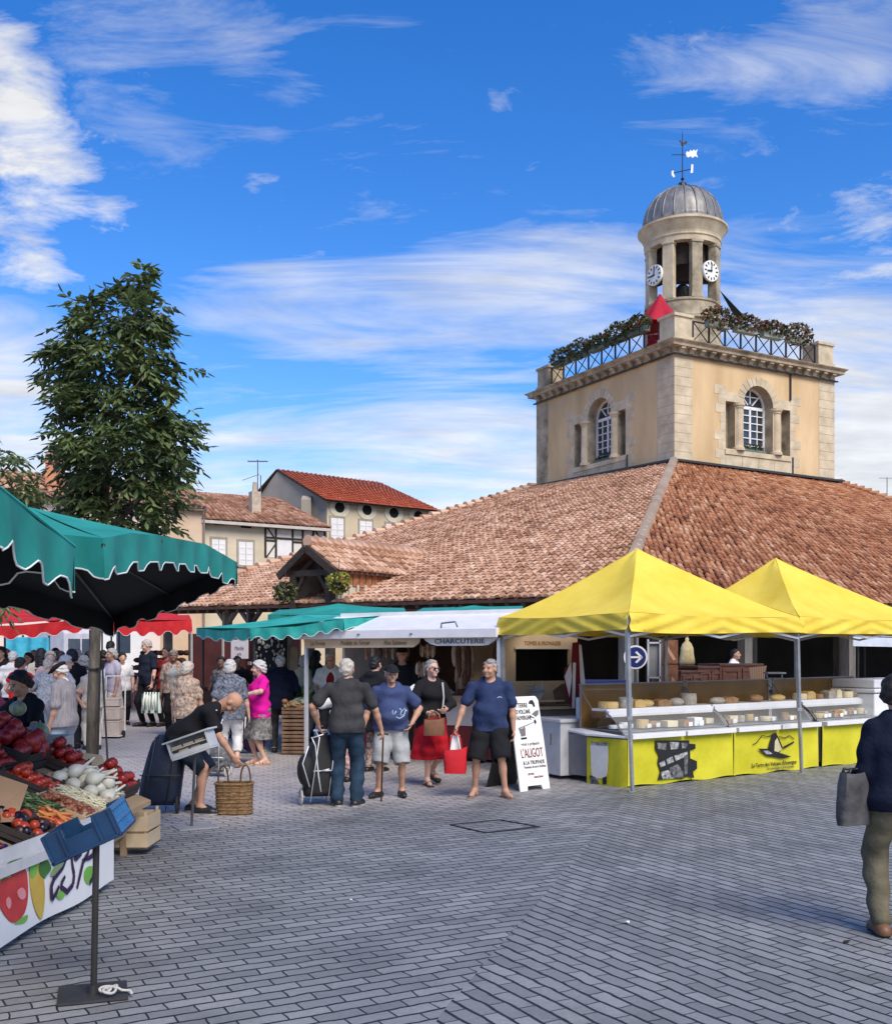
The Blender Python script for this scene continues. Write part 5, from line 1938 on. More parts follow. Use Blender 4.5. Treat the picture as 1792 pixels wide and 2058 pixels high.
 # hair, hat, glasses
 if hair and hair[0] != 'bald':
  l_, h_ = hc - .26, hc + .26
  if hair[0] == 'long':
   l_ = hc - A([.26, .26, .55])
  Fh = Field(l_, h_, min(vox, .011))
  st = hair[0]
  t_h = {'short': .009, 'crop': .005, 'bob': .022, 'puff': .026, 'long': .018, 'fringe': .009}[st]
  Fh.ell(W(0, -.016, .032), (.077 * hs_ + t_h, .096 * hs_ + t_h, .091 * hs_ + t_h), Rh, .02)
  if st in ('bob', 'long', 'puff'):
   Fh.ell(W(0, -.040, -.03), (.078 * hs_ + t_h * .8, .075 * hs_ + t_h * .8, .085 * hs_), Rh, .03)
  else:
   Fh.ell(W(0, -.052, -.02), (.064 * hs_ + t_h, .056 * hs_ + t_h, .072 * hs_), Rh, .03)
  Fh.cut(W(0, .060 if st != 'fringe' else .045, .072), Rh @ A([0, .62, -.62]) if st != 'fringe' else Rh @ A([0, .9, -.3]))
  Fh.ell(W(0, .125, -.03), (.078, .115, .085), Rh, .01, sub=True)
  if st in ('short', 'crop', 'fringe'):
   Fh.cut(W(0, -.05, -.085), Rh @ A([0, .25, -1]))
  if st == 'long':
   Fh.cone(W(0, -.075, -.02), W(0, -.12, -.36), .078, .060, .04)
   Fh.cone(W(-.05, -.07, -.05), W(-.06, -.10, -.30), .045, .035, .04)
   Fh.cone(W(.05, -.07, -.05), W(.06, -.10, -.30), .045, .035, .04)
  Fh.obj('hair', HAIRS[hair[1]], body, wrinkle=.010, seed=tid + 9, fq=7)
 if hat:
  l_, h_ = hc - .26, hc + .27
  Fh = Field(l_, h_, min(vox, .010))
  if hat['kind'] == 'cap':
   Fh.ell(W(0, -.012, .045), (.094 * hs_, .112 * hs_, .088 * hs_), Rh, .02)
   Fh.cut(W(0, 0, .045), Rh @ A([0, -.10, -1]))
   F2 = Field(l_, h_, min(vox, .010))
   F2.ell(W(0, .085, .050), (.082, .088, .012), Rh @ rot_x(RAD(-12)), .01)
   Fh.D = np.minimum(Fh.D, F2.D)
  elif hat['kind'] == 'flat':
   Fh.ell(W(0, .005, .078), (.105 * hs_, .135 * hs_, .048 * hs_), Rh @ rot_x(RAD(-14)), .02)
   F2 = Field(l_, h_, min(vox, .010))
   F2.ell(W(0, .105, .052), (.075, .065, .012), Rh @ rot_x(RAD(-14)), .01)
   Fh.D = np.minimum(Fh.D, F2.D)
  else:
   Fh.ell(W(0, -.012, .055), (.098 * hs_, .115 * hs_, .085 * hs_), Rh, .02)
   Fh.cut(W(0, 0, .03), Rh @ A([0, -.10, -1]))
   Fh.cone(W(0, 0, .03), W(0, 0, .035), .12, .12, .02) if hat['kind'] == 'brim' else None
  Fh.obj('hat', hat['mat'], body)
 if glasses:
  m_ = MB()
  for q in (-1, 1):
   c_ = W(.033 * q, .106, .004)
   m_.ball(c_, (.026, .007, .019), 10, 6, Matrix(Rh.tolist()))
   m_.tube([W(.056 * q, .10, .010), W(.080 * q, .0, .008)], .004, 5)
  m_.tube([W(-.012, .112, .008), W(.012, .112, .008)], .004, 5)
  o = m_.build('glasses', glasses, None, smooth=True)
  o.parent = body
 body['_'] = 0
 del body['_']
 Rz = Matrix.Rotation(yaw, 4, 'Z')
 wp = lambda q: Rz.to_3x3() @ V(tuple(q)) + V(at)
 ht = [wp(a[2] + (a[2] - a[1]) / np.linalg.norm(a[2] - a[1]) * .085 * s) for a in arms]
 return {'o': body, 'hand': ht, 'T': lambda x, y, z: wp(T(x, y, z)), 'W': lambda x, y, z: wp(W(x, y, z)), 'wp': wp,
   'fwd': Rz.to_3x3() @ V((0, 1, 0)), 'right': Rz.to_3x3() @ V((1, 0, 0)), 'Rt': Rt, 'up': Rz.to_3x3() @ V(tuple(Rt @ A([0, 0, 1])))}
# the people in the photograph
BLK = cloth('black', (.012, .012, .014))
NAVY = cloth('navy', (.020, .032, .085), c2=(.032, .05, .12))
NAVY_D = cloth('dark_navy', (.0045, .0075, .021), c2=(.008, .012, .03))
CHAR = cloth('charcoal', (.035, .035, .037), c2=(.055, .055, .057))
BLUE = cloth('slate_blue', (.038, .055, .135), c2=(.055, .075, .17))
PINK = cloth('magenta', (.62, .004, .24), c2=(.74, .012, .32))
JEAN_D = cloth('dark_denim', (.014, .032, .058), c2=(.026, .052, .085), scale=8)
JEAN_B = cloth('blue_denim', (.03, .07, .20), c2=(.06, .12, .28), scale=8)
GREYS = cloth('grey_cotton', (.30, .31, .31), c2=(.40, .41, .41))
REDK = cloth('red_skirt', (.42, .008, .016), c2=(.52, .014, .024))
OLIVE = cloth('olive', (.125, .11, .07), c2=(.17, .15, .10))
WHITE = cloth('white_cotton', (.68, .66, .63), c2=(.76, .74, .72))
CREAMC = cloth('cream_cotton', (.62, .52, .40), c2=(.70, .62, .50))
LILAC = cloth('lilac', (.50, .44, .50), c2=(.58, .52, .57))
GREYSH = cloth('grey_stripe', (.26, .24, .245), c2=(.35, .32, .33), scale=3, stretch=(22, 22, .4))
PALEJ = cloth('pale_jeans', (.23, .28, .33), c2=(.33, .38, .43))
REDT = cloth('red_top', (.70, .012, .012), c2=(.8, .03, .025))
FLORAL = cloth('cream_floral', (.66, .52, .40), c2=(.16, .09, .06), scale=26)
DOTS = cloth('blue_grey_pattern', (.03, .035, .05), c2=(.24, .26, .31), scale=34)
PATT = cloth('patterned_skirt', (.06, .055, .055), c2=(.30, .28, .26), scale=22)
REDFL = cloth('red_floral', (.25, .02, .03), c2=(.72, .55, .50), scale=20)
WINE = cloth('wine_red', (.20, .018, .018))
BEIGEC = cloth('beige_shawl', (.42, .37, .30), c2=(.50, .45, .38))
LEATH_BK = M('black_leather', (.014, .013, .012), rough=.45, spec=.5)
LEATH_BR = M('brown_leather', (.16, .075, .035), rough=.5, c2=(.22, .11, .06))
SOLE_W = M('white_sole', (.62, .61, .58), rough=.6)
SOLE_D = M('dark_sole', (.02, .02, .02), rough=.7)
SUNG = M('sunglass_lens', (.008, .008, .008), rough=.15, spec=.8)
FT = PI                                                        # faces the camera
def stand(px, py):
 p = G(px, py)
 return p
PEO = {}
VX = .0085
# the group of shoppers in the middle
p = stand(697, 1620)
PEO['bag'] = person('man seen from behind in charcoal shirt and dark jeans between a trolley and a cane', p, 1.70, yaw=RAD(2), g=1.06, skin='tan', hair=('short', 'pale'), head=(-14, 0), shoulders=1.16,
 top=dict(mat=CHAR, sleeve=.36, loose=.024, hem=-.05), bottom=dict(kind='jeans', mat=JEAN_D, loose=.020, flare=.016), shoes=dict(mat=LEATH_BK, sole=SOLE_W),
 feet=((.11, -.02), (-.11, .02)), toes=(22, -18), hands=((.395, .12, .86), (-.335, .10, .93)), poles=((1, -.5, -.3), (-1, -.4, -.3)), curl=(1.0, .8), vox=VX)
p = stand(786, 1602)
PEO['cap'] = person('stout man in black cap, slate-blue logo tee and grey shorts', p, 1.62, yaw=FT + RAD(6), g=1.22, belly=.11, skin='tan', hair=('crop', 'white'), head=(10, -2), shoulders=1.06,
 top=dict(mat=BLUE, sleeve=.36, loose=.026, hem=-.03, neck=.05), bottom=dict(kind='shorts', mat=GREYS, loose=.032, frac=.50, flare=.02), shoes=dict(mat=LEATH_BK),
 feet=((.16, .02), (-.13, -.02)), toes=(34, -6), hands=((.36, .05, .80), (-.24, .12, .90)), poles=((.8, -.8, 0), (-1.0, -.5, .1)), curl=(.4, .55), vox=VX, hat=dict(kind='cap', mat=BLK))
p = stand(866, 1578)
PEO['sun'] = person('grey-haired woman in sunglasses, black cardigan and red skirt with a brown handbag', p, 1.67, yaw=FT + RAD(24), sex='f', g=1.08, skin='fair', hair=('short', 'grey'), head=(14, 0),
 top=dict(mat=BLK, sleeve=.92, loose=.022, hem=-.14, name='cardigan', neck=.07), bottom=dict(kind='skirt', mat=REDK, len=.36, flare=.035), shoes=dict(mat=LEATH_BK, kind='sandal'),
 feet=((.075, .05), (-.085, -.17)), toes=(6, -6), heel=(0, .09), hands=((.17, .26, .98), (-.10, .28, 1.02)), poles=((1, -.6, -.3), (-1, -.6, -.3)), curl=(.9, .9), vox=VX, glasses=SUNG)
p = stand(985, 1601)
PEO['navy'] = person('grey-haired man in navy tee, black shorts and flip-flops walking with a red tote', p, 1.69, yaw=FT - RAD(8), g=1.14, belly=.05, skin='tan', hair=('crop', 'grey'), head=(-30, -2), shoulders=1.18,
 top=dict(mat=NAVY, sleeve=.37, loose=.026, hem=-.09), bottom=dict(kind='shorts', mat=BLK, loose=.036, frac=.48, flare=.03), shoes=dict(mat=M('flipflop', (.16, .13, .11), rough=.7), kind='flipflop'),
 feet=((.19, .02), (-.19, .10)), toes=(12, -32), hands=((.40, .16, .84), (-.30, .0, .70)), poles=((1, -.6, -.2), (-.8, -.8, -.2)), curl=(.9, .5), vox=VX)
# the man bending over the basket
p = G(398, 1634) + V((-.20, 0, 0))
PEO['bend'] = person('bald man in black tee bending low with one arm reaching towards the wicker basket', p, 1.74, yaw=-PI / 2 - RAD(4), g=1.18, belly=.08, lean=54, skin='tan', hair=('bald', 'grey'), head=(0, -30), shoulders=1.1, hipz=.84,
 top=dict(mat=BLK, sleeve=.36, loose=.026, hem=-.06), bottom=dict(kind='shorts', mat=cloth('dark_blue_shorts', (.014, .02, .034)), loose=.034, frac=.49, flare=.02), shoes=dict(mat=LEATH_BK, sole=SOLE_W),
 feet=((.11, .27), (-.10, .13)), toes=(6, -6), hands=((.20, .72, .52), (-.30, -.10, .90)), poles=((.5, -.6, .3), (-.6, -.3, .6)), curl=(.35, .9), vox=VX)
p = stand(523, 1537)
PEO['pink'] = person('white-haired woman in bright magenta top and patterned skirt holding a purple bag', p, 1.61, yaw=FT - RAD(62), sex='f', g=1.24, belly=.07, skin='fair', hair=('puff', 'white'), head=(-18, -2),
 top=dict(mat=PINK, sleeve=.36, loose=.024, hem=-.12), bottom=dict(kind='skirt', mat=PATT, len=.42, flare=.01), shoes=dict(mat=M('tan_sandal', (.30, .2, .13), rough=.6), kind='sandal'),
 feet=((.09, .04), (-.09, -.04)), toes=(6, -6), hands=((.27, .0, .78), (-.22, .30, 1.10)), poles=((.7, -.8, 0), (-.8, -.6, 0)), curl=(1.0, .8), vox=VX)
p = stand(463, 1543)
PEO['dots'] = person('woman with white bob in dark speckled blouse and pale cropped trousers, seen from behind', p, 1.63, yaw=RAD(14), sex='f', g=1.14, skin='fair', hair=('bob', 'white'), head=(-20, 0),
 top=dict(mat=DOTS, sleeve=.40, loose=.026, hem=-.14), bottom=dict(kind='cropped', mat=WHITE, loose=.02, frac=.78), shoes=dict(mat=LEATH_BK, kind='sandal'), feet=((.10, 0), (-.09, .03)), vox=.0105)
p = stand(375, 1540)
PEO['floral'] = person('woman in pinkish cap and cream flowered blouse behind the bending man', p, 1.60, yaw=RAD(-18), sex='f', g=1.14, skin='tan', hair=('bob', 'pale'), head=(0, -8), hat=dict(kind='soft', mat=cloth('pink_hat', (.60, .43, .37))),
 top=dict(mat=FLORAL, sleeve=.42, loose=.026, hem=-.12), bottom=dict(kind='trousers', mat=cloth('brown_trousers', (.05, .035, .028))), shoes=dict(mat=LEATH_BK), vox=.0105)
p = stand(563, 1512)
PEO['jacket'] = person('white-haired man in dark navy jacket seen from behind at the vegetable crates', p, 1.68, yaw=RAD(6), g=1.1, skin='fair', hair=('short', 'white'), shoulders=1.1,
 top=dict(mat=NAVY_D, sleeve=.95, loose=.034, hem=-.14, name='jacket'), bottom=dict(kind='trousers', mat=CHAR), shoes=dict(mat=LEATH_BK), hands=((.2, .25, 1.0), (-.2, .25, 1.0)), vox=.0105)
p = stand(610, 1490)
PEO['shawl'] = person('woman with silver hair wrapped in a long beige cardigan', p, 1.63, yaw=RAD(-40), sex='f', g=1.0, skin='fair', hair=('bob', 'white'), head=(20, 0),
 top=dict(mat=BEIGEC, sleeve=.95, loose=.03, hem=-.42, name='cardigan'), bottom=dict(kind='trousers', mat=cloth('pale_trousers', (.48, .42, .36))), shoes=dict(mat=M('tan_sandal', (.30, .2, .13)), kind='sandal'), vox=.0105)
p = stand(634, 1490)
PEO['long'] = person('young woman with long black hair, black top and blue jeans beside the crates', p, 1.72, yaw=RAD(-20), sex='f', g=1.0, skin='tan', hair=('long', 'black'),
 top=dict(mat=BLK, sleeve=.92, loose=.02, hem=-.10), bottom=dict(kind='jeans', mat=JEAN_B, loose=.014), shoes=dict(mat=LEATH_BK), hands=((.12, .25, 1.05), (-.12, .25, 1.05)), vox=.0105)
p = P(664, 1316, 18.6)
p.z = gz(p.x, p.y)
PEO['redv'] = person('grey-haired stallholder in dark red top and open white waistcoat facing the square', p, 1.72, yaw=FT + RAD(5), g=1.1, skin='tan', hair=('short', 'white'), head=(0, -14),
 top=dict(mat=WHITE, sleeve=.30, loose=.03, hem=-.12, open=.05, under=WINE, name='waistcoat', uname='shirt'), bottom=dict(kind='trousers', mat=CHAR), shoes=dict(mat=LEATH_BK), hands=((.2, .28, .98), (-.15, .3, 1.0)), vox=.0105)
p = P(690, 1316, 14.6)
p.z = gz(p.x, p.y)
PEO['floralskirt'] = person('small woman in white cardigan and red flowered skirt behind the man with the trolley', p, 1.42, yaw=RAD(-35), sex='f', g=1.1, lean=8, skin='fair', hair=('puff', 'white'),
 top=dict(mat=WHITE, sleeve=.9, loose=.024, hem=-.06, name='cardigan'), bottom=dict(kind='skirt', mat=REDFL, len=.22, flare=.02), shoes=dict(mat=LEATH_BK), hands=((.15, .2, .85), (-.25, .12, 1.05)), vox=.0105)
p = P(752, 1316, 15.6)
p.z = gz(p.x, p.y)
PEO['coat'] = person('figure in black coat with its back turned at the sausage counter', p, 1.70, yaw=RAD(-25), sex='f', g=1.1, skin='fair', hair=('short', 'black'),
 top=dict(mat=BLK, sleeve=.95, loose=.03, hem=-.30, name='coat'), bottom=dict(kind='trousers', mat=cloth('floral_leggings', (.05, .03, .03), c2=(.5, .36, .3), scale=22)), shoes=dict(mat=LEATH_BK, sole=SOLE_W), hands=((.15, .3, 1.0), (-.15, .3, 1.0)), vox=.0105)
p = P(808, 1316, 17.3)
p.z = gz(p.x, p.y) + .05
PEO['vendcap'] = person('stallholder in black cap and dark apron standing inside the sausage trailer', p, 1.78, yaw=FT, g=1.1, skin='tan', hair=('crop', 'black'), hat=dict(kind='cap', mat=BLK),
 top=dict(mat=BLK, sleeve=.4, loose=.024), bottom=dict(kind='trousers', mat=BLK), hands=((.2, .3, 1.05), (-.2, .3, 1.05)), vox=.0105)
# right foreground woman
p = stand(1806, 1884)
PEO['fore'] = person('dark-haired woman in navy jumper and olive trousers in the right foreground, back turned', p, 1.62, yaw=RAD(-6), sex='f', g=1.12, belly=.03, skin='fair', hair=('bob', 'brown'), head=(-24, -12), shoulders=1.02,
 top=dict(mat=NAVY_D, sleeve=.93, loose=.026, hem=-.07, arm=.02, name='jumper'), bottom=dict(kind='trousers', mat=OLIVE, loose=.016, flare=.008), shoes=dict(mat=LEATH_BR, sole=SOLE_D),
 feet=((.08, -.02), (-.095, .05)), toes=(14, -4), hands=((.16, .30, 1.0), (-.17, .24, .96)), poles=((1, -.6, -.4), (-.35, -1, -.6)), curl=(.8, .9), vox=VX)
# behind the produce stall
p = P(62, 1316, 10.2)
p.z = gz(p.x, p.y)
PEO['vendor'] = person('dark-haired stallholder in black tee leaning over melons at the produce stall', p, 1.60, yaw=FT - RAD(28), sex='f', g=1.16, lean=9, skin='tan', hair=('bob', 'brown'), head=(-14, -12),
 top=dict(mat=BLK, sleeve=.30, loose=.02, neck=.04), bottom=dict(kind='trousers', mat=BLK), shoes=dict(mat=LEATH_BK), hands=((.30, .36, .98), (-.16, .38, .96)), poles=((1, -.5, -.2), (-1, -.5, -.4)), vox=VX)
p = P(1, 1316, 10.6)
p.z = gz(p.x, p.y)
PEO['customer'] = person('dark-haired customer in coral headscarf at the left edge behind the melons', p, 1.56, yaw=FT - RAD(40), sex='f', g=1.1, lean=10, skin='tan', hair=('bob', 'brown'), head=(-20, -10), hat=dict(kind='soft', mat=cloth('coral_scarf', (.62, .12, .07))),
 top=dict(mat=cloth('purple_top', (.15, .03, .07)), sleeve=.4, loose=.02), bottom=dict(kind='trousers', mat=BLK), shoes=dict(mat=LEATH_BK), hands=((.25, .3, .95), (-.2, .35, .95)), vox=.0105)
p = P(131, 1316, 14.4)
p.z = gz(p.x, p.y)
PEO['flatcap'] = person('old man in black flat cap and grey striped shirt beside the tree trunk', p, 1.62, yaw=RAD(78), g=1.12, belly=.10, lean=4, skin='tan', hair=('short', 'white'), head=(14, -18), hat=dict(kind='flat', mat=BLK),
 top=dict(mat=GREYSH, sleeve=.42, loose=.034, hem=-.10, collar=WHITE), bottom=dict(kind='trousers', mat=PALEJ, loose=.022), shoes=dict(mat=LEATH_BK), hands=((.22, .14, .80), (-.2, .1, .8)), vox=VX)
p = stand(297, 1460)
PEO['tee'] = person('tall balding man in dark navy tee carrying a full green and white shopping bag', p, 1.92, yaw=FT - RAD(38), g=1.0, belly=.04, skin='fair', hair=('crop', 'pale'), head=(-26, -14), shoulders=1.02,
 top=dict(mat=cloth('ink_tee', (.014, .018, .032)), sleeve=.36, loose=.02, hem=-.08), bottom=dict(kind='trousers', mat=BLK), shoes=dict(mat=LEATH_BK), feet=((.10, .06), (-.1, -.06)), toes=(20, -20), hands=((.26, .1, .86), (-.28, .1, .92)), curl=(.5, 1.0), vox=.0105)
p = P(349, 1316, 21.5)
p.z = gz(p.x, p.y)
PEO['grey_top'] = person('grey-haired woman in grey tee and floral cardigan before the dark stall', p, 1.72, yaw=FT + RAD(10), sex='f', g=1.0, skin='dark', hair=('short', 'grey'),
 top=dict(mat=FLORAL, sleeve=.4, loose=.028, open=.05, under=GREYS, name='cardigan'), bottom=dict(kind='trousers', mat=BLK), shoes=dict(mat=LEATH_BK), vox=.012)
p = P(226, 1316, 21.5)
p.z = gz(p.x, p.y)
PEO['lilac'] = person('woman in lilac sleeveless top and beige skirt left of the loaf stall', p, 1.74, yaw=FT - RAD(40), sex='f', g=1.1, skin='tan', hair=('bob', 'pale'), head=(-10, 0),
 top=dict(mat=LILAC, sleeve=.2, loose=.024, hem=-.12), bottom=dict(kind='skirt', mat=CREAMC, len=.42), shoes=dict(mat=LEATH_BR), hands=((.25, .15, 1.05), (-.25, .1, .82)), vox=.012)
p = P(1475, 1316, 24)
p.z = gz(p.x, p.y)
PEO['hallvend'] = person('stallholder in white jacket behind the brown wooden counters inside the hall', p, 1.70, yaw=FT + RAD(60), g=1.05, skin='tan', hair=('short', 'black'),
 top=dict(mat=WHITE, sleeve=.95, loose=.03, name='jacket'), bottom=dict(kind='trousers', mat=BLK), vox=.014)
# the crowd at the left, each person built
crowd = [
 (41, 1322, 19.5, FT * 0, 'f', 'fair', ('bob', 'brown'), REDT, BLK, 'woman in bright red low-backed top seen from behind in the crowd', .15),
 (27, 1308, 20.8, RAD(30), 'm', 'fair', ('crop', 'white'), WHITE, BLK, 'bald person in pinkish white shirt behind the red-topped woman', .4),
 (4, 1300, 21.5, RAD(150), 'f', 'tan', ('bob', 'black'), BLK, BLK, 'black-haired person in black with white bib at the left edge of the crowd', .5),
 (82, 1303, 20.6, RAD(10), 'f', 'tan', ('long', 'black'), CREAMC, WHITE, 'black-haired woman in cream dress with dark shoulder straps in the crowd', .2),
 (101, 1309, 20.0, RAD(200), 'f', 'fair', ('bob', 'pale'), cloth('pink_blouse', (.62, .42, .38)), GREYS, 'pale-haired woman with pink face and blouse beside the cream dress', .4),
 (120, 1308, 21.2, RAD(-30), 'm', 'tan', ('short', 'black'), LILAC, PALEJ, 'man in lilac shirt bending left, dark curly hair, in the crowd', .45),
 (144, 1305, 19.0, RAD(20), 'm', 'tan', ('bob', 'black'), BLK, CHAR, 'big man with black hair and black shirt just above the flat cap', .45),
 (166, 1318, 19.6, RAD(-15), 'f', 'fair', ('bob', 'pale'), CREAMC, CREAMC, 'woman dressed all in cream left of the tree trunk', .5),
 (178, 1308, 22.5, RAD(-40), 'm', 'tan', ('short', 'black'), BLK, BLK, 'dark-haired man in black beside the woman in cream', .45),
 (208, 1306, 24.5, RAD(40), 'm', 'dark', ('short', 'black'), BLK, BLK, 'silhouetted person in black right behind the tree trunk', .45),
 (221, 1288, 25.0, RAD(-20), 'm', 'dark', ('short', 'black'), BLK, BLK, 'tall silhouetted man in black near the white van', .45),
 (246, 1312, 24.0, RAD(200), 'f', 'fair', ('bob', 'brown'), WHITE, BLK, 'woman in white sleeveless blouse at the end of the meat stall', .3),
 (58, 1312, 22.5, RAD(170), 'f', 'tan', ('long', 'brown'), cloth('mauve', (.40, .30, .34)), BLK, 'person in mauve with long brown hair deep in the crowd', .4),
 (17, 1316, 23.5, RAD(-60), 'm', 'tan', ('short', 'brown'), cloth('grey_green', (.16, .18, .15)), BLK, 'man in grey-green shirt deep in the crowd by the turquoise tarpaulin', .4),
 (334, 1300, 23.5, RAD(170), 'm', 'dark', ('crop', 'brown'), WINE, BLK, 'man in wine-red shirt shaded under the red awning', .4),
 (12, 1304, 24.5, RAD(120), 'f', 'fair', ('bob', 'pale'), WHITE, CREAMC, 'fair-haired woman in plain white deep in the crowd at far left', .4),
 (70, 1306, 24.2, RAD(60), 'm', 'fair', ('short', 'grey'), CREAMC, PALEJ, 'grey-haired man in cream shirt in front of the turquoise tarpaulin', .4),
 (112, 1303, 25.5, RAD(200), 'f', 'fair', ('bob', 'brown'), WHITE, WHITE, 'woman in white with brown bob by the grey van', .4),
 (156, 1306, 24.8, RAD(150), 'f', 'fair', ('bob', 'pale'), cloth('rose', (.62, .36, .36)), CREAMC, 'woman in pale rose blouse before the grey van windows', .4),
 (130, 1318, 18.3, RAD(-70), 'f', 'fair', ('puff', 'white'), WHITE, GREYS, 'white-haired woman in white stooping just behind the flat cap', .4),
 (186, 1330, 18.8, RAD(30), 'f', 'fair', ('bob', 'pale'), CREAMC, CREAMC, 'small fair woman in cream beside the tree trunk', .4),
 (96, 1322, 18.0, RAD(-10), 'm', 'fair', ('crop', 'pale'), cloth('blue_check', (.22, .25, .30), c2=(.5, .5, .52), scale=30), PALEJ, 'man in blue checked shirt between the stallholder and the flat cap', .4),
 (478, 1318, 21.0, RAD(180), 'm', 'dark', ('short', 'black'), BLK, BLK, 'dark-clad stallholder in the shade below the pale poster', .4),
 (446, 1320, 21.5, RAD(160), 'f', 'dark', ('bob', 'black'), cloth('dark_check', (.03, .03, .03), c2=(.3, .28, .26), scale=14), BLK, 'black-haired person in checked scarf in the shaded stall', .4),
]
for (px, py, d, yw, sx, sk, hr, tp, bt, lb, slv) in crowd:
 p = P(px, 1316, d)
 p.z = gz(p.x, p.y)
 H_ = min(1.92, max(1.48, P(px, py, d).z - p.z))
 person(lb, p, H_, yaw=yw, sex=sx, g=rnd.uniform(1.0, 1.15), skin=sk, hair=hr, head=(rnd.uniform(-30, 30), rnd.uniform(-8, 0)),
  top=dict(mat=tp, sleeve=slv, loose=.022, hem=-.1), bottom=dict(kind='trousers', mat=bt), shoes=dict(mat=LEATH_BK), vox=.017,
  hands=((.22, rnd.uniform(.05, .3), rnd.uniform(.75, 1.1)), (-.22, rnd.uniform(.05, .3), rnd.uniform(.75, 1.1))))
# ================================================================== STALLS, AWNINGS, GOODS
TEAL = M('teal_canvas', (.012, .235, .195), rough=.75, var=.12, scale=2.0, c2=(.022, .31, .26), trans=.05, bump=.12, bscale=10)
LINING = M('black_canvas_lining', (.004, .007, .008), rough=.9)  # deep shade under the canopies, put into a near-black inner side
TEAL_L = M('light_teal_canvas', (.02, .38, .32), rough=.75, var=.12, c2=(.05, .50, .44), trans=.2, bump=.1)
REDCV = M('red_canvas', (.60, .012, .018), rough=.75, var=.1, c2=(.70, .03, .03), trans=.2, bump=.1)
YEL = M('yellow_canvas', (.84, .61, .055), rough=.8, var=.06, scale=1.5, c2=(.90, .70, .10), trans=.15, bump=.6, bscale=3.5)
TRIM = M('white_piping', (.72, .74, .72), rough=.7)
STEEL = M('galvanised_steel', (.36, .37, .38), rough=.4, metal=.7, var=.2, scale=6)
ALU = M('white_aluminium', (.62, .63, .65), rough=.4, metal=.3, var=.08)
DARKPOLE = M('dark_pole', (.035, .032, .03), rough=.5, metal=.3)
def canvas_edge(top, drop, n, mbc, mbt, amp=.35, ripple=.02, out=None, seg=10, phase=0.0, soft=2.2):
 """a scalloped skirt hanging from a polyline, with white piping along its lower edge"""
 tot = sum((top[i + 1] - top[i]).length for i in range(len(top) - 1))
 N_ = n * seg
 rows = [[], [], []]
 for k in range(N_ + 1):
  s = tot * k / N_
  i = 0
  while i < len(top) - 2 and s > (top[i + 1] - top[i]).length:
   s -= (top[i + 1] - top[i]).length
   i += 1
  e = (top[i + 1] - top[i])
  q = top[i] + e * (s / max(1e-6, e.length))
  nn = V((e.y, -e.x, 0)).normalized()
  w_ = math.cos(2 * PI * (k / seg) + phase)
  sc = max(-1, min(1, w_ * soft))
  dp = drop * (1 - amp * .5 + amp * .5 * sc)
  rp = nn * (ripple * math.sin(k * 1.7 / seg * PI + phase))
  rows[0].append(q)
  rows[1].append(q - V((0, 0, dp * .5)) + rp * .6)
  rows[2].append(q - V((0, 0, dp)) + rp)
 m = N_ + 1
 mbc.add(rows[0] + rows[1] + rows[2], [(r * m + k, r * m + k + 1, (r + 1) * m + k + 1, (r + 1) * m + k) for r in (0, 1) for k in range(N_)])
 if mbt is not None:
  mbt.tube(rows[2], .0055, 5)
def sag_quad(mb, a, b, c, d, nu=10, nv=8, sag=.05, ridge=0.0):
 """cloth panel a-b (lower edge) to d-c (upper edge) with a little sag"""
 def fn(u, v):
  p = (a.lerp(b, u)).lerp(d.lerp(c, u), v)
  return p - V((0, 0, sag * 4 * v * (1 - v) * (.4 + .6 * math.sin(PI * u)) - ridge * math.sin(PI * u) * (1 - v)))
 mb.grid(fn, nu, nv)
# foreground green awnings over the produce stall
aw1 = thing('market_parasol', 'nearest green market parasol with white-piped scalloped edge at the left border', 'parasol', V((-3.3, 3.9, 0)))
Pn, Pf = V((-1.98, 2.4, 2.86)), P(150, 1098, 5.62)
Pq = V((-5.0, 5.9, 2.62))
Pz = V((-5.0, 2.4, 2.86))
pk = V((-3.3, 4.0, 3.12))
Pm = P(0, 980, 4.62)
mb = MB()
for a, b_ in ((Pn, Pf), (Pf, Pq), (Pq, Pz), (Pz, Pn)):
 sag_quad(mb, a, b_, pk, pk, sag=.04)
tr = MB()
edge = [Pn, Pm, P(75, 1047, 5.1), Pf]
canvas_edge([Pn, Pm], .26, 6, mb, tr, amp=.2)
canvas_edge([Pm, P(75, 1047, 5.1), Pf], .27, 3, mb, tr, amp=.26, phase=.6, soft=1.2)
canvas_edge([Pf, Pq], .24, 7, mb, tr)
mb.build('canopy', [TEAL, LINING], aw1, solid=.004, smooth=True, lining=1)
tr.build('piping', TRIM, aw1)
mb = MB()
mb.tube([Pn, Pm, P(75, 1047, 5.1) + V((0, 0, .02)), Pf], .008, 6)
mb.build('hem', TEAL_L, aw1)  # top edge piping; its pale highlight is put into the lighter teal
mb = MB()
for q in (Pn, Pf, Pq, Pz):
 mb.tube([pk - V((0, 0, .03)), q.lerp(pk, .02) - V((0, 0, .03))], .014, 6)
mb.tube([V((-3.3, 3.9, 0)), pk], .025, 8)
mb.build('frame', DARKPOLE, aw1)
aw2 = thing('market_parasol', 'large green market parasol with scalloped front edge over the produce stall', 'parasol', V((-3.2, 8.3, 0)))
Nc, Ac = P(208, 1082, 6.1), P(477, 1131, 9.9)
Tc = P(228, 1238, 11.4)
Sc = V((-4.6, 7.0, 2.70))
m1, m2 = P(325, 1077, 7.35), P(413, 1094, 8.7)
m0 = P(262, 1072, 6.65)
pk2 = P(60, 1020, 7.6)
front = [Nc, m0, m1, m2, Ac]
mb = MB()
for a, b_ in zip(front, front[1:]):
 sag_quad(mb, a, b_, pk2, pk2, nu=6, sag=.02)
for a, b_ in ((Ac, Tc), (Tc, Sc), (Sc, Nc)):
 sag_quad(mb, a, b_, pk2, pk2, sag=.05)
tr = MB()
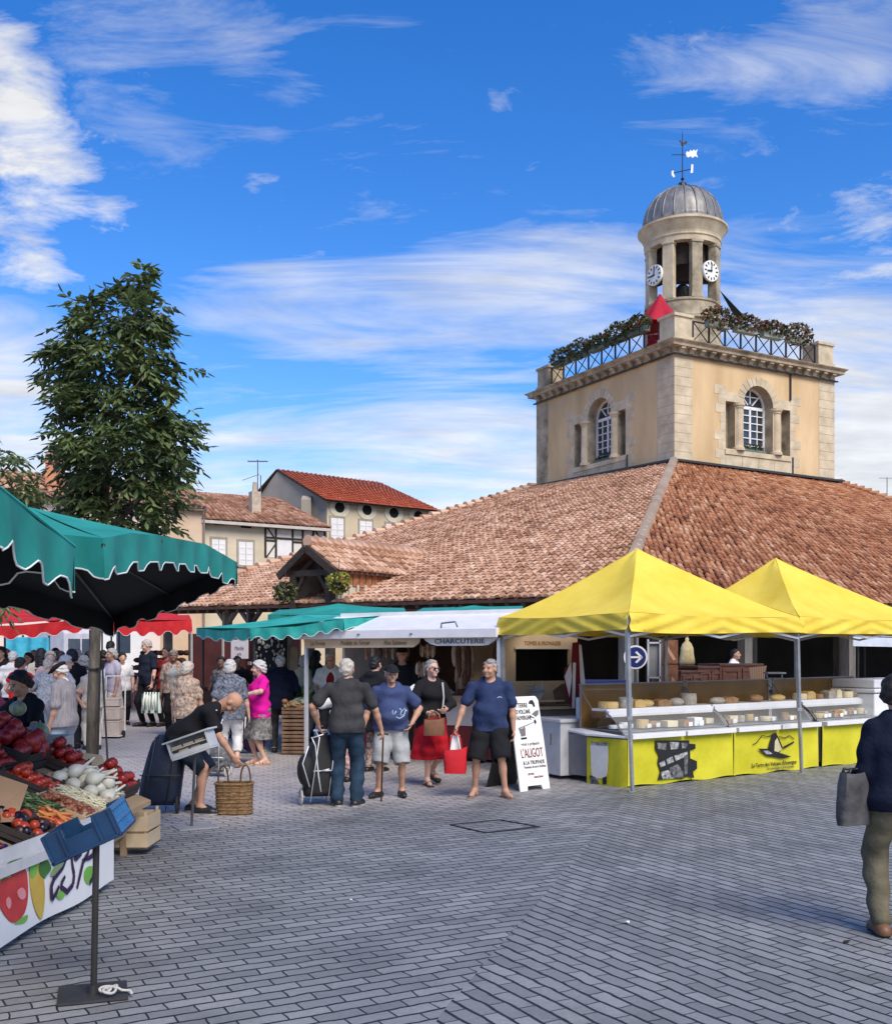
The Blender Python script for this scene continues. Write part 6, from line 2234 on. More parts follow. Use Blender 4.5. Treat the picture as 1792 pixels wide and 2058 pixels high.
canvas_edge(front, .235, 9, mb, tr, amp=.24, phase=.4, soft=3.5)
canvas_edge([Ac, Ac.lerp(Tc, .5) , Tc], .20, 6, mb, tr, amp=.2)
canvas_edge([Tc, Sc], .22, 7, mb, tr, amp=.2)
canvas_edge([Sc, Nc], .23, 7, mb, tr, amp=.2)
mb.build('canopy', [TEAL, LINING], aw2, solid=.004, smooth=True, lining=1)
tr.build('piping', TRIM, aw2)
mb = MB()
hub = V((-3.2, 8.3, 2.45))
for q in (Nc, m1, Ac, Ac.lerp(Tc, .5), Tc, Tc.lerp(Sc, .5), Sc, Sc.lerp(Nc, .5)):
 mb.tube([pk2 - V((0, 0, .05)), q - V((0, 0, .04))], .012, 6)
mb.tube([V((-4.5, 8.3, 0)), V((-4.5, 8.3, 2.45))], .025, 8)
mb.build('frame', DARKPOLE, aw2)
# produce stall
def slope(x):
 return .50 + .41 * (-2.6 - x)
st = thing('produce_stall', 'slanting produce stall hung with a white banner printed with fruit', 'market stall', V((-3.4, 6.6, 0)))
mb = MB()
y0, y1 = 3.2, 9.5
mb.hexa([V((-2.58, y0, slope(-2.58) - .07)), V((-2.62, y1, slope(-2.62) - .09)), V((-4.5, y1, slope(-4.5) - .07)), V((-4.5, y0, slope(-4.5) - .07)),
  V((-2.58, y0, slope(-2.58) - .03)), V((-2.62, y1, slope(-2.62) - .05)), V((-4.5, y1, slope(-4.5) - .03)), V((-4.5, y0, slope(-4.5) - .03))])
for x in (-2.8, -4.4):
 for y in (3.4, 6.4, 9.3):
  mb.beam((x, y, 0), (x, y, slope(x) - .07), .05, .05, up=(0, 1, 0))
mb.beam((-2.8, 3.4, .2), (-2.8, 9.3, .2), .04, .04)
mb.build('table', M('bare_plank', (.36, .25, .14), rough=.85, var=.25, stretch=(1, .2, 1)), st)
BF = Wall2(V((-2.645, 5.0, 0)), V((-2.49, 8.0, 0)))      # the plane of the front cloth
mb = MB()
sA, sB = -1.6, 3.02
mb.grid(lambda u, v: BF.pt(sA + (sB - sA) * u, .055 + .012 * math.sin(u * 20) + v * (.475 - .06 * u), .004 * math.sin(u * 31) * (1 - v)), 60, 6)
bn = mb.build('banner', M('white_pvc', (.74, .74, .72), rough=.45, var=.04), st, solid=.004, smooth=True)
mb = MB()
BFs = lambda s: .055 + .475 - .06 * (s - sA) / (sB - sA)
mb.beam(BF.pt(sA, .53, .012), BF.pt(sB, .47, .012), .05, .06)
mb.hexa([BF.pt(sA, .54, -.03), BF.pt(sB, .48, -.03), BF.pt(sB, .48, -.02), BF.pt(sA, .54, -.02), BF.pt(sA, .63, -.06), BF.pt(sB, .58, -.05), BF.pt(sB, .58, -.04), BF.pt(sA, .63, -.05)])
mb.build('edge_rail', M('pale_rail', (.50, .50, .50), rough=.5), st)
mb = MB()
mb.add([BF.pt(sB, .06, 0), BF.pt(sB, .06, -1.6), BF.pt(sB, .95, -1.6), BF.pt(sB, .46, 0)], [(0, 1, 2, 3)])
mb.build('end_cloth', MATS['white_pvc'], st, solid=.004)
def decal(pts, m, name, lift=.008, wl=BF, par=None):
 mb = MB()
 q = []
 for x, y in pts:
  s, z = wl.at(x, y)
  q.append(wl.pt(s, z, lift))
 mb.prism(q, wl.n * .002)
 return mb.build(name, m, par or bn)
def curve(pts, n=6):
 """smooth closed outline through points (Catmull-Rom)"""
 out = []
 k = len(pts)
 for i in range(k):
  p0, p1, p2, p3 = (np.array(pts[(i + j - 1) % k], float) for j in range(4))
  for t in np.linspace(0, 1, n, endpoint=False):
   out.append(tuple(.5 * ((2 * p1) + (p2 - p0) * t + (2 * p0 - 5 * p1 + 4 * p2 - p3) * t * t + (3 * p1 - p0 - 3 * p2 + p3) * t ** 3)))
 return out
def z7(pts):
 return [(x / 4.545, 1465.3 + y / 4.545) for x, y in pts]
PR = M('print_red', (.50, .035, .04), rough=.5, c2=(.60, .06, .05))
PRL = M('print_pink', (.72, .28, .28), rough=.5)
PY = M('print_yellow', (.62, .36, .06), rough=.5, c2=(.55, .42, .07), scale=9)
PG = M('print_green', (.03, .12, .02), rough=.5, c2=(.05, .18, .03))
PGL = M('print_lime', (.16, .42, .06), rough=.5)
PP = M('print_purple', (.03, .012, .06), rough=.5)
decal(curve(z7([(-60, 1440), (20, 1370), (80, 1350), (150, 1280), (215, 1280), (240, 1380), (240, 1560), (200, 1700), (110, 1770), (30, 1700), (-40, 1560)])), PR, 'printed_pepper')
decal(curve(z7([(145, 1480), (180, 1450), (212, 1480), (212, 1540), (180, 1560), (148, 1530)])), PRL, 'print_highlight', .0115)
decal(curve(z7([(42, 1560), (62, 1535), (82, 1570), (80, 1620), (60, 1645), (42, 1610)])), PRL, 'print_highlight', .0115)
decal(curve(z7([(20, 1280), (60, 1220), (140, 1190), (200, 1180), (190, 1240), (110, 1300), (40, 1300)])), PG, 'printed_leaf', .0105)
decal(curve(z7([(-60, 1370), (0, 1320), (60, 1300), (80, 1350), (10, 1370), (-50, 1440)])), PGL, 'printed_leaf', .0095)
decal(curve(z7([(120, 1780), (230, 1700), (236, 1740), (200, 1775)])), PGL, 'printed_leaf')
decal(curve(z7([(270, 1240), (330, 1230), (370, 1290), (395, 1440), (395, 1580), (370, 1730), (330, 1700), (290, 1590), (268, 1470), (258, 1340)])), PY, 'printed_courgette')
decal(curve(z7([(258, 1260), (290, 1210), (330, 1230), (310, 1330), (270, 1360)])), PGL, 'printed_leaf', .0105)
decal(curve(z7([(340, 1260), (400, 1190), (452, 1270), (400, 1350), (390, 1370), (350, 1330)])), PG, 'printed_leaf', .011)
decal(curve(z7([(450, 1330), (500, 1230), (560, 1200), (575, 1240), (530, 1310), (470, 1345)])), M('print_sage', (.20, .30, .14), rough=.5), 'printed_leaf')
decal(curve(z7([(505, 1510), (540, 1480), (585, 1500), (560, 1550), (520, 1550)])), PGL, 'printed_leaf')
decal(curve(z7([(760, 1300), (800, 1255), (840, 1270), (835, 1370), (795, 1420), (762, 1380)])), PGL, 'printed_leaf')
for stroke in ([(640, 1150), (650, 1250), (665, 1330), (655, 1420), (600, 1490), (548, 1450), (548, 1410), (580, 1350)], [(610, 1140), (560, 1270), (480, 1370), (455, 1440), (462, 1560), (500, 1500), (525, 1440)],
   [(810, 1060), (790, 1140), (745, 1220), (720, 1330), (692, 1450)], [(740, 1200), (800, 1180), (840, 1150), (850, 1060)], [(740, 1110), (700, 1110), (668, 1160), (680, 1190), (730, 1140)], [(838, 1300), (830, 1370), (805, 1410)]):
 mb = MB()
 pts = []
 for i in range(len(stroke) - 1):
  for t in (0, .33, .66):
   pts.append((stroke[i][0] + (stroke[i + 1][0] - stroke[i][0]) * t, stroke[i][1] + (stroke[i + 1][1] - stroke[i][1]) * t))
 pts.append(stroke[-1])
 q = []
 for x, y in z7(pts):
  s, z = BF.at(x, y)
  q.append(BF.pt(s, z, .0105))
 n_ = len(q)
 for i in range(n_ - 1):
  wd = .016 + .012 * math.sin(PI * i / n_)
  mb.beam(q[i], q[i + 1].lerp(q[i], -.15), .003, wd * 1.3, up=(0, 0, 1)) if abs((q[i + 1] - q[i]).normalized().z) < .9 else mb.beam(q[i], q[i + 1], .003, wd * 1.3, up=tuple(BF.u))
 mb.build('lettering', PP, bn)
CRATEW = M('pale_crate_wood', (.50, .37, .22), rough=.85, var=.2, scale=3, stretch=(1, .3, 1), c2=(.60, .47, .31))
CRATEB = M('brown_crate_wood', (.20, .11, .06), rough=.85, var=.3, scale=4, c2=(.30, .18, .10))
CRATED = M('dark_crate', (.05, .04, .035), rough=.8)
CARD = M('cardboard', (.30, .19, .11), rough=.9, var=.12)
def crate(label, x, y, w_, d_, h, m, name='produce_crate', group=None, slats=True, tilt=True, z=None, rot=0.0, cat='crate', open_=True):
 """open slatted crate; w_ along X (up the slope), d_ along Y"""
 a = math.atan(.41) if tilt else 0.0
 ux, uy = V((math.cos(a), 0, -math.sin(a))), V((0, 1, 0))
 if rot:
  ux = Matrix.Rotation(rot, 3, 'Z') @ ux
  uy = Matrix.Rotation(rot, 3, 'Z') @ uy
 un = ux.cross(uy)
 c = V((x, y, (slope(x) - .03) if z is None else z))
 t_ = thing(name, label, cat, c, group)
 mt = Matrix((ux, uy, un)).transposed()
 mb = MB()
 th = .012
 mb.box(c + un * (th / 2 + .002), (w_, d_, th), mtx=mt)
 nsl = 2 if slats else 1
 for k in range(nsl):
  hh = h / nsl * (.86 if slats else 1)
  zc = h / nsl * k + hh / 2 + .004
  for sg in (-1, 1):
   mb.box(c + uy * sg * (d_ / 2 - th / 2) + un * zc, (w_, th, hh), mtx=mt)
   mb.box(c + ux * sg * (w_ / 2 - th / 2) + un * zc, (th, d_ - 2 * th - .002, hh), mtx=mt)
 for sx in (-1, 1):
  for sy in (-1, 1):
   mb.box(c + ux * sx * (w_ / 2 - .024) + uy * sy * (d_ / 2 - .024) + un * (h / 2 + .01), (.022, .022, h + .02), mtx=mt)
 mb.build('crate_body', m, t_)
 return t_, c, ux, uy, un
def tomato_mesh(name, r, m, m2):
 mb = MB()
 mb.lathe([(0.001, .78 * r), (.25 * r, .86 * r), (.6 * r, .78 * r), (.92 * r, .4 * r), (r, 0), (.92 * r, -.45 * r), (.55 * r, -.8 * r), (.001, -.86 * r)], V((0, 0, 0)), 12, cap=False)
 mb.mat(1)
 for k in range(5):
  an = 2 * PI * k / 5
  mb.add([V((0, 0, .84 * r)), V((.42 * r * math.cos(an - .25), .42 * r * math.sin(an - .25), .92 * r)), V((.62 * r * math.cos(an), .62 * r * math.sin(an), .98 * r)), V((.42 * r * math.cos(an + .25), .42 * r * math.sin(an + .25), .92 * r))], [(0, 1, 2, 3)])
 return mb.build(name, [m, m2], None, smooth=True, fixn=False)
VINE = M('tomato_vine', (.035, .075, .015), rough=.7)
def heap(proto, first, c, ux, uy, un, w_, d_, n, r, label, cat, group, h0=.05, dome=.05, seed=1):
 """single fruits piled in a crate: each a copy of its own"""
 rr = random.Random(seed)
 nx, ny = max(1, int(w_ / (1.75 * r))), max(1, int(d_ / (1.75 * r)))
 spots = []
 for L_ in range(3):
  for i in range(nx - L_):
   for j in range(ny - L_):
    u = ((i + .5 + L_ * .5) / nx - .5) * w_
    v = ((j + .5 + L_ * .5) / ny - .5) * d_
    spots.append((u + rr.gauss(0, r * .16), v + rr.gauss(0, r * .16), h0 + L_ * 1.35 * r + dome * math.cos(PI * u / w_) * math.cos(PI * v / d_)))
 spots = spots[:n] if len(spots) > n else spots
 for k, (u, v, z) in enumerate(spots):
  if first[0]:
   o = proto
   first[0] = False
  else:
   o = proto.copy()
   COL.objects.link(o)
  o.location = c + ux * u + uy * v + un * z
  o.rotation_euler = (rr.uniform(-.6, .6), rr.uniform(-.6, .6), rr.uniform(0, 6.28))
  s = rr.uniform(.86, 1.14)
  o.scale = (s, s, s * rr.uniform(.92, 1.05))
  props(o, label, cat, group)
TOMD = tomato_mesh('tomato', .045, M('dark_tomato', (.30, .012, .010), rough=.3, var=.3, c2=(.46, .03, .018), spec=.5), VINE)
TOMR = tomato_mesh('tomato', .040, M('bright_tomato', (.60, .03, .012), rough=.22, var=.2, c2=(.60, .07, .02), spec=.6), VINE)
fd, fr_ = [True], [True]
for i, x in enumerate((-2.92, -3.36, -3.80, -4.2)):
 t_, c, ux, uy, un = crate(['dark crate of vine tomatoes at the low front corner of the far end', 'second dark tomato crate up the slope of the far end', 'third dark tomato crate up the slope, below the melons', 'topmost dark tomato crate at the back of the stall'][i], x, 9.28, .40, .42, .10, CRATED, group='tomato crates along the far end')
 heap(TOMD, fd, c, ux, uy, un, .38, .40, 34, .045, 'ripe dark red vine tomato heaped in the far row of crates', 'tomato', 'dark tomatoes in the far row', .06, .03, seed=i)
t_, c, ux, uy, un = crate('tray of bright red tomatoes in the middle of the stall', -3.22, 8.28, .40, .40, .09, CRATED)
heap(TOMR, fr_, c, ux, uy, un, .36, .36, 30, .040, 'bright orange-red tomato in the middle tray', 'tomato', 'bright tomatoes in the middle tray', .05, .03, seed=9)
t_, c, ux, uy, un = crate('tray of glossy red tomatoes next to the cardboard sheet', -3.62, 8.35, .40, .44, .09, CRATED)
heap(TOMD, fd, c, ux, uy, un, .38, .42, 30, .045, 'dark red tomato piled beside the cardboard', 'tomato', 'tomatoes beside the cardboard', .06, .05, seed=21)
FEN = M('fennel_white', (.66, .62, .48), rough=.45, var=.12, scale=14, c2=(.74, .72, .60), stretch=(1, 1, .2))
mb = MB()
mb.lathe([(.001, -.05), (.03, -.047), (.056, -.015), (.058, .02), (.044, .058), (.024, .085), (.014, .13), (.001, .135)], V((0, 0, 0)), 12, cap=False)
for a in (0, 2.1, 4.2):
 mb.tube([V((0, 0, .07)), V((.02 * math.cos(a), .02 * math.sin(a), .13)), V((.05 * math.cos(a), .05 * math.sin(a), .20))], [.014, .012, .009], 7)
FENP = mb.build('fennel_bulb', FEN, None, smooth=True)
t_, c, ux, uy, un = crate('shallow pale crate holding big white fennel bulbs', -2.96, 8.72, .56, .40, .08, CRATEW)
ff = True
for k, (u, v, z) in enumerate(((-.20, -.12, .07), (-.06, -.13, .07), (.09, -.12, .07), (.21, -.10, .07), (-.2, .03, .075), (-.05, .03, .08), (.10, .02, .08), (.22, .04, .07), (-.18, .14, .08), (-.02, .15, .08), (.12, .14, .08), (-.12, -.05, .15), (.04, -.05, .15), (.14, .05, .15), (-.05, .08, .16))):
 o = FENP if ff else FENP.copy()
 if not ff:
  COL.objects.link(o)
 ff = False
 o.location = c + ux * u + uy * v + un * z
 o.rotation_euler = (rnd.uniform(.9, 1.9), rnd.uniform(-.5, .5), rnd.uniform(2.2, 4.6))
 props(o, 'plump white fennel bulb in the pale crate above the blue crate', 'fennel', 'fennel bulbs in the pale crate')
def fill(name, label, c, ux, uy, un, w_, d_, n, kind, mats, h0=.05, seed=3, ln=.09, r=.006, dome=.03):
 """uncountable fill: beans, pods, small roots"""
 rr = random.Random(seed)
 mb = MB()
 for i in range(n):
  u, v = rr.uniform(-.5, .5) * w_, rr.uniform(-.5, .5) * d_
  p = c + ux * u + uy * v + un * (h0 + rr.uniform(0, dome) + dome * math.cos(PI * u / w_) * math.cos(PI * v / d_))
  mi = rr.randrange(len(mats))
  mb.mat(mi)
  if kind == 'pod':
   a = rr.gauss(.4, .5)
   d = ux * math.cos(a) + uy * math.sin(a) + un * rr.gauss(0, .15)
   b = uy * rr.gauss(0, .02)
   mb.tube([p - d * ln / 2, p + b, p + d * ln / 2], [r * .6, r, r * .4], 5, cap=False)
  else:
   mb.ball(p, r * rr.uniform(.8, 1.25), 7, 5)
 o = mb.build(name, mats, None, smooth=True, fixn=False)
 props(o, label, 'vegetables', None, 'stuff')
GB = [M('green_bean', (.05, .11, .025), rough=.5), M('green_bean_dark', (.03, .065, .02), rough=.5), M('green_bean_pale', (.22, .28, .12), rough=.5)]
t_, c, ux, uy, un = crate('pale crate of green beans in front of the cardboard', -2.98, 7.56, .40, .44, .09, CRATEW)
fill('green_beans', 'tangle of green beans in the pale crate', c, ux, uy, un, .36, .40, 420, 'pod', GB, .07)
t_, c, ux, uy, un = crate('pale crate of small brown shallots beside the beans', -2.84, 7.92, .42, .30, .09, CRATEW)
fill('shallots', 'small coppery shallots filling a pale crate', c, ux, uy, un, .38, .26, 150, 'ball', [M('shallot', (.30, .10, .045), rough=.4, c2=(.42, .19, .10)), M('shallot_dark', (.18, .05, .025), rough=.4)], .06, r=.021)
t_, c, ux, uy, un = crate('pale crate of cream coloured string beans above the blue crate', -2.84, 8.28, .42, .34, .09, CRATEW)
fill('cream_beans', 'cream coloured string beans in a pale crate', c, ux, uy, un, .38, .30, 300, 'pod', [M('cream_bean', (.62, .56, .34), rough=.5), M('cream_bean_pale', (.70, .66, .48), rough=.5)], .06, r=.007)
t_, c, ux, uy, un = crate('low crate of dark aubergines and peppers at the front edge', -2.86, 7.05, .42, .42, .09, CRATED)
fill('dark_peppers', 'dark aubergines and red peppers jumbled at the front edge', c, ux, uy, un, .36, .36, 60, 'ball', [M('aubergine', (.014, .008, .018), rough=.25), M('dark_pepper', (.05, .02, .012), rough=.3), M('red_pepper', (.40, .05, .02), rough=.25)], .07, r=.04)
t_, c, ux, uy, un = crate('crate of pointed red and orange peppers at the front edge by the blue crate', -2.72, 7.42, .26, .34, .09, CRATEW)
fill('pointed_peppers', 'pointed red and orange peppers at the front edge', c, ux, uy, un, .24, .30, 50, 'pod', [M('red_pepper', (.40, .05, .02)), M('orange_pepper', (.55, .22, .05), rough=.3)], .07, r=.018, ln=.14)
for i, (x, y) in enumerate(((-2.86, 6.28), (-3.3, 6.4), (-2.86, 5.82), (-3.3, 5.9))):
 t_, c, ux, uy, un = crate(['blue punnet tray at the bottom left corner of the stall', 'blue punnet tray behind the front tray', 'blue tray at the near front edge, mostly out of the picture', 'blue tray at the near rear, mostly out of the picture'][i], x, y, .40, .42, .08, M('blue_plastic', (.012, .03, .16), rough=.4))
 fill('plums', 'dark plums in a blue punnet tray', c, ux, uy, un, .34, .36, 60, 'ball', [MATS['aubergine'], M('plum', (.10, .012, .03), rough=.3)], .06, r=.03, seed=i)
mb = MB()
a = P(-30, 1600, 7.55)
mb.hexa([P(-40, 1655, 6.85), P(32, 1652, 6.95), P(32, 1652, 7.0), P(-40, 1655, 6.9), P(-20, 1552, 7.15), P(57, 1578, 7.25), P(57, 1578, 7.29), P(-20, 1552, 7.19)])
o = mb.build('cardboard_sheet', CARD, None, bevel=.003)
props(o, 'brown cardboard sheet propped up among the tomatoes', 'cardboard')
mb = MB()
mb.hexa([P(-30, 1590, 8.2), P(14, 1585, 8.3), P(14, 1585, 8.36), P(-30, 1590, 8.26), P(-30, 1545, 8.4), P(20, 1548, 8.4), P(20, 1548, 8.46), P(-30, 1545, 8.46)])
o = mb.build('cardboard_flap', M('pale_cardboard', (.48, .36, .25), rough=.9), None)
props(o, 'pale cardboard flap behind the brown sheet at the left edge', 'cardboard')
mb = MB()
rr = random.Random(4)
t_, c, ux, uy, un = crate('big dark crate at the back left heaped with dark red peppers', -3.72, 8.82, .7, .5, .16, CRATED)
fill('red_peppers', 'big glossy dark red peppers heaped at the back left', c, ux, uy, un, .6, .45, 46, 'ball', [M('deep_red_pepper', (.26, .012, .016), rough=.3, spec=.5), M('wine_pepper', (.38, .03, .025), rough=.3, spec=.5)], .12, r=.062, dome=.10)
MELG = M('striped_melon', (.20, .24, .10), rough=.5, c2=(.58, .60, .42), scale=12, stretch=(1, 1, .2))
for nm, lb, px, py, d, r in (('melon', 'round striped pale green melon held by the stallholder', 36, 1424, 9.75, .075), ('melon', 'netted melon lying on the pale box in front of the stallholder', 79, 1470, 9.55, .085), ('melon', 'pale melon half hidden at the back left of the heap', 8, 1450, 9.3, .08)):
 mb = MB()
 c = P(px, py, d)
 mb.ball(c, (r, r, r * .92), 18, 12)
 mb.tube([c + V((0, 0, r * .88)), c + V((.01, 0, r * 1.15))], [.012, .006], 6)
 o = mb.build(nm, MELG, None, smooth=True)
 props(o, lb, 'melon')
mb = MB()
c = P(92, 1492, 9.7)
mb.box(c, (.42, .34, .12), rot=.1)
mb.box(c + V((0, 0, -.14)), (.44, .36, .12), rot=.1)
o = mb.build('pale_box', M('pale_polystyrene', (.62, .52, .42), rough=.8), None, bevel=.008)
props(o, 'pale boxes stacked behind the tomatoes under the netted melon', 'box')
mb = MB()
pw = P(150, 1508, 9.9)
mb.hexa([P(95, 1516, 9.8), P(215, 1545, 9.9), P(215, 1545, 9.96), P(95, 1516, 9.86), P(90, 1502, 9.85), P(205, 1518, 9.95), P(205, 1518, 10), P(90, 1502, 9.9)])
o = mb.build('crate_board', CRATEW, None)
props(o, 'pale wooden board edging the far end of the tomato row', 'board')
t_, c, ux, uy, un = crate('empty pale wooden box on the ground under the far end of the stall', -2.84, 9.5, .5, .42, .30, CRATEW, name='wooden_box', tilt=False, z=.06)
# blue crate on its post, white display case on its post
def tilted(c, roll, yaw):
 a = Matrix.Rotation(yaw, 3, 'Z') @ V((math.cos(roll), 0, math.sin(roll)))
 b = Matrix.Rotation(yaw, 3, 'Z') @ V((0, 1, 0))
 n = a.cross(b)
 return a, b, n, Matrix((a, b, n)).transposed()
pb = G(188, 2003)
sd = thing('post_stand', 'dark steel post on a flat square foot in the left foreground', 'post stand', pb)
mb = MB()
mb.tube([pb + V((0, 0, .02)), V((P(194, 1700, pb.y).x, pb.y, .83))], .0165, 12)
mb.build('post', DARKPOLE, sd)
mb = MB()
mb.box(pb + V((-.01, .02, .012)), (.34, .30, .012), rot=.32)
mb.lathe([(.03, .018), (.028, .06)], pb, 12)
mb.build('foot_plate', M('worn_plate', (.05, .052, .055), rough=.55, metal=.5, var=.3), sd)
mb = MB()
cp = pb + V((.07, -.05, .03))
q = []
for k in range(46):
 a = k * .42
 q.append(cp + V((.026 * math.cos(a) * (1 + .5 * math.sin(a * .37)) + .022 * math.sin(k * .21) + .02, .022 * math.sin(a * 1.15) + .025 * math.cos(k * .3), .008 + .02 * abs(math.sin(a * .6)))))
q += [cp + V((.08, .03, .008)), cp + V((.12, .045, .0)), cp + V((.135, .02, -.008))]
mb.tube(q, .0075, 6)
o = mb.build('knotted_rope', M('white_cord', (.46, .45, .42), rough=.9), None, smooth=True)
props(o, 'short knotted white cord lying on the foot of the dark post', 'cord')
BLUEP = M('blue_crate_plastic', (.003, .027, .078), rough=.38, var=.18, c2=(.007, .042, .115), spec=.5)
cc = P(181, 1668, 5.62)
a_, b_, n_, mt = tilted(cc, RAD(24), RAD(8))
bc = thing('plastic_crate', 'tilted blue plastic crate with cut-out sides on the dark post', 'crate', cc - n_ * .08)
LX, LY, LZ, th = .37, .46, .155, .016
cb = cc
mb = MB()
mb.box(cb - n_ * (LZ / 2 - .006), (LX, LY, .012), mtx=mt)
o = mb.build('crate_base', BLUEP, bc)
for sg in (-1, 1):
 mb = MB()
 o_ = cb + b_ * sg * (LY / 2 - th / 2)
 prof = [(-LX / 2, -LZ / 2), (LX / 2, -LZ / 2), (LX / 2, LZ / 2), (LX * .22, LZ / 2), (LX * .18, LZ * .12), (-LX * .20, LZ * .12), (-LX * .28, LZ / 2), (-LX / 2, LZ / 2)]
 mb.prism([o_ + a_ * x + n_ * z - b_ * th / 2 for x, z in prof], b_ * th)
 for x in (-LX / 2 + .012, -LX * .25, LX * .24, LX / 2 - .012):
  mb.box(o_ + a_ * x + b_ * sg * .006 + n_ * (-.0), (.014, th + .012, LZ * (1.0 if abs(x) > LX * .23 else .6)), mtx=mt)
 mb.box(o_ + b_ * sg * .006 - n_ * (LZ / 2 - .012), (LX, th + .012, .014), mtx=mt)
 mb.build('crate_side', BLUEP, bc)
 mb = MB()
 o_ = cb + a_ * sg * (LX / 2 - th / 2)
 for z in (-LZ * .40, 0, LZ * .44):
  mb.box(o_ + n_ * z, (th, LY - .034, .022), mtx=mt)
 for k in range(7):
  mb.box(o_ + b_ * (LY - .06) * (k / 6 - .5) - n_ * .0, (th * .8, .014, LZ * .95), mtx=mt)
 mb.box(o_ - n_ * LZ * .2 - a_ * sg * .004, (.006, LY - .034, LZ * .42), mtx=mt)
 mb.build('crate_side', M('blue_crate_light', (.03, .15, .34), rough=.4) if sg > 0 else BLUEP, bc)  # same plastic: light on this end is put into a lighter blue
pb2 = G(385, 1663)
sd2 = thing('post_stand', 'slim steel post on a pale square foot beside the bending man', 'post stand', pb2)
mb = MB()
mb.tube([pb2 + V((0, 0, .01)), P(392, 1522, pb2.y)], .014, 10)
mb.build('post', M('grey_post', (.10, .10, .105), rough=.4, metal=.5), sd2)
mb = MB()
mb.box(pb2 + V((.03, 0, .008)), (.40, .36, .010), rot=.5)
mb.build('foot_plate', M('pale_plate', (.34, .35, .36), rough=.5, metal=.4), sd2)
WPL = M('pale_grey_plastic', (.52, .53, .53), rough=.4, c2=(.60, .61, .61))
cc = P(387, 1496, pb2.y)
a_, b_, n_, mt = tilted(cc, RAD(19), RAD(-6))
dc = thing('display_case', 'tilted white display case with open front on the slim post', 'display case', cc - n_ * .1)
mb = MB()
mb.box(cc + n_ * .092, (.50, .30, .018), mtx=mt)
mb.box(cc - n_ * .092, (.42, .26, .016), mtx=mt)
for sg in (-1, 1):
 mb.box(cc + a_ * sg * .205, (.018, .26, .166), mtx=mt)
mb.box(cc + b_ * .128, (.39, .012, .166), mtx=mt)
mb.box(cc - b_ * .125 - n_ * .060, (.39, .012, .045), mtx=mt)
mb.box(cc - b_ * .06 + n_ * .0, (.39, .12, .008), mtx=mt)
mb.build('case_body', WPL, dc, bevel=.002)
mb = MB()
for k in range(5):
 mb.box(cc - b_ * (.10 - .01 * k) + n_ * (.018 - .05 * (k % 2)) + a_ * (-.13 + .06 * k), (.10, .03, .025), mtx=mt)
mb.build('price_cards', M('buff_card', (.48, .40, .28), rough=.8), dc)
# yellow folding tents
T1, T2, TB1 = V((2.315, 13.5, 0)), V((5.07, 15.4, 0)), V((.83, 15.62, 0))
tu, tv = (T2 - T1), (TB1 - T1)
def folding_tent(label, o, apex, corner_lift=0.0, legs=(0, 1, 2, 3), seed=0, left_gap=0.0):
 cs = [o, o + tu, o + tu + tv, o + tv]
 cz = gz(o.x, o.y)
 t_ = thing('folding_tent', label, 'market tent', (cs[0] + cs[2]) / 2, 'yellow folding tents')
 ctr = (cs[0] + cs[2]) / 2
 rr = random.Random(seed)
 ze = 2.27 + cz
 mb = MB()
 top = [V((c.x, c.y, ze)) + (c - ctr) * .03 for c in cs]
 for i in range(4):
  a, b_ = top[i], top[(i + 1) % 4]
  def fn(u, v, a=a, b_=b_):
   q = a.lerp(b_, u)
   p = q.lerp(apex, v)
   z = q.z + (apex.z - q.z) * (v ** 1.18) - .07 * math.sin(PI * u) * math.sin(PI * min(1, v * 1.15)) - .03 * math.sin(PI * u) * (1 - v)
   return V((p.x, p.y, z + .006 * math.sin(9 * u + 6 * v + seed)))
  mb.grid(fn, 16, 14)
  d = (b_ - a).normalized()
  nn = V((d.y, -d.x, 0))
  L_ = (b_ - a).length
  def fv(u, v, a=a, b_=b_, nn=nn):
   q = a.lerp(b_, u)
   e = min(u, 1 - u)
   am = .028 * (1 - .55 * v)
   fold = math.sin(26 * (u - .5) * (1.2 - .5 * v) + 3 * v + seed * 1.7) * .5 + math.sin(9 * abs(u - .5) * 4 - 9 * v) * .8
   dz = -.03 * math.sin(PI * u) * 1 - (.225 + .02 * math.sin(5 * u + seed)) * v
   return q + nn * (am * fold * (.3 + v) + .012 + .02 * v) + V((0, 0, dz))
  mb.grid(fv, 64, 7)
 mb.build('canopy', YEL, t_, solid=.003, smooth=True)
 for i in legs:
  c = cs[i]
  g0 = gz(c.x, c.y)
  mb = MB()
  lean = V((.10, -.02, 0)) if i in (0, 1) else V((0, 0, 0))
  mb.beam(V((c.x, c.y, g0)) + lean * .35, V((c.x, c.y, g0 + .95)), .038, .038, up=tuple(tu))
  mb.beam(V((c.x, c.y, g0 + .9)), V((c.x, c.y, ze - .03)) - lean * .3, .048, .048, up=tuple(tu))
  mb.box(V((c.x, c.y, g0 + .93)), (.065, .065, .05))
  mb.box(V((c.x, c.y, g0 + .008)) + lean * .35, (.09, .09, .012))
  mb.box(V((c.x, c.y, ze - .10)) - lean * .28, (.085, .085, .12))
  mb.build('leg', STEEL, t_)
 mb = MB()
 for i in range(4):
  a, b_ = cs[i], cs[(i + 1) % 4]
  for k in range(2):
   p, q = a.lerp(b_, k / 2), a.lerp(b_, (k + 1) / 2)
   z1, z2 = ze - .06, ze - .30
   mb.beam(V((p.x, p.y, z1)), V((q.x, q.y, z2)), .022, .03)
   mb.beam(V((p.x, p.y, z2)), V((q.x, q.y, z1)), .022, .03)
 mb.tube([V((ctr.x, ctr.y, ze - .2)), apex - V((0, 0, .03))], .022, 8)
 for c in cs:
  mb.beam(V((c.x, c.y, ze - .08)), V((ctr.x, ctr.y, ze - .05)), .02, .028)
 mb.build('scissor_frame', ALU, t_)
 return t_
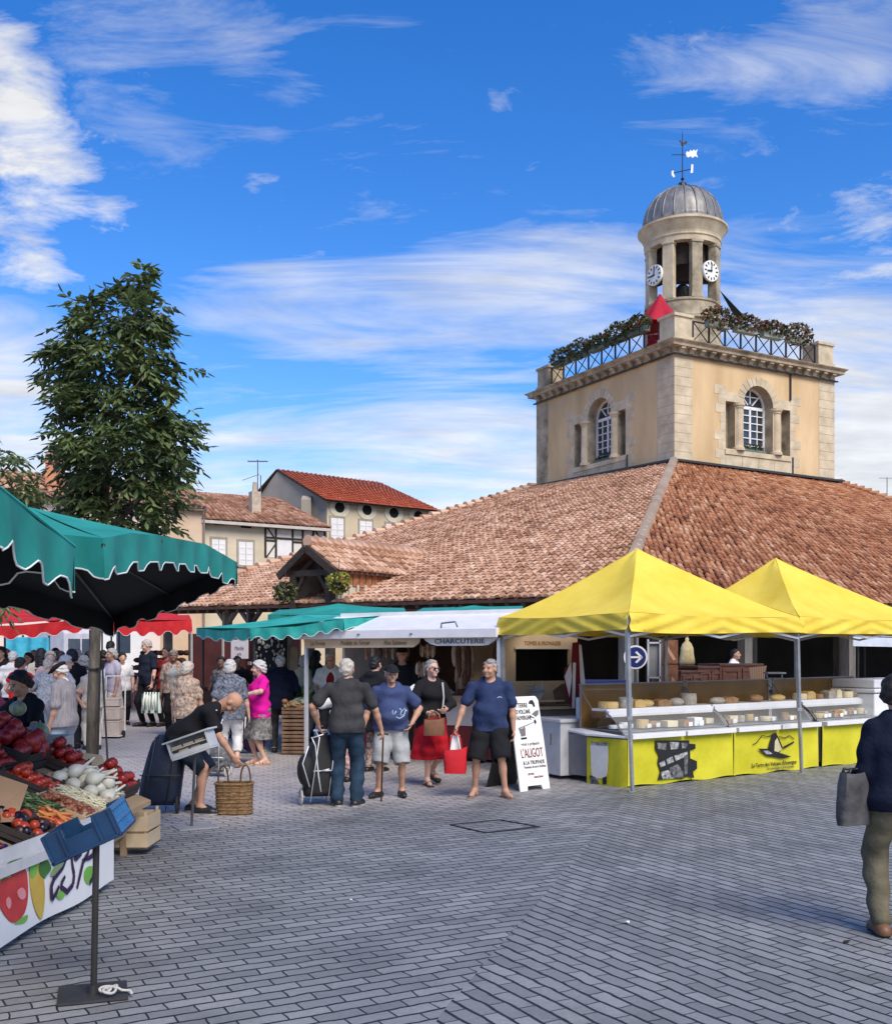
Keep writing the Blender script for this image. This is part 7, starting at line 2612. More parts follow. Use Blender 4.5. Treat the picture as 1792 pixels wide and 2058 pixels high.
folding_tent('yellow folding tent over the left cheese counters, with the nearest steel leg', T1, P(1280, 1103, 15.5), legs=(0, 3, 2), seed=1)
folding_tent('yellow folding tent on the right, cut by the picture edge', T1 + tu * 1.005, P(1558, 1122, 17.3), legs=(0, 1, 2, 3), seed=2)
# cheese counters with yellow skirts
YSK = M('yellow_skirt', (.52, .48, .012), rough=.85, var=.10, scale=2.2, c2=(.62, .57, .03), bump=.5, bscale=3.2)
CW = M('counter_white', (.70, .70, .71), rough=.3, var=.05)
CGREY = M('counter_grey', (.20, .20, .21), rough=.4, metal=.3)
AMB = M('smoked_amber_panel', (.22, .115, .03), rough=.2, var=.15, alpha=.80)
CGLASS = M('counter_glass', (.75, .78, .78), rough=.05, var=.02, alpha=.16, spec=.6)
CH = [M('cheese_gold', (.58, .38, .12), rough=.6, c2=(.66, .48, .20)), M('cheese_pale', (.70, .60, .38), rough=.6), M('cheese_rind', (.30, .17, .08), rough=.8, var=.3, scale=14), M('cheese_grey', (.36, .32, .26), rough=.85, var=.3, scale=18)]
CARDW = M('price_card', (.74, .74, .72), rough=.6)
K1, K2 = G(1262, 1584), G(1645, 1543)
K1.z = K2.z = 0
cu_ = (K2 - K1).normalized()
cn_ = V((cu_.y, -cu_.x, 0))                                 # towards the camera
def cpt(s, dep, z):
 q = K1 + cu_ * s - cn_ * dep
 return V((q.x, q.y, z + gz(q.x, q.y) * .8))
LW = (K2 - K1).length
units = [(0.0, LW * .515, 'left cheese counter with a dark cellar picture on its yellow skirt'), (LW * .52, LW * 1.0, 'middle cheese counter with a mountain drawing and dark lettering on its yellow skirt'),
  (LW * 1.025, LW * 1.56, 'right cheese counter with a plain yellow skirt beside the white freezer')]
UN = []
for ui, (s0, s1, lb) in enumerate(units):
 t_ = thing('cheese_counter', lb, 'cheese counter', cpt((s0 + s1) / 2, .5, 0), 'cheese counters under the yellow tents')
 mb = MB()
 def hexs(mbq, a0, a1, d0, d1, z0, z1):
  mbq.hexa([cpt(a0, d0, z0), cpt(a1, d0, z0), cpt(a1, d1, z0), cpt(a0, d1, z0), cpt(a0, d0, z1), cpt(a1, d0, z1), cpt(a1, d1, z1), cpt(a0, d1, z1)])
 hexs(mb, s0 + .01, s1 - .01, .06, .95, .08, .66)
 hexs(mb, s0 + .02, s1 - .02, .12, .92, .66, .72)
 mb.build('base', CGREY, t_)
 mb = MB()
 mb.grid(lambda u, v: cpt(s0 + (s1 - s0) * u, .012 + .004 * math.sin(u * 23 + ui) * (1 - v) - .004 * math.sin(u * 9 + 2 * v), .02 + .012 * math.sin(u * 15) * (1 - v) + .62 * v), 50, 6)
 sk = mb.build('skirt', YSK, t_, smooth=True, solid=.004)
 mb = MB()
 hexs(mb, s0 + .02, (s0 + s1) / 2 - .02, -.07, .10, .635, .70)
 hexs(mb, (s0 + s1) / 2 + .02, s1 - .02, -.07, .10, .635, .70)
 mb.build('front_tray', CW, t_, bevel=.006)
 mb = MB()
 mb.grid(lambda u, v: cpt(s0 + (s1 - s0) * u, .10 + .42 * math.sin(v * PI / 2) ** 2 * .9, .71 + .27 * math.sin(v * PI / 2)), 2, 8)
 mb.build('curved_glass', CGLASS, t_, smooth=True)
 mb = MB()
 hexs(mb, s0 + .005, s1 - .005, .40, .70, .975, 1.005)
 hexs(mb, s0 + .005, s1 - .005, .36, .42, .90, .985)
 mb.build('top_shelf', CW, t_, bevel=.004)
 mb = MB()
 hexs(mb, s0 + .01, s1 - .01, .93, .945, .72, 1.31)
 mb.build('rear_guard', AMB, t_)
 mb = MB()
 hexs(mb, s0 + .005, s1 - .005, .915, .96, 1.312, 1.33)
 for a in (s0, s1 - .02):
  hexs(mb, a, a + .02, .16, .92, .72, .735)
  mb.tube([cpt(a + .01, .13, .72), cpt(a + .01, .25, .86), cpt(a + .01, .45, .98)], .012, 6)
  mb.beam(cpt(a + .01, .93, .70), cpt(a + .01, .93, 1.31), .02, .02, up=tuple(cu_))
  mb.beam(cpt(a + .01, .70, 1.0), cpt(a + .01, .93, 1.25), .012, .012, up=tuple(cu_))
 mb.build('trim', CGREY, t_)
 UN.append((t_, sk, s0, s1))
 rr = random.Random(40 + ui)
 s = s0 + .12
 k = 0
 while s < s1 - .12:
  w_ = rr.uniform(.10, .22)
  mb = MB()
  dep = rr.uniform(.22, .50)
  h = rr.uniform(.05, .12)
  if rr.random() < .5:
   mb.lathe([(.001, 0), (w_ * .5, .0), (w_ * .52, h * .5), (w_ * .5, h), (.001, h)], cpt(s + w_ / 2, dep, .735), 14, a0=0, a1=2 * PI, cap=False)
  else:
   mb.box(cpt(s + w_ / 2, dep, .735 + h / 2), (w_, .16, h), rot=math.atan2(cu_.y, cu_.x) + rr.uniform(-.2, .2))
  o = mb.build('cheese', CH[rr.randrange(4)] if rr.random() < .8 else CARDW, None, bevel=.006)
  props(o, f'cut cheese inside the glass of the {["left", "middle", "right"][ui]} counter', 'cheese', f'cheeses inside the {["left", "middle", "right"][ui]} counter')
  if rr.random() < .75:
   mb = MB()
   mb.box(cpt(s + w_ / 2, dep - .13, .775), (.075, .006, .055), rot=math.atan2(cu_.y, cu_.x), )
   o = mb.build('price_card', CARDW, None)
   props(o, f'small white price card among the cheeses of the {["left", "middle", "right"][ui]} counter', 'price card', f'price cards in the {["left", "middle", "right"][ui]} counter')
  s += w_ + rr.uniform(.03, .09)
 s = s0 + .08
 while s < s1 - .14:
  w_ = rr.uniform(.14, .30)
  h = rr.uniform(.07, .17)
  mb = MB()
  kind = rr.random()
  c = cpt(s + w_ / 2, rr.uniform(.50, .60), 1.006)
  if kind < .35:
   mb.lathe([(.001, 0), (w_ * .5, 0), (w_ * .53, h * .5), (w_ * .5, h), (.001, h)], c, 18, cap=False)
  elif kind < .7:
   mb.prism([c + cu_ * x + V((0, 0, z)) + cn_ * .08 for x, z in ((-w_ / 2, 0), (w_ / 2, 0), (w_ / 2, h * .7), (w_ * .1, h), (-w_ / 2, h * .8))], -cn_ * .17)
  else:
   mb.ball(c + V((0, 0, h * .4)), (w_ * .55, .09, h * .5), 12, 8, Matrix.Rotation(math.atan2(cu_.y, cu_.x), 3, 'Z'))
  if ui == 1 and .25 < (s - s0) / (s1 - s0) < .85:
   h = .03
  o = mb.build('cheese', CH[rr.choice((0, 0, 1, 2, 3))], None, smooth=kind >= .7, bevel=0 if kind >= .7 else .008)
  props(o, f'golden cheese standing on the white shelf of the {["left", "middle", "right"][ui]} counter', 'cheese', f'cheeses on the shelf of the {["left", "middle", "right"][ui]} counter')
  s += w_ + rr.uniform(.01, .06) + (.25 if ui == 1 and rr.random() < .5 else 0)
t0_, sk0, _, _ = UN[0]
ENDA, ENDB = G(1181, 1574), K1
e_w = Wall2(ENDA, ENDB)
mb = MB()
mb.grid(lambda u, v: e_w.pt(e_w.W * u * 1.0, .02 + .62 * v, .02 + .012 * math.sin(9 * u)), 14, 4)
es = mb.build('end_skirt', YSK, t0_, smooth=True, solid=.004)
mb = MB()
e2 = -cn_ * .95
mb.hexa([e_w.pt(.03, .1, -.05), e_w.pt(e_w.W - .02, .1, -.05), cpt(.0, .95, .1), e_w.pt(.03, .1, -.05) + e2 * .8] + [e_w.pt(.03, .66, -.05), e_w.pt(e_w.W - .02, .66, -.05), cpt(.0, .95, .66), e_w.pt(.03, .66, -.05) + e2 * .8])
mb.build('end_cabinet', CGREY, t0_)
mb = MB()
mb.hexa([e_w.pt(0, .665, .06), e_w.pt(e_w.W, .665, .06), cpt(.0, .9, .70), e_w.pt(.0, .70, -.1) + e2 * .7] + [e_w.pt(0, .69, .06), e_w.pt(e_w.W, .69, .06), cpt(.0, .9, .725), e_w.pt(0, .725, -.1) + e2 * .7])
mb.build('end_shelf', CW, t0_)
PGREY, PBLK = M('print_grey', (.06, .06, .06), c2=(.50, .50, .50), rough=.7, scale=20, detail=6), M('print_black', (.012, .012, .013), rough=.7)
PMID = M('print_mid', (.015, .015, .015), c2=(.22, .22, .22), rough=.7, scale=16, detail=6)
def z5(pts):
 return [(987.8 + x / 3.628, 1193.6 + y / 3.628) for x, y in pts]
def z6(pts):
 return [(1380.5 + x / 4.354, 1193.6 + y / 4.354) for x, y in pts]
decal(curve(z5([(740, 1100), (840, 1100), (860, 1140), (850, 1320), (800, 1345), (745, 1320), (735, 1180)])), M('print_pale', (.62, .62, .60), rough=.7), 'printed_churn', .034, e_w, es)
decal(z5([(730, 1068), (760, 1080), (850, 1085), (868, 1105), (850, 1110), (745, 1102)]), PGREY, 'printed_churn_lid', .036, e_w, es)
decal(z5([(725, 1320), (770, 1335), (800, 1385), (735, 1390)]), PMID, 'printed_churn_foot', .036, e_w, es)
decal(z5([(820, 1340), (850, 1330), (850, 1390), (822, 1388)]), PBLK, 'printed_churn_foot', .036, e_w, es)
wf = Wall2(K1, K2)
decal(z5([(1190, 1070), (1435, 1068), (1435, 1092), (1480, 1096), (1480, 1130), (1440, 1140), (1442, 1200), (1490, 1220), (1492, 1275), (1462, 1295), (1470, 1345), (1420, 1330), (1380, 1350), (1300, 1345), (1205, 1358), (1225, 1290), (1205, 1230), (1215, 1180), (1188, 1130)]), PBLK, 'printed_picture', .012, wf, sk0)
for pts, m in (([(1215, 1235), (1300, 1190), (1420, 1150), (1425, 1180), (1320, 1225), (1225, 1265)], PGREY), ([(1290, 1270), (1350, 1240), (1390, 1300), (1390, 1340), (1300, 1340)], PMID), ([(1225, 1300), (1280, 1285), (1330, 1320), (1320, 1345), (1240, 1350)], PGREY),
   ([(1200, 1085), (1270, 1090), (1262, 1140), (1205, 1130)], PMID), ([(1290, 1080), (1360, 1082), (1352, 1130), (1300, 1135)], PGREY), ([(1375, 1085), (1420, 1090), (1415, 1125), (1380, 1128)], PMID), ([(1250, 1205), (1262, 1200), (1275, 1245), (1262, 1250)], PBLK), ([(1310, 1180), (1322, 1176), (1335, 1222), (1322, 1226)], PBLK),
   ([(1395, 1180), (1425, 1170), (1420, 1310), (1400, 1320)], PMID)):
 decal(z5(pts), m, 'printed_picture', .0145 if m is not PBLK else .017, wf, sk0)
t1_, sk1, a0, a1 = UN[1]
decal(z6([(705, 1340), (740, 1225), (770, 1215), (795, 1260), (830, 1345), (800, 1390), (745, 1380)]), PBLK, 'printed_picture', .012, wf, sk1)
decal(z6([(760, 1290), (780, 1260), (820, 1360), (790, 1385), (755, 1375)]), M('print_bone', (.58, .54, .30), rough=.7), 'printed_picture', .0145, wf, sk1)
decal(z6([(615, 1355), (700, 1355), (800, 1390), (905, 1425), (830, 1440), (760, 1430), (690, 1420), (640, 1380)]), PBLK, 'printed_picture', .013, wf, sk1)
decal(z6([(650, 1372), (700, 1372), (740, 1400), (690, 1405)]), PGREY, 'printed_picture', .0155, wf, sk1)
decal(z6([(830, 1340), (925, 1290), (930, 1302), (840, 1356)]), PBLK, 'printed_picture', .013, wf, sk1)
for st_ in ([(570, 1318), (600, 1305), (650, 1240), (700, 1250), (735, 1235)], [(800, 1250), (850, 1262), (890, 1240), (930, 1270)]):
 mb = MB()
 q = []
 for x, y in z6(st_):
  s, z = wf.at(x, y)
  q.append(wf.pt(s, z, .012))
 mb.tube(q, .006, 5)
 mb.build('printed_line', PBLK, sk1)
(sa, za), (sb, zb) = wf.at(*z6([(560, 1500)])[0]), wf.at(*z6([(950, 1475)])[0])
text_mesh("La Terre des Volcans d'Auvergne", .085, wf.pt((sa + sb) / 2, (za + zb) / 2, .012), wf.u, V((0, 0, 1)), PBLK, sk1, width=sb - sa)
(sa, za), (sb, zb) = wf.at(*z6([(700, 1530)])[0]), wf.at(*z6([(930, 1508)])[0])
text_mesh("Fromages fermiers", .05, wf.pt((sa + sb) / 2, (za + zb) / 2, .012), wf.u, V((0, 0, 1)), PMID, sk1, width=sb - sa)
fz = P(1725, 1400, 18.0)
t_ = thing('chest_freezer', 'white chest freezer at the right end of the cheese counters', 'freezer', V((fz.x, fz.y, gz(fz.x, fz.y))))
mb = MB()
c = V((fz.x + .35, fz.y, .62))
mb.box(c, (1.5, .8, 1.0), rot=math.atan2(cu_.y, cu_.x))
mb.box(c + V((0, 0, .545)), (1.54, .84, .07), rot=math.atan2(cu_.y, cu_.x))
mb.box(c + V((0, 0, .66)), (1.50, .80, .14), rot=math.atan2(cu_.y, cu_.x))
mb.build('cabinet', CW, t_, bevel=.02)
mb = MB()
mb.box(c + cn_ * .44 + V((0, 0, .52)), (.22, .03, .04), rot=math.atan2(cu_.y, cu_.x))
mb.build('handle', CGREY, t_)
# A-board
BL, BR = G(1046, 1592), G(1126, 1582)
BR = BL + (BR - BL).normalized() * .54
lean_ = V((-.13, .26, 1.19))
ab = thing('sandwich_board', 'white sandwich board lettered L\'ALIGOT standing open on the paving', 'sandwich board', (BL + BR) / 2)
bu = (BR - BL).normalized()
bv = lean_.normalized()
bn_ = bu.cross(bv).normalized()
if bn_.y > 0:
 bn_ = -bn_
bo = (BL + BR) / 2
BH = lean_.length
def bp(x, y, out=0.0):
 return bo + bu * x + bv * y + bn_ * out
BWH = M('board_white', (.78, .77, .74), rough=.5, var=.03)
mb = MB()
hw = .27
mb.prism([bp(x, y) for x, y in ((-hw, 0), (-hw + .13, 0), (-hw + .14, .06), (hw - .15, .06), (hw - .13, .0), (hw, 0), (hw - .0, BH * .5), (hw - .015, BH - .06), (hw - .05, BH - .01), (hw - .08, BH), (-hw + .02, BH), (-hw, BH - .02))], -bn_ * .022)
pan = mb.build('front_panel', BWH, ab, bevel=.003)
mb = MB()
bk_ = -bn_ * V((1, 1, 0)).length
ft = V((-bn_.x, -bn_.y, 0)).normalized() * .62
top_ = bp(0, BH - .02, -.03)
q = [bo + bu * -hw + ft, bo + bu * hw + ft, top_ + bu * hw, top_ - bu * hw]
for i in (0, 1):
 q[i].z = gz(q[i].x, q[i].y)
mb.hexa(q + [p + bn_ * -.02 for p in q])
mb.build('back_panel', M('board_black', (.015, .015, .016), rough=.6), ab)
INK = M('ink_black', (.02, .02, .022), rough=.6)
INKR = M('ink_red', (.20, .012, .02), rough=.6)
INKG = M('ink_grey', (.16, .15, .16), rough=.6)
up_ = bv
for body, sz, x, y, w_, m, sh in (("LA TERRE", .085, -.10, BH - .12, .27, INK, 0), ("DES VOLCANS", .08, -.08, BH - .205, .30, INK, 0), ("D'AUVERGNE", .08, -.075, BH - .285, .31, INK, 0), ("vous a préparé", .06, .0, .60, .33, INKG, .2),
       ("L'ALIGOT", .17, .015, .475, .40, INKR, 0), ("& LA TRUFFADE", .07, .03, .355, .39, INK, 0), ("Pommes de terre fraîches", .05, .04, .30, .40, INKG, .25), ("avec", .06, -.05, .215, .12, INKR, .3), ("saucisse", .05, .08, .17, .17, INKR, .3)):
 text_mesh(body, sz, bp(x, y, .004), bu, up_, m, pan, width=w_, shear=sh)
for pts, m in (([(.06, BH - .10), (.09, BH - .06), (.14, BH - .05), (.17, BH - .09), (.18, BH - .14), (.15, BH - .15), (.13, BH - .11)], INK), ([(.10, BH - .24), (.17, BH - .20), (.235, BH - .19), (.22, BH - .25), (.17, BH - .28)], INKG), ([(.07, BH - .26), (.14, BH - .29), (.13, BH - .30), (.07, BH - .275)], INK),
   ([(-.18, BH - .42), (-.17, BH - .41), (.12, BH - .345), (.125, BH - .352), (-.17, BH - .425)], INKG), ([(.12, BH - .33), (.15, BH - .31), (.17, BH - .35), (.14, BH - .38)], INK),
   ([(-.17, .80), (-.05, .81), (-.06, .71), (-.14, .70)], INKG), ([(-.15, .685), (-.045, .69), (-.045, .665), (-.15, .66)], INK), ([(-.11, .80), (-.06, .825), (-.055, .815)], INK)):
 mb = MB()
 mb.prism([bp(x, y, .002) for x, y in pts], bn_ * .002)
 mb.build('drawing', m, pan)
# sausage trailer with raised white flap
TRW = M('trailer_white', (.74, .72, .73), rough=.4, var=.05, c2=(.80, .78, .78))
TRB = M('trailer_beige', (.44, .31, .18), rough=.8, var=.14, scale=2, c2=(.52, .39, .25))
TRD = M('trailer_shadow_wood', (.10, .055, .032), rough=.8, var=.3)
tL, tR = P(612, 1280, 17.6), P(1006, 1276, 15.6)
tL.z = tR.z = 0
tw = Wall2(tL, tR)
gzt = gz(0, 16.5)
tr = thing('sausage_trailer', 'white market trailer with raised flap, beige fascias and hanging sausages', 'market trailer', at_z((tL + tR) / 2 - tw.n * 1.2, gzt))
W_ = tw.W
mb = MB()
zf, zb_ = 2.02, 2.36
mb.hexa([tw.pt(-.12, zf, .1), tw.pt(W_, zf, .1), tw.pt(W_, zb_ - .06, -1.0), tw.pt(-.12, zb_ - .06, -1.0), tw.pt(-.12, zf + .11, .1), tw.pt(W_, zf + .11, .1), tw.pt(W_, zb_ + .05, -1.0), tw.pt(-.12, zb_ + .05, -1.0)])
mb.hexa([tw.pt(-.14, zf - .02, .1), tw.pt(W_ + .01, zf - .02, .1), tw.pt(W_ + .01, zf - .02, .14), tw.pt(-.14, zf - .02, .14), tw.pt(-.14, zf + .12, .1), tw.pt(W_ + .01, zf + .12, .1), tw.pt(W_ + .01, zf + .12, .14), tw.pt(-.14, zf + .12, .14)])
fl = mb.build('flap', TRW, tr, bevel=.01)
for s in (W_ * .03, W_ * .74):
 mb = MB()
 mb.tube([tw.pt(s, zf + .13, .11), tw.pt(s + .02, zf + .20, .13), tw.pt(s + .26, zf + .22, .13), tw.pt(s + .29, zf + .14, .11)], .014, 6)
 mb.build('handle', CGREY, fl)
mb = MB()
for s in (.1, W_ * .33, W_ * .60):
 mb.ball(tw.pt(s, zf + .05, .145), (.03, .02, .015), 8, 5)
mb.build('latch', CGREY, fl)
mb = MB()
tw.panel(mb, 0, W_ * .64, 2.38, 2.46, -3.0, -.95)
tw.panel(mb, W_ * .64, W_, 2.38, 2.46, -2.25, -.95)
tw.panel(mb, 0, W_ * .64, .25, 2.38, -3.0, -2.95)
tw.panel(mb, 0, .05, .25, 2.38, -2.95, -1.0)
mb.build('shell', TRW, tr)
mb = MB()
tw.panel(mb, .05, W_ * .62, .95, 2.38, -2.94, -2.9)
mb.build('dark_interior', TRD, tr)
mb = MB()
tw.panel(mb, W_ * .62, W_ - .08, 1.0, 2.38, -2.2, -2.16)
tw.panel(mb, W_ * .60, W_ * .62, 1.0, 2.38, -2.94, -1.2)
bw = mb.build('interior_panel', TRB, tr)
mb = MB()
tw.panel(mb, .0, W_ - .1, 1.02, 1.10, -1.55, -.72)
mb.build('counter_top', M('wood_counter', (.36, .22, .11), rough=.6, var=.2, stretch=(1, 5, 5)), tr)
mb = MB()
tw.panel(mb, 0.0, W_ - .1, .62, 1.02, -1.5, -.9)
mb.build('counter_front', M('pale_counter_front', (.60, .52, .45), rough=.5, var=.08), tr)
mb = MB()
tw.panel(mb, 0.0, W_ - .05, .10, .62, -1.48, -.93)
mb.build('red_skirting', M('trailer_red', (.17, .016, .014), rough=.5), tr)
FAS = M('fascia_beige', (.60, .43, .25), rough=.6, var=.08, c2=(.66, .50, .32))
mb = MB()
s0_, s1_ = 0.02, W_ * .625
mb.prism([tw.pt(s, z, .05) for s, z in ((s0_, 2.0), (s1_, 2.0), (s1_ - .02, 1.93), (s1_ - .12, 1.865), (s0_ + .03, 1.855))], -tw.n * .03)
f1 = mb.build('fascia', FAS, tr)
FT_ = M('fascia_letter', (.26, .14, .055), rough=.6)
for b_, k, w_ in (("La Ferme", .13, .30), ("Produits du Terroir", .46, .58), ("Nos Salaisons", .80, .42)):
 text_mesh(b_, .10, tw.pt(s0_ + (s1_ - s0_) * k, 1.932, .055), tw.u, V((0, 0, 1)), FT_, f1, width=w_, shear=.2)
mb = MB()
s2_, s3_ = W_ * .645, W_ - .03
mb.prism([tw.pt(s, z, .06) for s, z in ((s2_, 2.005), (s3_, 2.005), (s3_ - .05, 1.955), (s3_ - .15, 1.895), (s3_ - .25, 1.885), (s2_ + .24, 1.885), (s2_ + .13, 1.91), (s2_ + .04, 1.96))], -tw.n * .03)
f2 = mb.build('fascia', M('fascia_white', (.70, .66, .60), rough=.6), tr, label='white fascia reading CHARCUTERIE')
text_mesh("CHARCUTERIE", .10, tw.pt((s2_ + s3_) / 2, 1.948, .065), tw.u, V((0, 0, 1)), INK, f2, width=(s3_ - s2_) * .68)
for s in (.02, W_ - .04):
 mb = MB()
 mb.beam(tw.pt(s, .05, -.02), tw.pt(s, 2.0, -.02), .05, .05, up=tuple(tw.u))
 mb.build('prop', ALU, tr)
SAUS = [M('dried_sausage', (.22, .10, .06), rough=.7, var=.35, scale=16, c2=(.42, .28, .20)), M('white_sausage', (.50, .38, .30), rough=.7, var=.2), M('dark_ham', (.09, .035, .02), rough=.6, var=.4)]
def sausage(px, y0_, y1_, d, m, r, label, grp):
 mb = MB()
 a, b_ = P(px, y0_, d), P(px + rnd.uniform(-2, 2), y1_, d)
 mid = (a + b_) / 2 + V((rnd.uniform(-.012, .012), 0, 0))
 mb.tube([a + V((0, 0, .02)), a, a.lerp(mid, .5), mid, mid.lerp(b_, .6), b_], [.004, r * .5, r, r * 1.05, r, r * .4], 8)
 o = mb.build('hanging_sausage', m, None, smooth=True)
 props(o, label, 'sausage', grp)
for i in range(9):
 sausage(846 + i * 3.3, 1296 + rnd.uniform(0, 5), 1322 + rnd.uniform(-3, 5), 17.1, SAUS[(0, 1, 0)[i % 3]], .021, 'pale dried sausage hanging in the upper row behind the grey-haired woman', 'upper row of hanging sausages')
for i in range(9):
 sausage(838 + i * 4.2, 1330 + rnd.uniform(0, 4), 1360 + rnd.uniform(-5, 4), 17.05, SAUS[(1, 0, 0)[i % 3]], .023, 'dried sausage hanging in the lower row behind the grey-haired woman', 'lower row of hanging sausages')
for i, (px, y0_, y1_, k, r) in enumerate(((912, 1294, 1340, 1, .035), (921, 1292, 1362, 2, .04), (930, 1294, 1352, 0, .034), (940, 1292, 1370, 2, .045), (949, 1298, 1362, 0, .03), (917, 1340, 1374, 0, .03), (934, 1350, 1380, 2, .04), (998, 1292, 1345, 2, .05))):
 sausage(px, y0_, y1_, 17.0, SAUS[k], r, ['thick pale sausage hanging left on the beige panel', 'long dark ham on the beige panel', 'brown sausage between the hams', 'longest dark ham on the beige panel', 'thin brown sausage right of the longest ham', 'short sausage at the lower left of the hams', 'low dark ham under the brown sausage', 'dark side of bacon by the right trailer post'][i], None)
for i in range(7):
 sausage(735 + i * 14, 1300, 1318 + rnd.uniform(0, 10), 17.6, SAUS[i % 3], .03, 'dark sausage hanging in the shaded middle of the trailer', 'sausages in the shaded middle of the trailer')
rr = random.Random(8)
for i in range(16):
 s = .3 + (W_ - .7) * i / 16 + rr.uniform(-.04, .04)
 mb = MB()
 c = tw.pt(s, 1.10, -.95 - rr.uniform(0, .3))
 h = rr.uniform(.06, .16)
 if i % 3 == 0:
  mb.tube([c + V((-.12, 0, .05)), c + V((0, .02, .07)), c + V((.13, 0, .05))], [.03, .045, .03], 8)
 elif i % 3 == 1:
  mb.ball(c + V((0, 0, h * .5)), (.10, .09, h * .5), 10, 7)
 else:
  mb.box(c + V((0, 0, .05)), (.2, .15, .10), rot=rr.uniform(-.3, .3))
 o = mb.build('cured_meat', SAUS[i % 3] if i % 3 else CH[i % 4], None, smooth=i % 3 != 2, bevel=.01 if i % 3 == 2 else 0)
 props(o, 'cured meat or pie laid out on the trailer counter', 'cured meat', 'meats on the trailer counter')
for i in range(5):
 mb = MB()
 c = P(832 + i * 9, 1392 - i * 2, 16.4)
 mb.add([c + V((-.06, 0, 0)), c + V((.06, 0, 0)), c + V((.05, .02, .10)), c + V((0, .03, .13)), c + V((-.06, .02, .09))], [(0, 1, 2, 3, 4)])
 o = mb.build('price_card', CARDW, None, solid=.003)
 props(o, 'white jagged price card standing on the trailer counter', 'price card', 'price cards on the trailer counter')
# beige booth beside the trailer
b0, b1 = P(1012, 1300, 16.3), P(1160, 1300, 16.9)
bw_ = Wall2(V((b0.x, b0.y, 0)), V((b1.x, b1.y, 0)))
bt = thing('food_booth', 'beige food booth with a dark serving hatch between the trailer and the cheese tents', 'food booth', bw_.pt(bw_.W / 2, 0, -.5))
mb = MB()
h0, h1, hz0, hz1 = bw_.rect(1036, 1305, 1140, 1368)
wall(mb, bw_.o, bw_.u, bw_.n, bw_.W, .95, 2.2, [(h0, h1, hz0, hz1, False, .5)], 0, 1, 1)
bw_.panel(mb, 0, bw_.W, .95, 2.2, -1.6, -1.55)
mb.build('front_wall', [TRB, MATS['dark_opening']], bt)
s_, z_ = bw_.at(1090, 1293)
text_mesh("TOMES & FROMAGES", .085, bw_.pt(s_, z_, .006), bw_.u, V((0, 0, 1)), FT_, bt, width=.66)
mb = MB()
bw_.panel(mb, h0 - .03, h1 + .03, hz1 + .005, hz1 + .03, -.02, .04)
mb.build('hatch_rail', M('pale_counter_front', (.6, .52, .45)), bt)
mb = MB()
bw_.panel(mb, .1, bw_.W - .1, .93, .97, .02, .55)
bw_.panel(mb, .25, bw_.W - .15, 1.04, 1.065, .1, .5)
mb.build('shelf', M('pale_wood_shelf', (.56, .43, .25), rough=.6), bt)
mb = MB()
bw_.panel(mb, .05, bw_.W - .05, .12, .92, -.4, .35)
mb.build('counter_cabinet', M('booth_counter', (.30, .28, .26), rough=.6), bt)
mb = MB()
mb.prism([P(x, y, 16.1) for x, y in ((1133, 1345), (1148, 1330), (1150, 1292), (1166, 1290), (1178, 1420), (1148, 1424), (1135, 1390))], V((0, .02, 0)))
o = mb.build('drape', M('dark_red_drape', (.16, .012, .018), rough=.9), None)
props(o, 'dark red drape with white bands hanging at the right edge of the beige booth', 'drape')
for poly in (((1134, 1360), (1147, 1330), (1149, 1360), (1144, 1402)), ((1151, 1332), (1157, 1332), (1155, 1424), (1149, 1424)), ((1163, 1296), (1168, 1296), (1180, 1420), (1168, 1422))):
 mb = MB()
 mb.prism([P(x, y, 16.07) for x, y in poly], V((0, .012, 0)))
 mb.build('white_band', M('drape_white', (.66, .60, .58), rough=.9), o)
sl = P(1080, 1405, 16.0)
t_ = thing('meat_slicer', 'dark steel slicer tilted on the booth shelf above the sandwich board', 'slicer', sl)
mb = MB()
mt = Matrix.Rotation(.5, 3, 'Y')
mb.box(sl + V((0, 0, .10)), (.16, .12, .18), mtx=mt)
mb.lathe([(.001, 0), (.12, .0), (.12, .02), (.001, .02)], sl + V((-.02, -.08, .12)), 18)
mb.build('slicer_body', CGREY, t_)
mb = MB()
mb.tube([sl + V((-.18, -.05, .24)), sl + V((.05, -.05, .12))], .012, 6)
mb.tube([sl + V((.06, -.05, .26)), sl + V((.04, -.05, .0))], .012, 6)
mb.build('lever', STEEL, t_)
for px, py, pts, lb in ((1133, 1415, [(-.12, 0), (.14, 0), (.14, .10), (.09, .26), (-.02, .31), (-.17, .20)], 'brown wooden plaque leaning at the back of the booth shelf'), (1152, 1413, [(-.04, 0), (.06, 0), (.06, .28), (.02, .33), (-.03, .25)], 'slim pale board beside the brown plaque')):
 mb = MB()
 c = P(px, py, 16.2)
 mb.prism([c + V((x, 0, z)) for x, z in pts], V((0, .02, 0)))
 o = mb.build('plaque', TRD if px < 1140 else TRB, None)
 props(o, lb, 'plaque')
cc = G(1146, 1567)
t_ = thing('serving_unit', 'plain white serving unit behind the sandwich board', 'serving unit', cc)
mb = MB()
a = math.atan2(bw_.u.y, bw_.u.x)
mb.box(cc + V((-.02, .42, .42)), (.62, .7, .74), rot=a)
mb.box(cc + V((-.02, .40, .81)), (.66, .74, .05), rot=a)
mb.box(cc + V((.20, .14, .98)), (.16, .16, .30), rot=a)
mb.build('cabinet', M('off_white_panel', (.58, .57, .56), rough=.5, var=.08, c2=(.66, .65, .64)), t_, bevel=.012)
mb = MB()
mb.box(cc + V((-.26, .05, .55)), (.02, .03, .16), rot=a)
mb.build('handle', CGREY, t_)
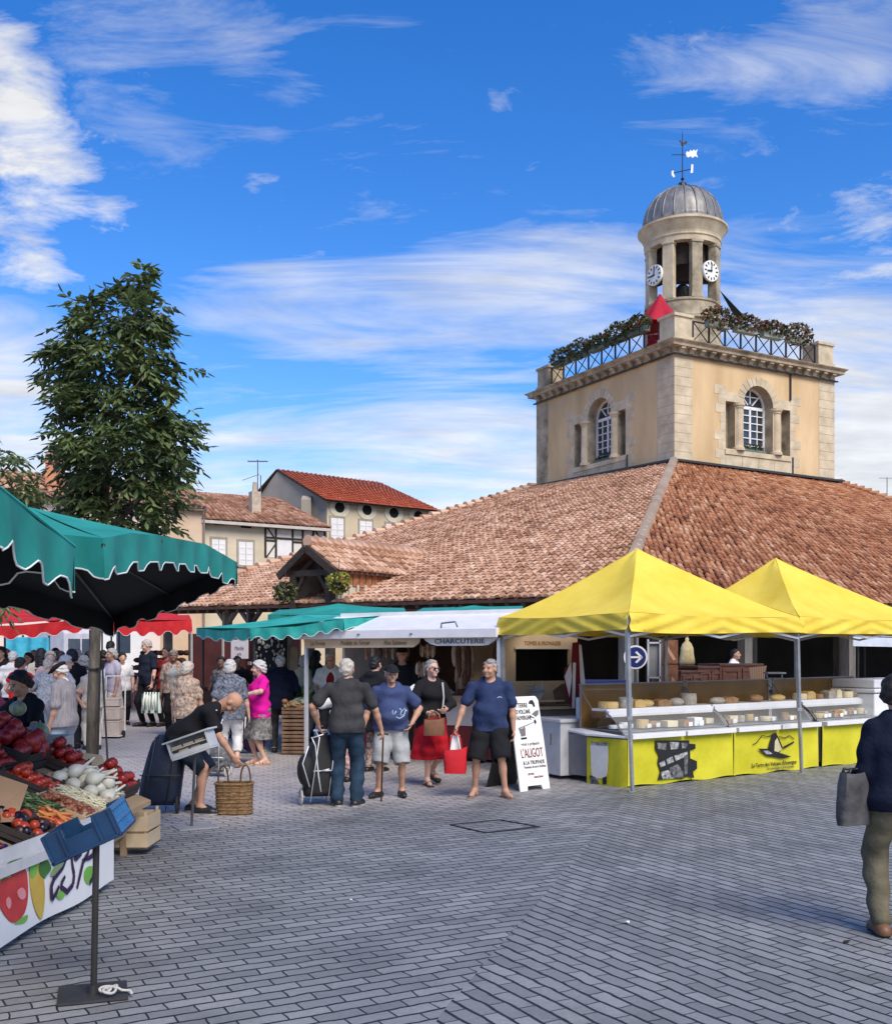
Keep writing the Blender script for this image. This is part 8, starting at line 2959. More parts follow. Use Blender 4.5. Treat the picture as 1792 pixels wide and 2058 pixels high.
# distant awnings: green, red, white tent
def awning(name, label, corners, peak, drop, mat, n=(6, 4, 6, 4), trim=True, group=None, poles=(0, 1, 2, 3), amp=.3):
 """corners: four top-edge points, first two face the camera"""
 c = sum(corners, V()) / 4
 t_ = thing(name, label, 'awning', V((c.x, c.y, gz(c.x, c.y))), group)
 mb, tr_ = MB(), MB()
 for i in range(4):
  a, b_ = corners[i], corners[(i + 1) % 4]
  sag_quad(mb, a, b_, peak if not isinstance(peak, list) else peak[1 if i in (0,) else 0 if i == 2 else (1 if i == 1 else 0)], peak if not isinstance(peak, list) else peak[0 if i in (0,) else 1 if i == 2 else (1 if i == 1 else 0)], sag=.06)
  canvas_edge([a, a.lerp(b_, .5) + V((0, 0, -.05)), b_], drop, n[i], mb, tr_ if trim else None, amp=amp, soft=1.2, phase=i)
 mb.build('canopy', mat, t_, solid=.004, smooth=True)
 if trim:
  tr_.build('piping', TRIM, t_)
 for i in poles:
  q = corners[i].lerp(c, .06)
  mb = MB()
  mb.tube([V((q.x, q.y, gz(q.x, q.y))), V((q.x, q.y, corners[i].z))], .022, 8)
  mb.build('pole', DARKPOLE, t_)
 return t_
awning('green_awning', 'bright teal awning between the red awning and the white trailer flap', [P(503, 1263, 17.6), P(690, 1243, 16.9), V((.2, 20.6, 2.6)), P(395, 1262, 20.5)], P(606, 1236, 19.2), .20, TEAL_L, poles=(0, 3))
awning('green_awning', 'narrow dark teal awning edge just above the first bright teal awning', [P(538, 1236, 21.5), P(818, 1234, 20.6), P(812, 1222, 23), P(560, 1226, 24)], P(680, 1213, 22.2), .14, TEAL, poles=(0, 1))
awning('green_awning', 'thin teal awning edge right behind the white trailer flap', [P(832, 1231, 20.4), P(1052, 1229, 19.6), P(1050, 1218, 22), P(850, 1222, 23)], P(950, 1217, 21), .10, TEAL, poles=(0, 1))
awning('red_awning', 'red market awning at the left edge with a pink sunlit top', [P(-120, 1262, 20.2), P(191, 1242, 22.6), P(215, 1225, 26.5), P(-200, 1225, 24)], [P(-60, 1218, 23), P(175, 1222, 24.8)], .28, REDCV, n=(7, 4, 6, 4), poles=(0, 1, 2))
awning('red_awning', 'red market awning right of the tree trunk over the meat stall', [P(218, 1246, 25.5), P(385, 1246, 27), P(380, 1236, 30), P(235, 1238, 29)], [P(240, 1229, 27), P(345, 1233, 28.5)], .36, REDCV, n=(5, 3, 5, 3), poles=(0, 1, 3))
awning('white_tent', 'grey-white tent edge at the right border behind the yellow tents', [P(1714, 1280, 23), P(1990, 1280, 25), P(1990, 1275, 29), P(1730, 1275, 28)], P(1860, 1240, 26), .20, ALU, n=(2, 2, 2, 2), trim=False, poles=(0, 1, 3), amp=.02)
# blue arrow sign on its post
sp_ = P(1277, 1321, 18.6)
t_ = thing('direction_sign', 'round blue sign with a white arrow pointing right, behind the tent leg', 'road sign', V((sp_.x, sp_.y, gz(sp_.x, sp_.y))))
mb = MB()
mb.prism([sp_ + V((.207 * math.cos(2 * PI * k / 40), 0, .207 * math.sin(2 * PI * k / 40))) for k in range(40)], V((0, .012, 0)))
dk = mb.build('rim', WHITEP, t_)
mb = MB()
mb.prism([sp_ + V((.178 * math.cos(2 * PI * k / 40), -.003, .178 * math.sin(2 * PI * k / 40))) for k in range(40)], V((0, .002, 0)))
mb.build('disc', M('sign_blue', (.012, .022, .16), rough=.4), t_)
mb = MB()
y_ = -.006
mb.prism([sp_ + V((x, y_, z)) for x, z in ((-.12, -.016), (.07, -.016), (.07, .016), (-.12, .016))], V((0, .002, 0)))
for sg in (-1, 1):
 mb.prism([sp_ + V((x, y_ - .0005, z * sg)) for x, z in ((.125, 0), (.02, .105), (-.012, .085), (.085, -.012))], V((0, .002, 0)))
mb.build('arrow', WHITEP, t_)
mb = MB()
mb.tube([V((sp_.x + .03, sp_.y + .035, gz(sp_.x, sp_.y))), V((sp_.x + .03, sp_.y + .035, 2.05))], .028, 10)
mb.build('post', STEEL, t_)
# inside the hall: wooden counters, pictures, sacks, fridge
BRW = M('varnished_brown', (.075, .026, .014), rough=.45, var=.3, stretch=(1, 1, 5), scale=4, c2=(.12, .045, .022))
for i, (xa, xb, yt, d, lb) in enumerate(((1368, 1412, 1352, 20.4, 'left panelled brown wooden counter behind the cheese stall'), (1402, 1452, 1343, 20.8, 'low brown panelled counter, second from the left'), (1446, 1530, 1338, 21.2, 'long brown panelled counter in front of the stallholder in white'))):
 a, b_ = P(xa, yt, d), P(xb, yt, d + .5)
 wl = Wall2(V((a.x, a.y, 0)), V((b_.x, b_.y, 0)))
 t_ = thing('wooden_counter', lb, 'counter', V((a.x, a.y, gz(a.x, a.y))), 'panelled counters in the hall')
 mb = MB()
 wl.panel(mb, 0, wl.W, .1, a.z, -.6, 0)
 wl.panel(mb, -.03, wl.W + .03, a.z, a.z + .04, -.62, .03)
 for k in range(2):
  s0_ = wl.W * (.06 + .47 * k)
  wl.panel(mb, s0_, s0_ + wl.W * .41, a.z - .42, a.z - .36, 0, .02)
  wl.panel(mb, s0_, s0_ + wl.W * .41, a.z - .12, a.z - .06, 0, .02)
  wl.panel(mb, s0_, s0_ + wl.W * .06, a.z - .36, a.z - .12, 0, .019)
  wl.panel(mb, s0_ + wl.W * .35, s0_ + wl.W * .41, a.z - .36, a.z - .12, 0, .019)
 mb.build('cabinet', BRW, t_)
mb = MB()
mb.prism([P(x, y, 20.9) for x, y in ((1505, 1342), (1540, 1338), (1534, 1378), (1508, 1376))], V((0, .03, 0)))
o = mb.build('slatted_screen', M('slatted_wood', (.30, .20, .13), rough=.8, wave=(9, 1, 'X', None), c2=(.10, .05, .03)), None)
props(o, 'striped wooden screen at the right end of the long brown counter', 'screen')
for i, (y0_, y1_, lb) in enumerate(((1286, 1334, 'upper brown food picture hanging by the arrow sign'), (1336, 1386, 'lower brown food picture with pale shapes under the upper one'))):
 wl = Wall2(P(1330, 1300, 19.2), P(1363, 1300, 19.4))
 a, b_, z0_, z1_ = wl.rect(1330, y0_, 1362, y1_)
 mb = MB()
 wl.panel(mb, a, b_, z0_, z1_, -.02, 0)
 o = mb.build('hanging_picture', M('picture_brown', (.15, .05, .025), rough=.6, var=.3, scale=8, c2=(.26, .11, .06)), None)
 props(o, lb, 'picture')
 for pts in ([((.1, .75), (.25, .85), (.85, .2), (.7, .12))], [((.12, .1), (.3, .5), (.55, .2), (.4, .05)), ((.5, .15), (.62, .55), (.9, .3), (.85, .08))])[i]:
  mb = MB()
  mb.prism([wl.pt(a + (b_ - a) * x, z0_ + (z1_ - z0_) * z, .003) for x, z in pts], wl.n * .002)
  mb.build('printed_loaf', M('picture_pale', (.44, .26, .16), rough=.6), o)
mb = MB()
c = P(1380, 1312, 18.9)
mb.lathe([(.02, .27), (.035, .25), (.03, .21), (.08, .16), (.115, .08), (.12, -.02), (.14, -.12), (.145, -.18), (.12, -.225), (.001, -.23)], c, 14, cap=False, sy=.6)
mb.tube([c + V((0, 0, .24)), c + V((.03, 0, .34))], .006, 5)
o = mb.build('hanging_sack', M('cream_sack', (.60, .47, .22), rough=.85, var=.2, scale=9, c2=(.70, .60, .36), bump=.4), None, smooth=True)
props(o, 'cream cloth sack hanging beneath the yellow tent', 'sack')
fr0 = P(1316, 1330, 19.8)
t_ = thing('shelf_frame', 'grey metal shelf frame behind the arrow sign', 'shelf', V((fr0.x, fr0.y, gz(fr0.x, fr0.y))))
mb = MB()
for px in (1302, 1326, 1334):
 a = P(px, 1285, 19.8)
 mb.beam(V((a.x, a.y, .2)), a, .03, .03, up=(0, 1, 0))
for py in (1292, 1362, 1380):
 mb.beam(P(1302, py, 19.8), P(1328, py, 19.8), .03, .03)
mb.build('frame', ALU, t_)
mb = MB()
a, b_ = P(1303, 1293, 19.85), P(1326, 1360, 19.85)
mb.box((a + b_) / 2, (b_.x - a.x, .02, a.z - b_.z))
mb.build('back_sheet', M('grey_sheet', (.20, .20, .20), rough=.7), t_)
bl = P(1220, 1372, 21)
t_ = thing('blue_table', 'table with dark blue cloth and white edge in the shade of the hall', 'table', V((bl.x, bl.y, gz(bl.x, bl.y))))
mb = MB()
mb.hexa([P(1172, 1384, 20.8), P(1262, 1384, 20.8), P(1265, 1372, 21.6), P(1175, 1372, 21.6), P(1172, 1368, 20.8), P(1262, 1368, 20.8), P(1265, 1366, 21.6), P(1175, 1366, 21.6)])
mb.build('table_cloth', M('dark_blue_cloth', (.012, .02, .10), rough=.8), t_)
mb = MB()
mb.beam(P(1172, 1386, 20.75), P(1262, 1385, 20.75), .02, .03)
mb.build('white_edge', WHITEP, t_)
mb = MB()
for px in (1176, 1258):
 q = P(px, 1384, 20.9)
 mb.beam(V((q.x, q.y, .1)), q, .04, .04, up=(0, 1, 0))
mb.build('leg', DARKPOLE, t_)
for px, py, lb in ((1556, 1385, 'grey metal stand right of the brown counters'), (1640, 1395, 'pale folding chair frame on the right-hand counter')):
 c = P(px, py, 20.0 if px < 1600 else 18.3)
 t_ = thing('metal_stand', lb, 'stand', V((c.x, c.y, gz(c.x, c.y) if px < 1600 else 1.1)))
 mb = MB()
 if px < 1600:
  for sx in (-.14, .14):
   mb.beam(V((c.x + sx, c.y, .25)), c + V((sx, 0, .30)), .02, .02, up=(0, 1, 0))
  mb.box(c + V((0, 0, .30)), (.34, .3, .03))
  mb.box(c + V((0, 0, .1)), (.30, .02, .22))
 else:
  mb.tube([c + V((-.16, 0, -.2)), c + V((-.16, 0, .08)), c + V((-.10, 0, .15)), c + V((.10, 0, .15)), c + V((.16, 0, .08)), c + V((.16, 0, -.2))], .014, 6)
  for k in range(4):
   mb.tube([c + V((-.09 + .06 * k, 0, -.2)), c + V((-.09 + .06 * k, 0, .13))], .008, 5)
 mb.build('frame', M('cream_metal', (.52, .44, .28), rough=.5) if px > 1600 else STEEL, t_)
for px, py, d, w_, h_, lb, m in ((1745, 1378, 24, .75, .5, 'dark red bench or trunk under the white tent edge', M('dark_red_box', (.08, .014, .014), rough=.6)), (1790, 1385, 24, .6, .4, 'dark crate beside the dark red trunk at the right border', CRATED), (1700, 1372, 24.5, .5, .4, 'dark wine-coloured crate left of the tent pole at the right', MATS['dark_red_box'])):
 c = P(px, py, d)
 t_ = thing('trunk', lb, 'box', V((c.x, c.y, gz(c.x, c.y))))
 mb = MB()
 mb.box(V((c.x, c.y, (c.z + .2) / 2)), (w_, .5, c.z - .1))
 mb.box(V((c.x, c.y, c.z + .08)), (w_ + .03, .53, .05))
 mb.build('trunk_body', m, t_, bevel=.008)
 mb = MB()
 mb.box(V((c.x, c.y - .27, c.z - .05)), (.12, .015, .03))
 mb.build('handle', STEEL, t_)
# vegetable stall with crates in the middle distance
SLATB = M('crate_slats', (.16, .085, .05), rough=.85, var=.35, c2=(.30, .18, .11), scale=5)
def stack_crate(label, c, w_, d_, h, m, group, rot=0.0):
 t_ = thing('slatted_crate', label, 'crate', c, group)
 mb = MB()
 mt = Matrix.Rotation(rot, 3, 'Z')
 for k in range(3):
  z = h * (k + .5) / 3
  for sg in (-1, 1):
   mb.box(c + mt @ V((0, sg * (d_ / 2 - .006), z)), (w_, .012, h / 3 * .72), rot)
   mb.box(c + mt @ V((sg * (w_ / 2 - .006), 0, z)), (.012, d_ - .026, h / 3 * .72), rot)
 for sx in (-1, 1):
  for sy in (-1, 1):
   mb.box(c + mt @ V((sx * (w_ / 2 - .025), sy * (d_ / 2 - .025), h / 2)), (.024, .024, h), rot)
 mb.box(c + V((0, 0, .008)), (w_ - .03, d_ - .03, .012), rot)
 mb.build('crate_body', m, t_)
 return t_
c0 = P(594, 1476, 18.2)
c0.z = gz(c0.x, c0.y)
for k in range(4):
 stack_crate(['bottom brown slatted crate of the stack beside the magenta-topped woman', 'second brown slatted crate of the stack from the ground', 'third brown slatted crate of the stack from the ground', 'top brown slatted crate of the stack, full of vegetables'][k],
    c0 + V((0, 0, .01 + k * .20)), .40, .5, .19, SLATB, 'stacked slatted crates')
GRN = [M('lettuce', (.10, .19, .03), rough=.6, c2=(.20, .30, .07)), M('pale_leek', (.52, .52, .32), rough=.6), M('carrot', (.42, .17, .05), rough=.6), M('potato', (.40, .28, .15), rough=.8)]
def veg_heap(label, c, r, n, mats, seed, rad=.05):
 rr = random.Random(seed)
 mb = MB()
 for i in range(n):
  mb.mat(rr.randrange(len(mats)))
  p = c + V((rr.uniform(-1, 1) * r[0], rr.uniform(-1, 1) * r[1], rr.uniform(0, 1) ** 2 * r[2]))
  k = rr.random()
  if k < .5:
   mb.ball(p, (rad * rr.uniform(.7, 1.2), rad * rr.uniform(.7, 1.2), rad * rr.uniform(.6, 1)), 7, 5)
  else:
   d = V((rr.gauss(0, 1), rr.gauss(0, .6), rr.gauss(0, .4))).normalized() * rad * 2
   mb.tube([p - d, p, p + d], [rad * .3, rad * .45, rad * .2], 6)
 o = mb.build('vegetable_heap', mats, None, smooth=True, fixn=False)
 props(o, label, 'vegetables', None, 'stuff')
veg_heap('heap of carrots and roots in the top crate of the stack', c0 + V((0, 0, .80)), (.19, .22, .14), 46, [GRN[2], GRN[3], GRN[1]], 1)
tb = P(566, 1440, 18.9)
t_ = thing('vegetable_table', 'trestle table of vegetables behind the woman in magenta', 'table', V((tb.x, tb.y, gz(tb.x, tb.y))))
mb = MB()
ta, tbb = P(480, 1420, 20.3), P(612, 1420, 19.3)
wl = Wall2(V((ta.x, ta.y, 0)), V((tbb.x, tbb.y, 0)))
wl.panel(mb, 0, wl.W, .78, .82, -1.0, 0)
mb.build('table_top', M('bare_plank', (.36, .25, .14)), t_)
for s in (.1, wl.W - .1):
 for o_ in (-.1, -.9):
  mb = MB()
  mb.beam(wl.pt(s, .05, o_), wl.pt(s, .78, o_), .05, .05, up=tuple(wl.u))
  mb.build('leg', M('bare_plank', (.36, .25, .14)), t_)
veg_heap('heap of green lettuces and pale cauliflowers on the vegetable table', wl.pt(wl.W * .80, .84, -.4), (.3, .3, .28), 60, [GRN[0], GRN[0], GRN[1]], 2, .09)
veg_heap('darker greens and roots at the left of the vegetable table', wl.pt(wl.W * .35, .84, -.5), (.5, .35, .2), 70, [GRN[0], M('dark_greens', (.03, .06, .018), rough=.7), GRN[3]], 3, .07)
ja, jb = P(508, 1285, 21.0), P(600, 1285, 20.4)
wj = Wall2(V((ja.x, ja.y, 0)), V((jb.x, jb.y, 0)))
t_ = thing('bead_display', 'black display panel hung with pale beads behind the white-haired man', 'display panel', wj.pt(wj.W / 2, gz(0, 20), 0))
mb = MB()
wj.panel(mb, 0, wj.W * .75, 1.0, 2.25, -.05, 0)
for s in (0, wj.W * .75):
 mb.beam(wj.pt(s, .1, -.02), wj.pt(s, 2.3, -.02), .05, .05, up=tuple(wj.u))
mb.build('panel', M('black_panel', (.012, .012, .012), rough=.8), t_)
mb = MB()
rr = random.Random(3)
for i in range(95):
 s, z = rr.uniform(.03, wj.W * .73), 2.2 - rr.random() ** 1.4 * 1.1
 mb.ball(wj.pt(s, z, .02), (rr.uniform(.012, .035), .012, rr.uniform(.02, .05)), 6, 4)
bd = mb.build('beads', M('pale_beads', (.56, .52, .46), rough=.5, var=.3, scale=3), t_, smooth=True)
bd['kind'] = 'stuff'
mb = MB()
wj.panel(mb, wj.W * .80, wj.W * .98, 1.15, 1.9, -.06, 0)
wj.panel(mb, wj.W * .78, wj.W * .80, .1, 2.3, -.08, .02)
mb.build('cork_board', M('cork', (.26, .19, .13), rough=.9, var=.2), t_)
wq = Wall2(P(462, 1300, 22), P(500, 1300, 21.8))
a, b_, z0_, z1_ = wq.rect(464, 1286, 498, 1324)
t_ = thing('poster', 'pale pinkish poster hanging under the teal awning', 'poster', wq.pt((a + b_) / 2, z0_, 0))
mb = MB()
wq.panel(mb, a, b_, z0_, z1_, -.02, 0)
mb.build('sheet', M('poster_pink', (.70, .62, .62), rough=.7, var=.03), t_)
text_mesh("Marché", .12, wq.pt((a + b_) / 2, z0_ + (z1_ - z0_) * .55, .004), wq.u, V((0, 0, 1)), INKG, t_, width=(b_ - a) * .5)
text_mesh("prix", .09, wq.pt((a + b_) / 2, z0_ + (z1_ - z0_) * .25, .004), wq.u, V((0, 0, 1)), INKG, t_, width=(b_ - a) * .25)
ra, rb = P(384, 1300, 25.5), P(492, 1300, 24)
wr2 = Wall2(V((ra.x, ra.y, 0)), V((rb.x, rb.y, 0)))
t_ = thing('clothes_stall', 'dark stall with wine-red back cloth and pale poles left of the poster', 'market stall', wr2.pt(wr2.W / 2, gz(0, 25), 0))
mb = MB()
wr2.panel(mb, 0, wr2.W, .3, 2.25, -1.6, -1.55)
wr2.panel(mb, 0, .05, .3, 2.25, -1.55, 0)
mb.build('back_cloth', M('wine_cloth', (.055, .012, .012), rough=.9, var=.4, scale=1.5), t_)
for s in (wr2.W * .02, wr2.W * .62):
 mb = MB()
 mb.beam(wr2.pt(s, .2, .02), wr2.pt(s, 2.3, .02), .045, .045, up=tuple(wr2.u))
 mb.build('pole', M('pale_pole', (.40, .34, .30), rough=.6), t_)
mb = MB()
wr2.panel(mb, 0, wr2.W, .95, 1.0, -1.2, -.1)
wr2.panel(mb, 0, wr2.W, .25, .95, -.15, -.12)
mb.build('table', M('dark_table_cloth', (.03, .016, .014), rough=.9), t_)
mb = MB()
for i in range(5):
 wr2.panel(mb, wr2.W * (.15 + .17 * i), wr2.W * (.15 + .17 * i) + .12, 1.5 + .05 * (i % 3), 1.58 + .05 * (i % 3), -1.5, -1.4)
mb.build('hanging_goods', M('pale_goods', (.42, .32, .27), rough=.8), t_)
veg_heap('brown goods heaped on the dark stall table', wr2.pt(wr2.W * .5, 1.02, -.6), (.5, .3, .15), 30, [M('brown_goods', (.12, .07, .04), rough=.8), SLATB], 7, .08)
ma, mb0 = P(236, 1400, 29.0), P(335, 1400, 28)
wm = Wall2(V((ma.x, ma.y, 0)), V((mb0.x, mb0.y, 0)))
t_ = thing('bread_stall', 'stall heaped with dark loaves above a pink striped skirt', 'market stall', wm.pt(wm.W / 2, gz(0, 29), 0))
mb = MB()
mb.grid(lambda u, v: wm.pt(wm.W * u, gz(0, 29) + .02 + .80 * v, .03 * math.sin(60 * u)), 80, 3)
mb.build('skirt', M('pink_stripes', (.46, .27, .25), rough=.9, wave=(7.5, .6, 'X', None), c2=(.20, .10, .09)), t_, solid=.004)
mb = MB()
wm.panel(mb, 0, wm.W, 1.09, 1.13, -1.0, .03)
for k in range(3):
 wm.panel(mb, 0, wm.W, 1.13 + .2 * k, 1.16 + .2 * k, -1.2 + .0 * k, -.2 - .25 * k)
mb.build('table', WOOD_D, t_)
LOAF = [M('loaf_dark', (.07, .03, .018), rough=.8, var=.4), M('loaf_brown', (.22, .10, .045), rough=.8, var=.3), M('loaf_pale', (.42, .27, .14), rough=.8)]
rr = random.Random(6)
for k in range(4):
 for i in range(8):
  mb = MB()
  c = wm.pt(wm.W * (i + .5) / 8 + rr.uniform(-.04, .04), 1.20 + .2 * k, -.12 - .24 * k)
  mb.ball(c, (.13, .12, .075), 9, 6)
  o = mb.build('loaf', LOAF[(2 if rr.random() < .35 else 1) if k == 0 else rr.choice((0, 0, 1))], None, smooth=True)
  props(o, 'round dark loaf heaped on the striped stall', 'loaf', 'loaves on the striped stall')
for i, (px, py, w_, h_) in enumerate(((226, 1424, .36, .28), (226, 1447, .36, .24), (226, 1404, .30, .16))):
 c = P(px, 1462, 21.0)
 z = gz(c.x, c.y) + (.16, .46, .72)[i] - .1
 mb = MB()
 c.z = z + h_ / 2
 mb.box(c, (w_, .36, h_), rot=.06 * i)
 mb.box(c + V((0, 0, h_ / 2 - .02)), (w_ + .01, .37, .03), rot=.06 * i)
 o = mb.build('cardboard_box', M('pale_carton', (.60, .50, .42), rough=.85, var=.1), None, bevel=.004)
 props(o, ['bottom pale carton stacked on the hand truck behind the tree stakes', 'middle pale carton stacked on the hand truck', 'small top carton stacked on the hand truck'][i], 'box')
c = P(224, 1462, 20.95)
c.z = gz(c.x, c.y)
t_ = thing('hand_truck', 'white hand truck with dark wheels carrying cartons behind the tree stakes', 'hand truck', c)
mb = MB()
mb.box(c + V((.02, 0, .045)), (.40, .38, .02))
for s in (-.18, .2):
 mb.tube([c + V((s, .2, .05)), c + V((s, .24, 1.2))], .014, 6)
mb.tube([c + V((-.18, .24, 1.2)), c + V((.2, .24, 1.2))], .014, 6)
mb.build('frame', WHITEP, t_)
for s in (-.2, .22):
 mb = MB()
 mb.lathe([(.001, -.02), (.07, -.02), (.07, .02), (.001, .02)], V((0, 0, 0)), 16, cap=False)
 mb.v = [tuple(Matrix.Rotation(PI / 2, 3, 'Y') @ V(q) + c + V((s, .05, .072))) for q in mb.v]
 mb.build('wheel', M('tyre', (.02, .02, .02), rough=.8), t_)
mb = MB()
a = P(198, 1470, 20.4)
mb.hexa([P(194, 1468, 20.4), P(206, 1466, 20.6), P(206, 1466, 20.66), P(194, 1468, 20.46), P(199, 1345, 20.8), P(212, 1345, 21), P(212, 1345, 21.05), P(199, 1345, 20.85)])
o = mb.build('leaning_board', WHITEP, None)
props(o, 'tall white panel leaning just right of the tree trunk', 'panel')
def van(label, pa, pb, zt, m, gl, loc_d, stripes=None):
 wl = Wall2(V((pa.x, pa.y, 0)), V((pb.x, pb.y, 0)))
 g0 = gz(pa.x, pa.y)
 t_ = thing('delivery_van', label, 'van', wl.pt(wl.W / 2, g0, -1))
 mb = MB()
 prof = [(0, .35), (0, zt - .25), (-.15, zt - .05), (-.4, zt), (-1.6, zt), (-1.85, zt - .05), (-2.0, zt - .25), (-2.0, .35)]
 n_ = len(prof)
 mb.add([wl.pt(0, g0 + z, d) for d, z in prof] + [wl.pt(wl.W, g0 + z, d) for d, z in prof], [(i, (i + 1) % n_, n_ + (i + 1) % n_, n_ + i) for i in range(n_)] + [tuple(range(n_ - 1, -1, -1)), tuple(range(n_, 2 * n_))])
 mb.build('body', m, t_)
 for k0, k1 in gl:
  mb = MB()
  wl.panel(mb, wl.W * k0, wl.W * k1, g0 + zt * .52, g0 + zt * .82, -.02, .012)
  mb.build('window', M('van_glass', (.05, .07, .10), rough=.1, spec=.6), t_)
 for s in (.18, .82):
  mb = MB()
  mb.lathe([(.001, -.1), (.33, -.1), (.33, .1), (.001, .1)], V((0, 0, 0)), 20, cap=False)
  ax = Matrix.Rotation(PI / 2, 3, 'X')
  an = math.atan2(wl.u.y, wl.u.x)
  q0 = wl.pt(wl.W * s, g0 + .33, -.1)
  mb.v = [tuple(Matrix.Rotation(an, 3, 'Z') @ (ax @ V(q)) + q0) for q in mb.v]
  mb.build('wheel', MATS['tyre'], t_)
 return t_
van('white delivery van behind the crowd, right of the tree trunk', P(196, 1400, 38), P(300, 1400, 40), 2.6, WHITEP, ((.35, .62),), 38)
van('pale grey van with blue-grey windows left of the tree trunk', P(128, 1400, 33), P(200, 1400, 34), 2.3, M('van_grey', (.50, .49, .52), rough=.4), ((.12, .45), (.50, .95)), 33)
ta, tb_ = P(12, 1310, 27), P(101, 1310, 28)
wt = Wall2(V((ta.x, ta.y, 0)), V((tb_.x, tb_.y, 0)))
t_ = thing('turquoise_tarpaulin', 'bright turquoise tarpaulin hanging behind the crowd at the left', 'tarpaulin', wt.pt(wt.W / 2, gz(0, 27), 0))
mb = MB()
mb.grid(lambda u, v: wt.pt(wt.W * u, .9 + 1.30 * v, .04 * math.sin(18 * u)), 40, 3)
mb.build('sheet', M('turquoise_sheet', (.03, .36, .55), rough=.7, var=.12, c2=(.08, .50, .66)), t_, solid=.004)
for s in (0, wt.W * .4, wt.W):
 mb = MB()
 mb.beam(wt.pt(s, .3, -.05), wt.pt(s, 2.25, -.05), .04, .04, up=tuple(wt.u))
 mb.build('pole', DARKPOLE, t_)
# bags, trolleys, basket, cane
WICK = M('wicker', (.20, .105, .042), rough=.75, var=.4, scale=26, c2=(.34, .20, .09), bump=.9, bscale=40, stretch=(1, 1, 2.2))
bp_ = G(471, 1636)
bk = thing('wicker_basket', 'brown wicker shopping basket with two looped handles on the paving', 'basket', bp_)
mb = MB()
def basket_ring(w_, d_, z, n=28):
 pts = []
 for k in range(n):
  a = 2 * PI * k / n
  cx, cy = math.cos(a), math.sin(a)
  pts.append(bp_ + V((w_ * math.copysign(abs(cx) ** .55, cx), d_ * math.copysign(abs(cy) ** .7, cy), z)))
 return pts
rings = [basket_ring(.185, .12, .0), basket_ring(.192, .125, .012), basket_ring(.196, .13, .16), basket_ring(.205, .14, .33), basket_ring(.197, .132, .335), basket_ring(.185, .118, .05)]
n_ = 28
mb.add([q for r_ in rings for q in r_], [(i * n_ + k, i * n_ + (k + 1) % n_, (i + 1) * n_ + (k + 1) % n_, (i + 1) * n_ + k) for i in range(len(rings) - 1) for k in range(n_)] + [tuple(range(n_)), tuple(5 * n_ + k for k in range(n_))])
for z in (.02, .06, .10, .14, .18, .22, .26, .30):
 rg = basket_ring(.194 + .03 * z, .127 + .035 * z, z)
 mb.tube(rg + rg[:1], .007, 5)
mb.build('basket_body', WICK, bk)
rg = basket_ring(.205, .14, .335)
mb = MB()
mb.tube(rg + rg[:1], .014, 7)
mb.build('rim', WICK, bk)
for sx in (-.115, .115):
 mb = MB()
 q = [bp_ + V((sx + .055 * math.cos(PI * k / 10) * 1.0, -.09 * (1 if sx < 0 else -1) * .4, .33 + .20 * math.sin(PI * k / 10) ** .8)) for k in range(11)]
 q = [bp_ + V((sx - .055, -.05, .22))] + q[::-1] + [bp_ + V((sx + .055, -.05, .22))]
 mb.tube(q, .010, 7)
 mb.build('handle', M('dark_cane', (.09, .05, .03), rough=.6), bk, smooth=True)
def wheel(mbq, c, r, w_, ax=V((1, 0, 0))):
 n = 22
 up, fw = V((0, 0, 1)), ax.cross(V((0, 0, 1))).normalized()
 pts = [c + (fw * math.cos(2 * PI * k / n) + up * math.sin(2 * PI * k / n)) * r for k in range(n + 1)]
 mbq.tube(pts, w_, 6)
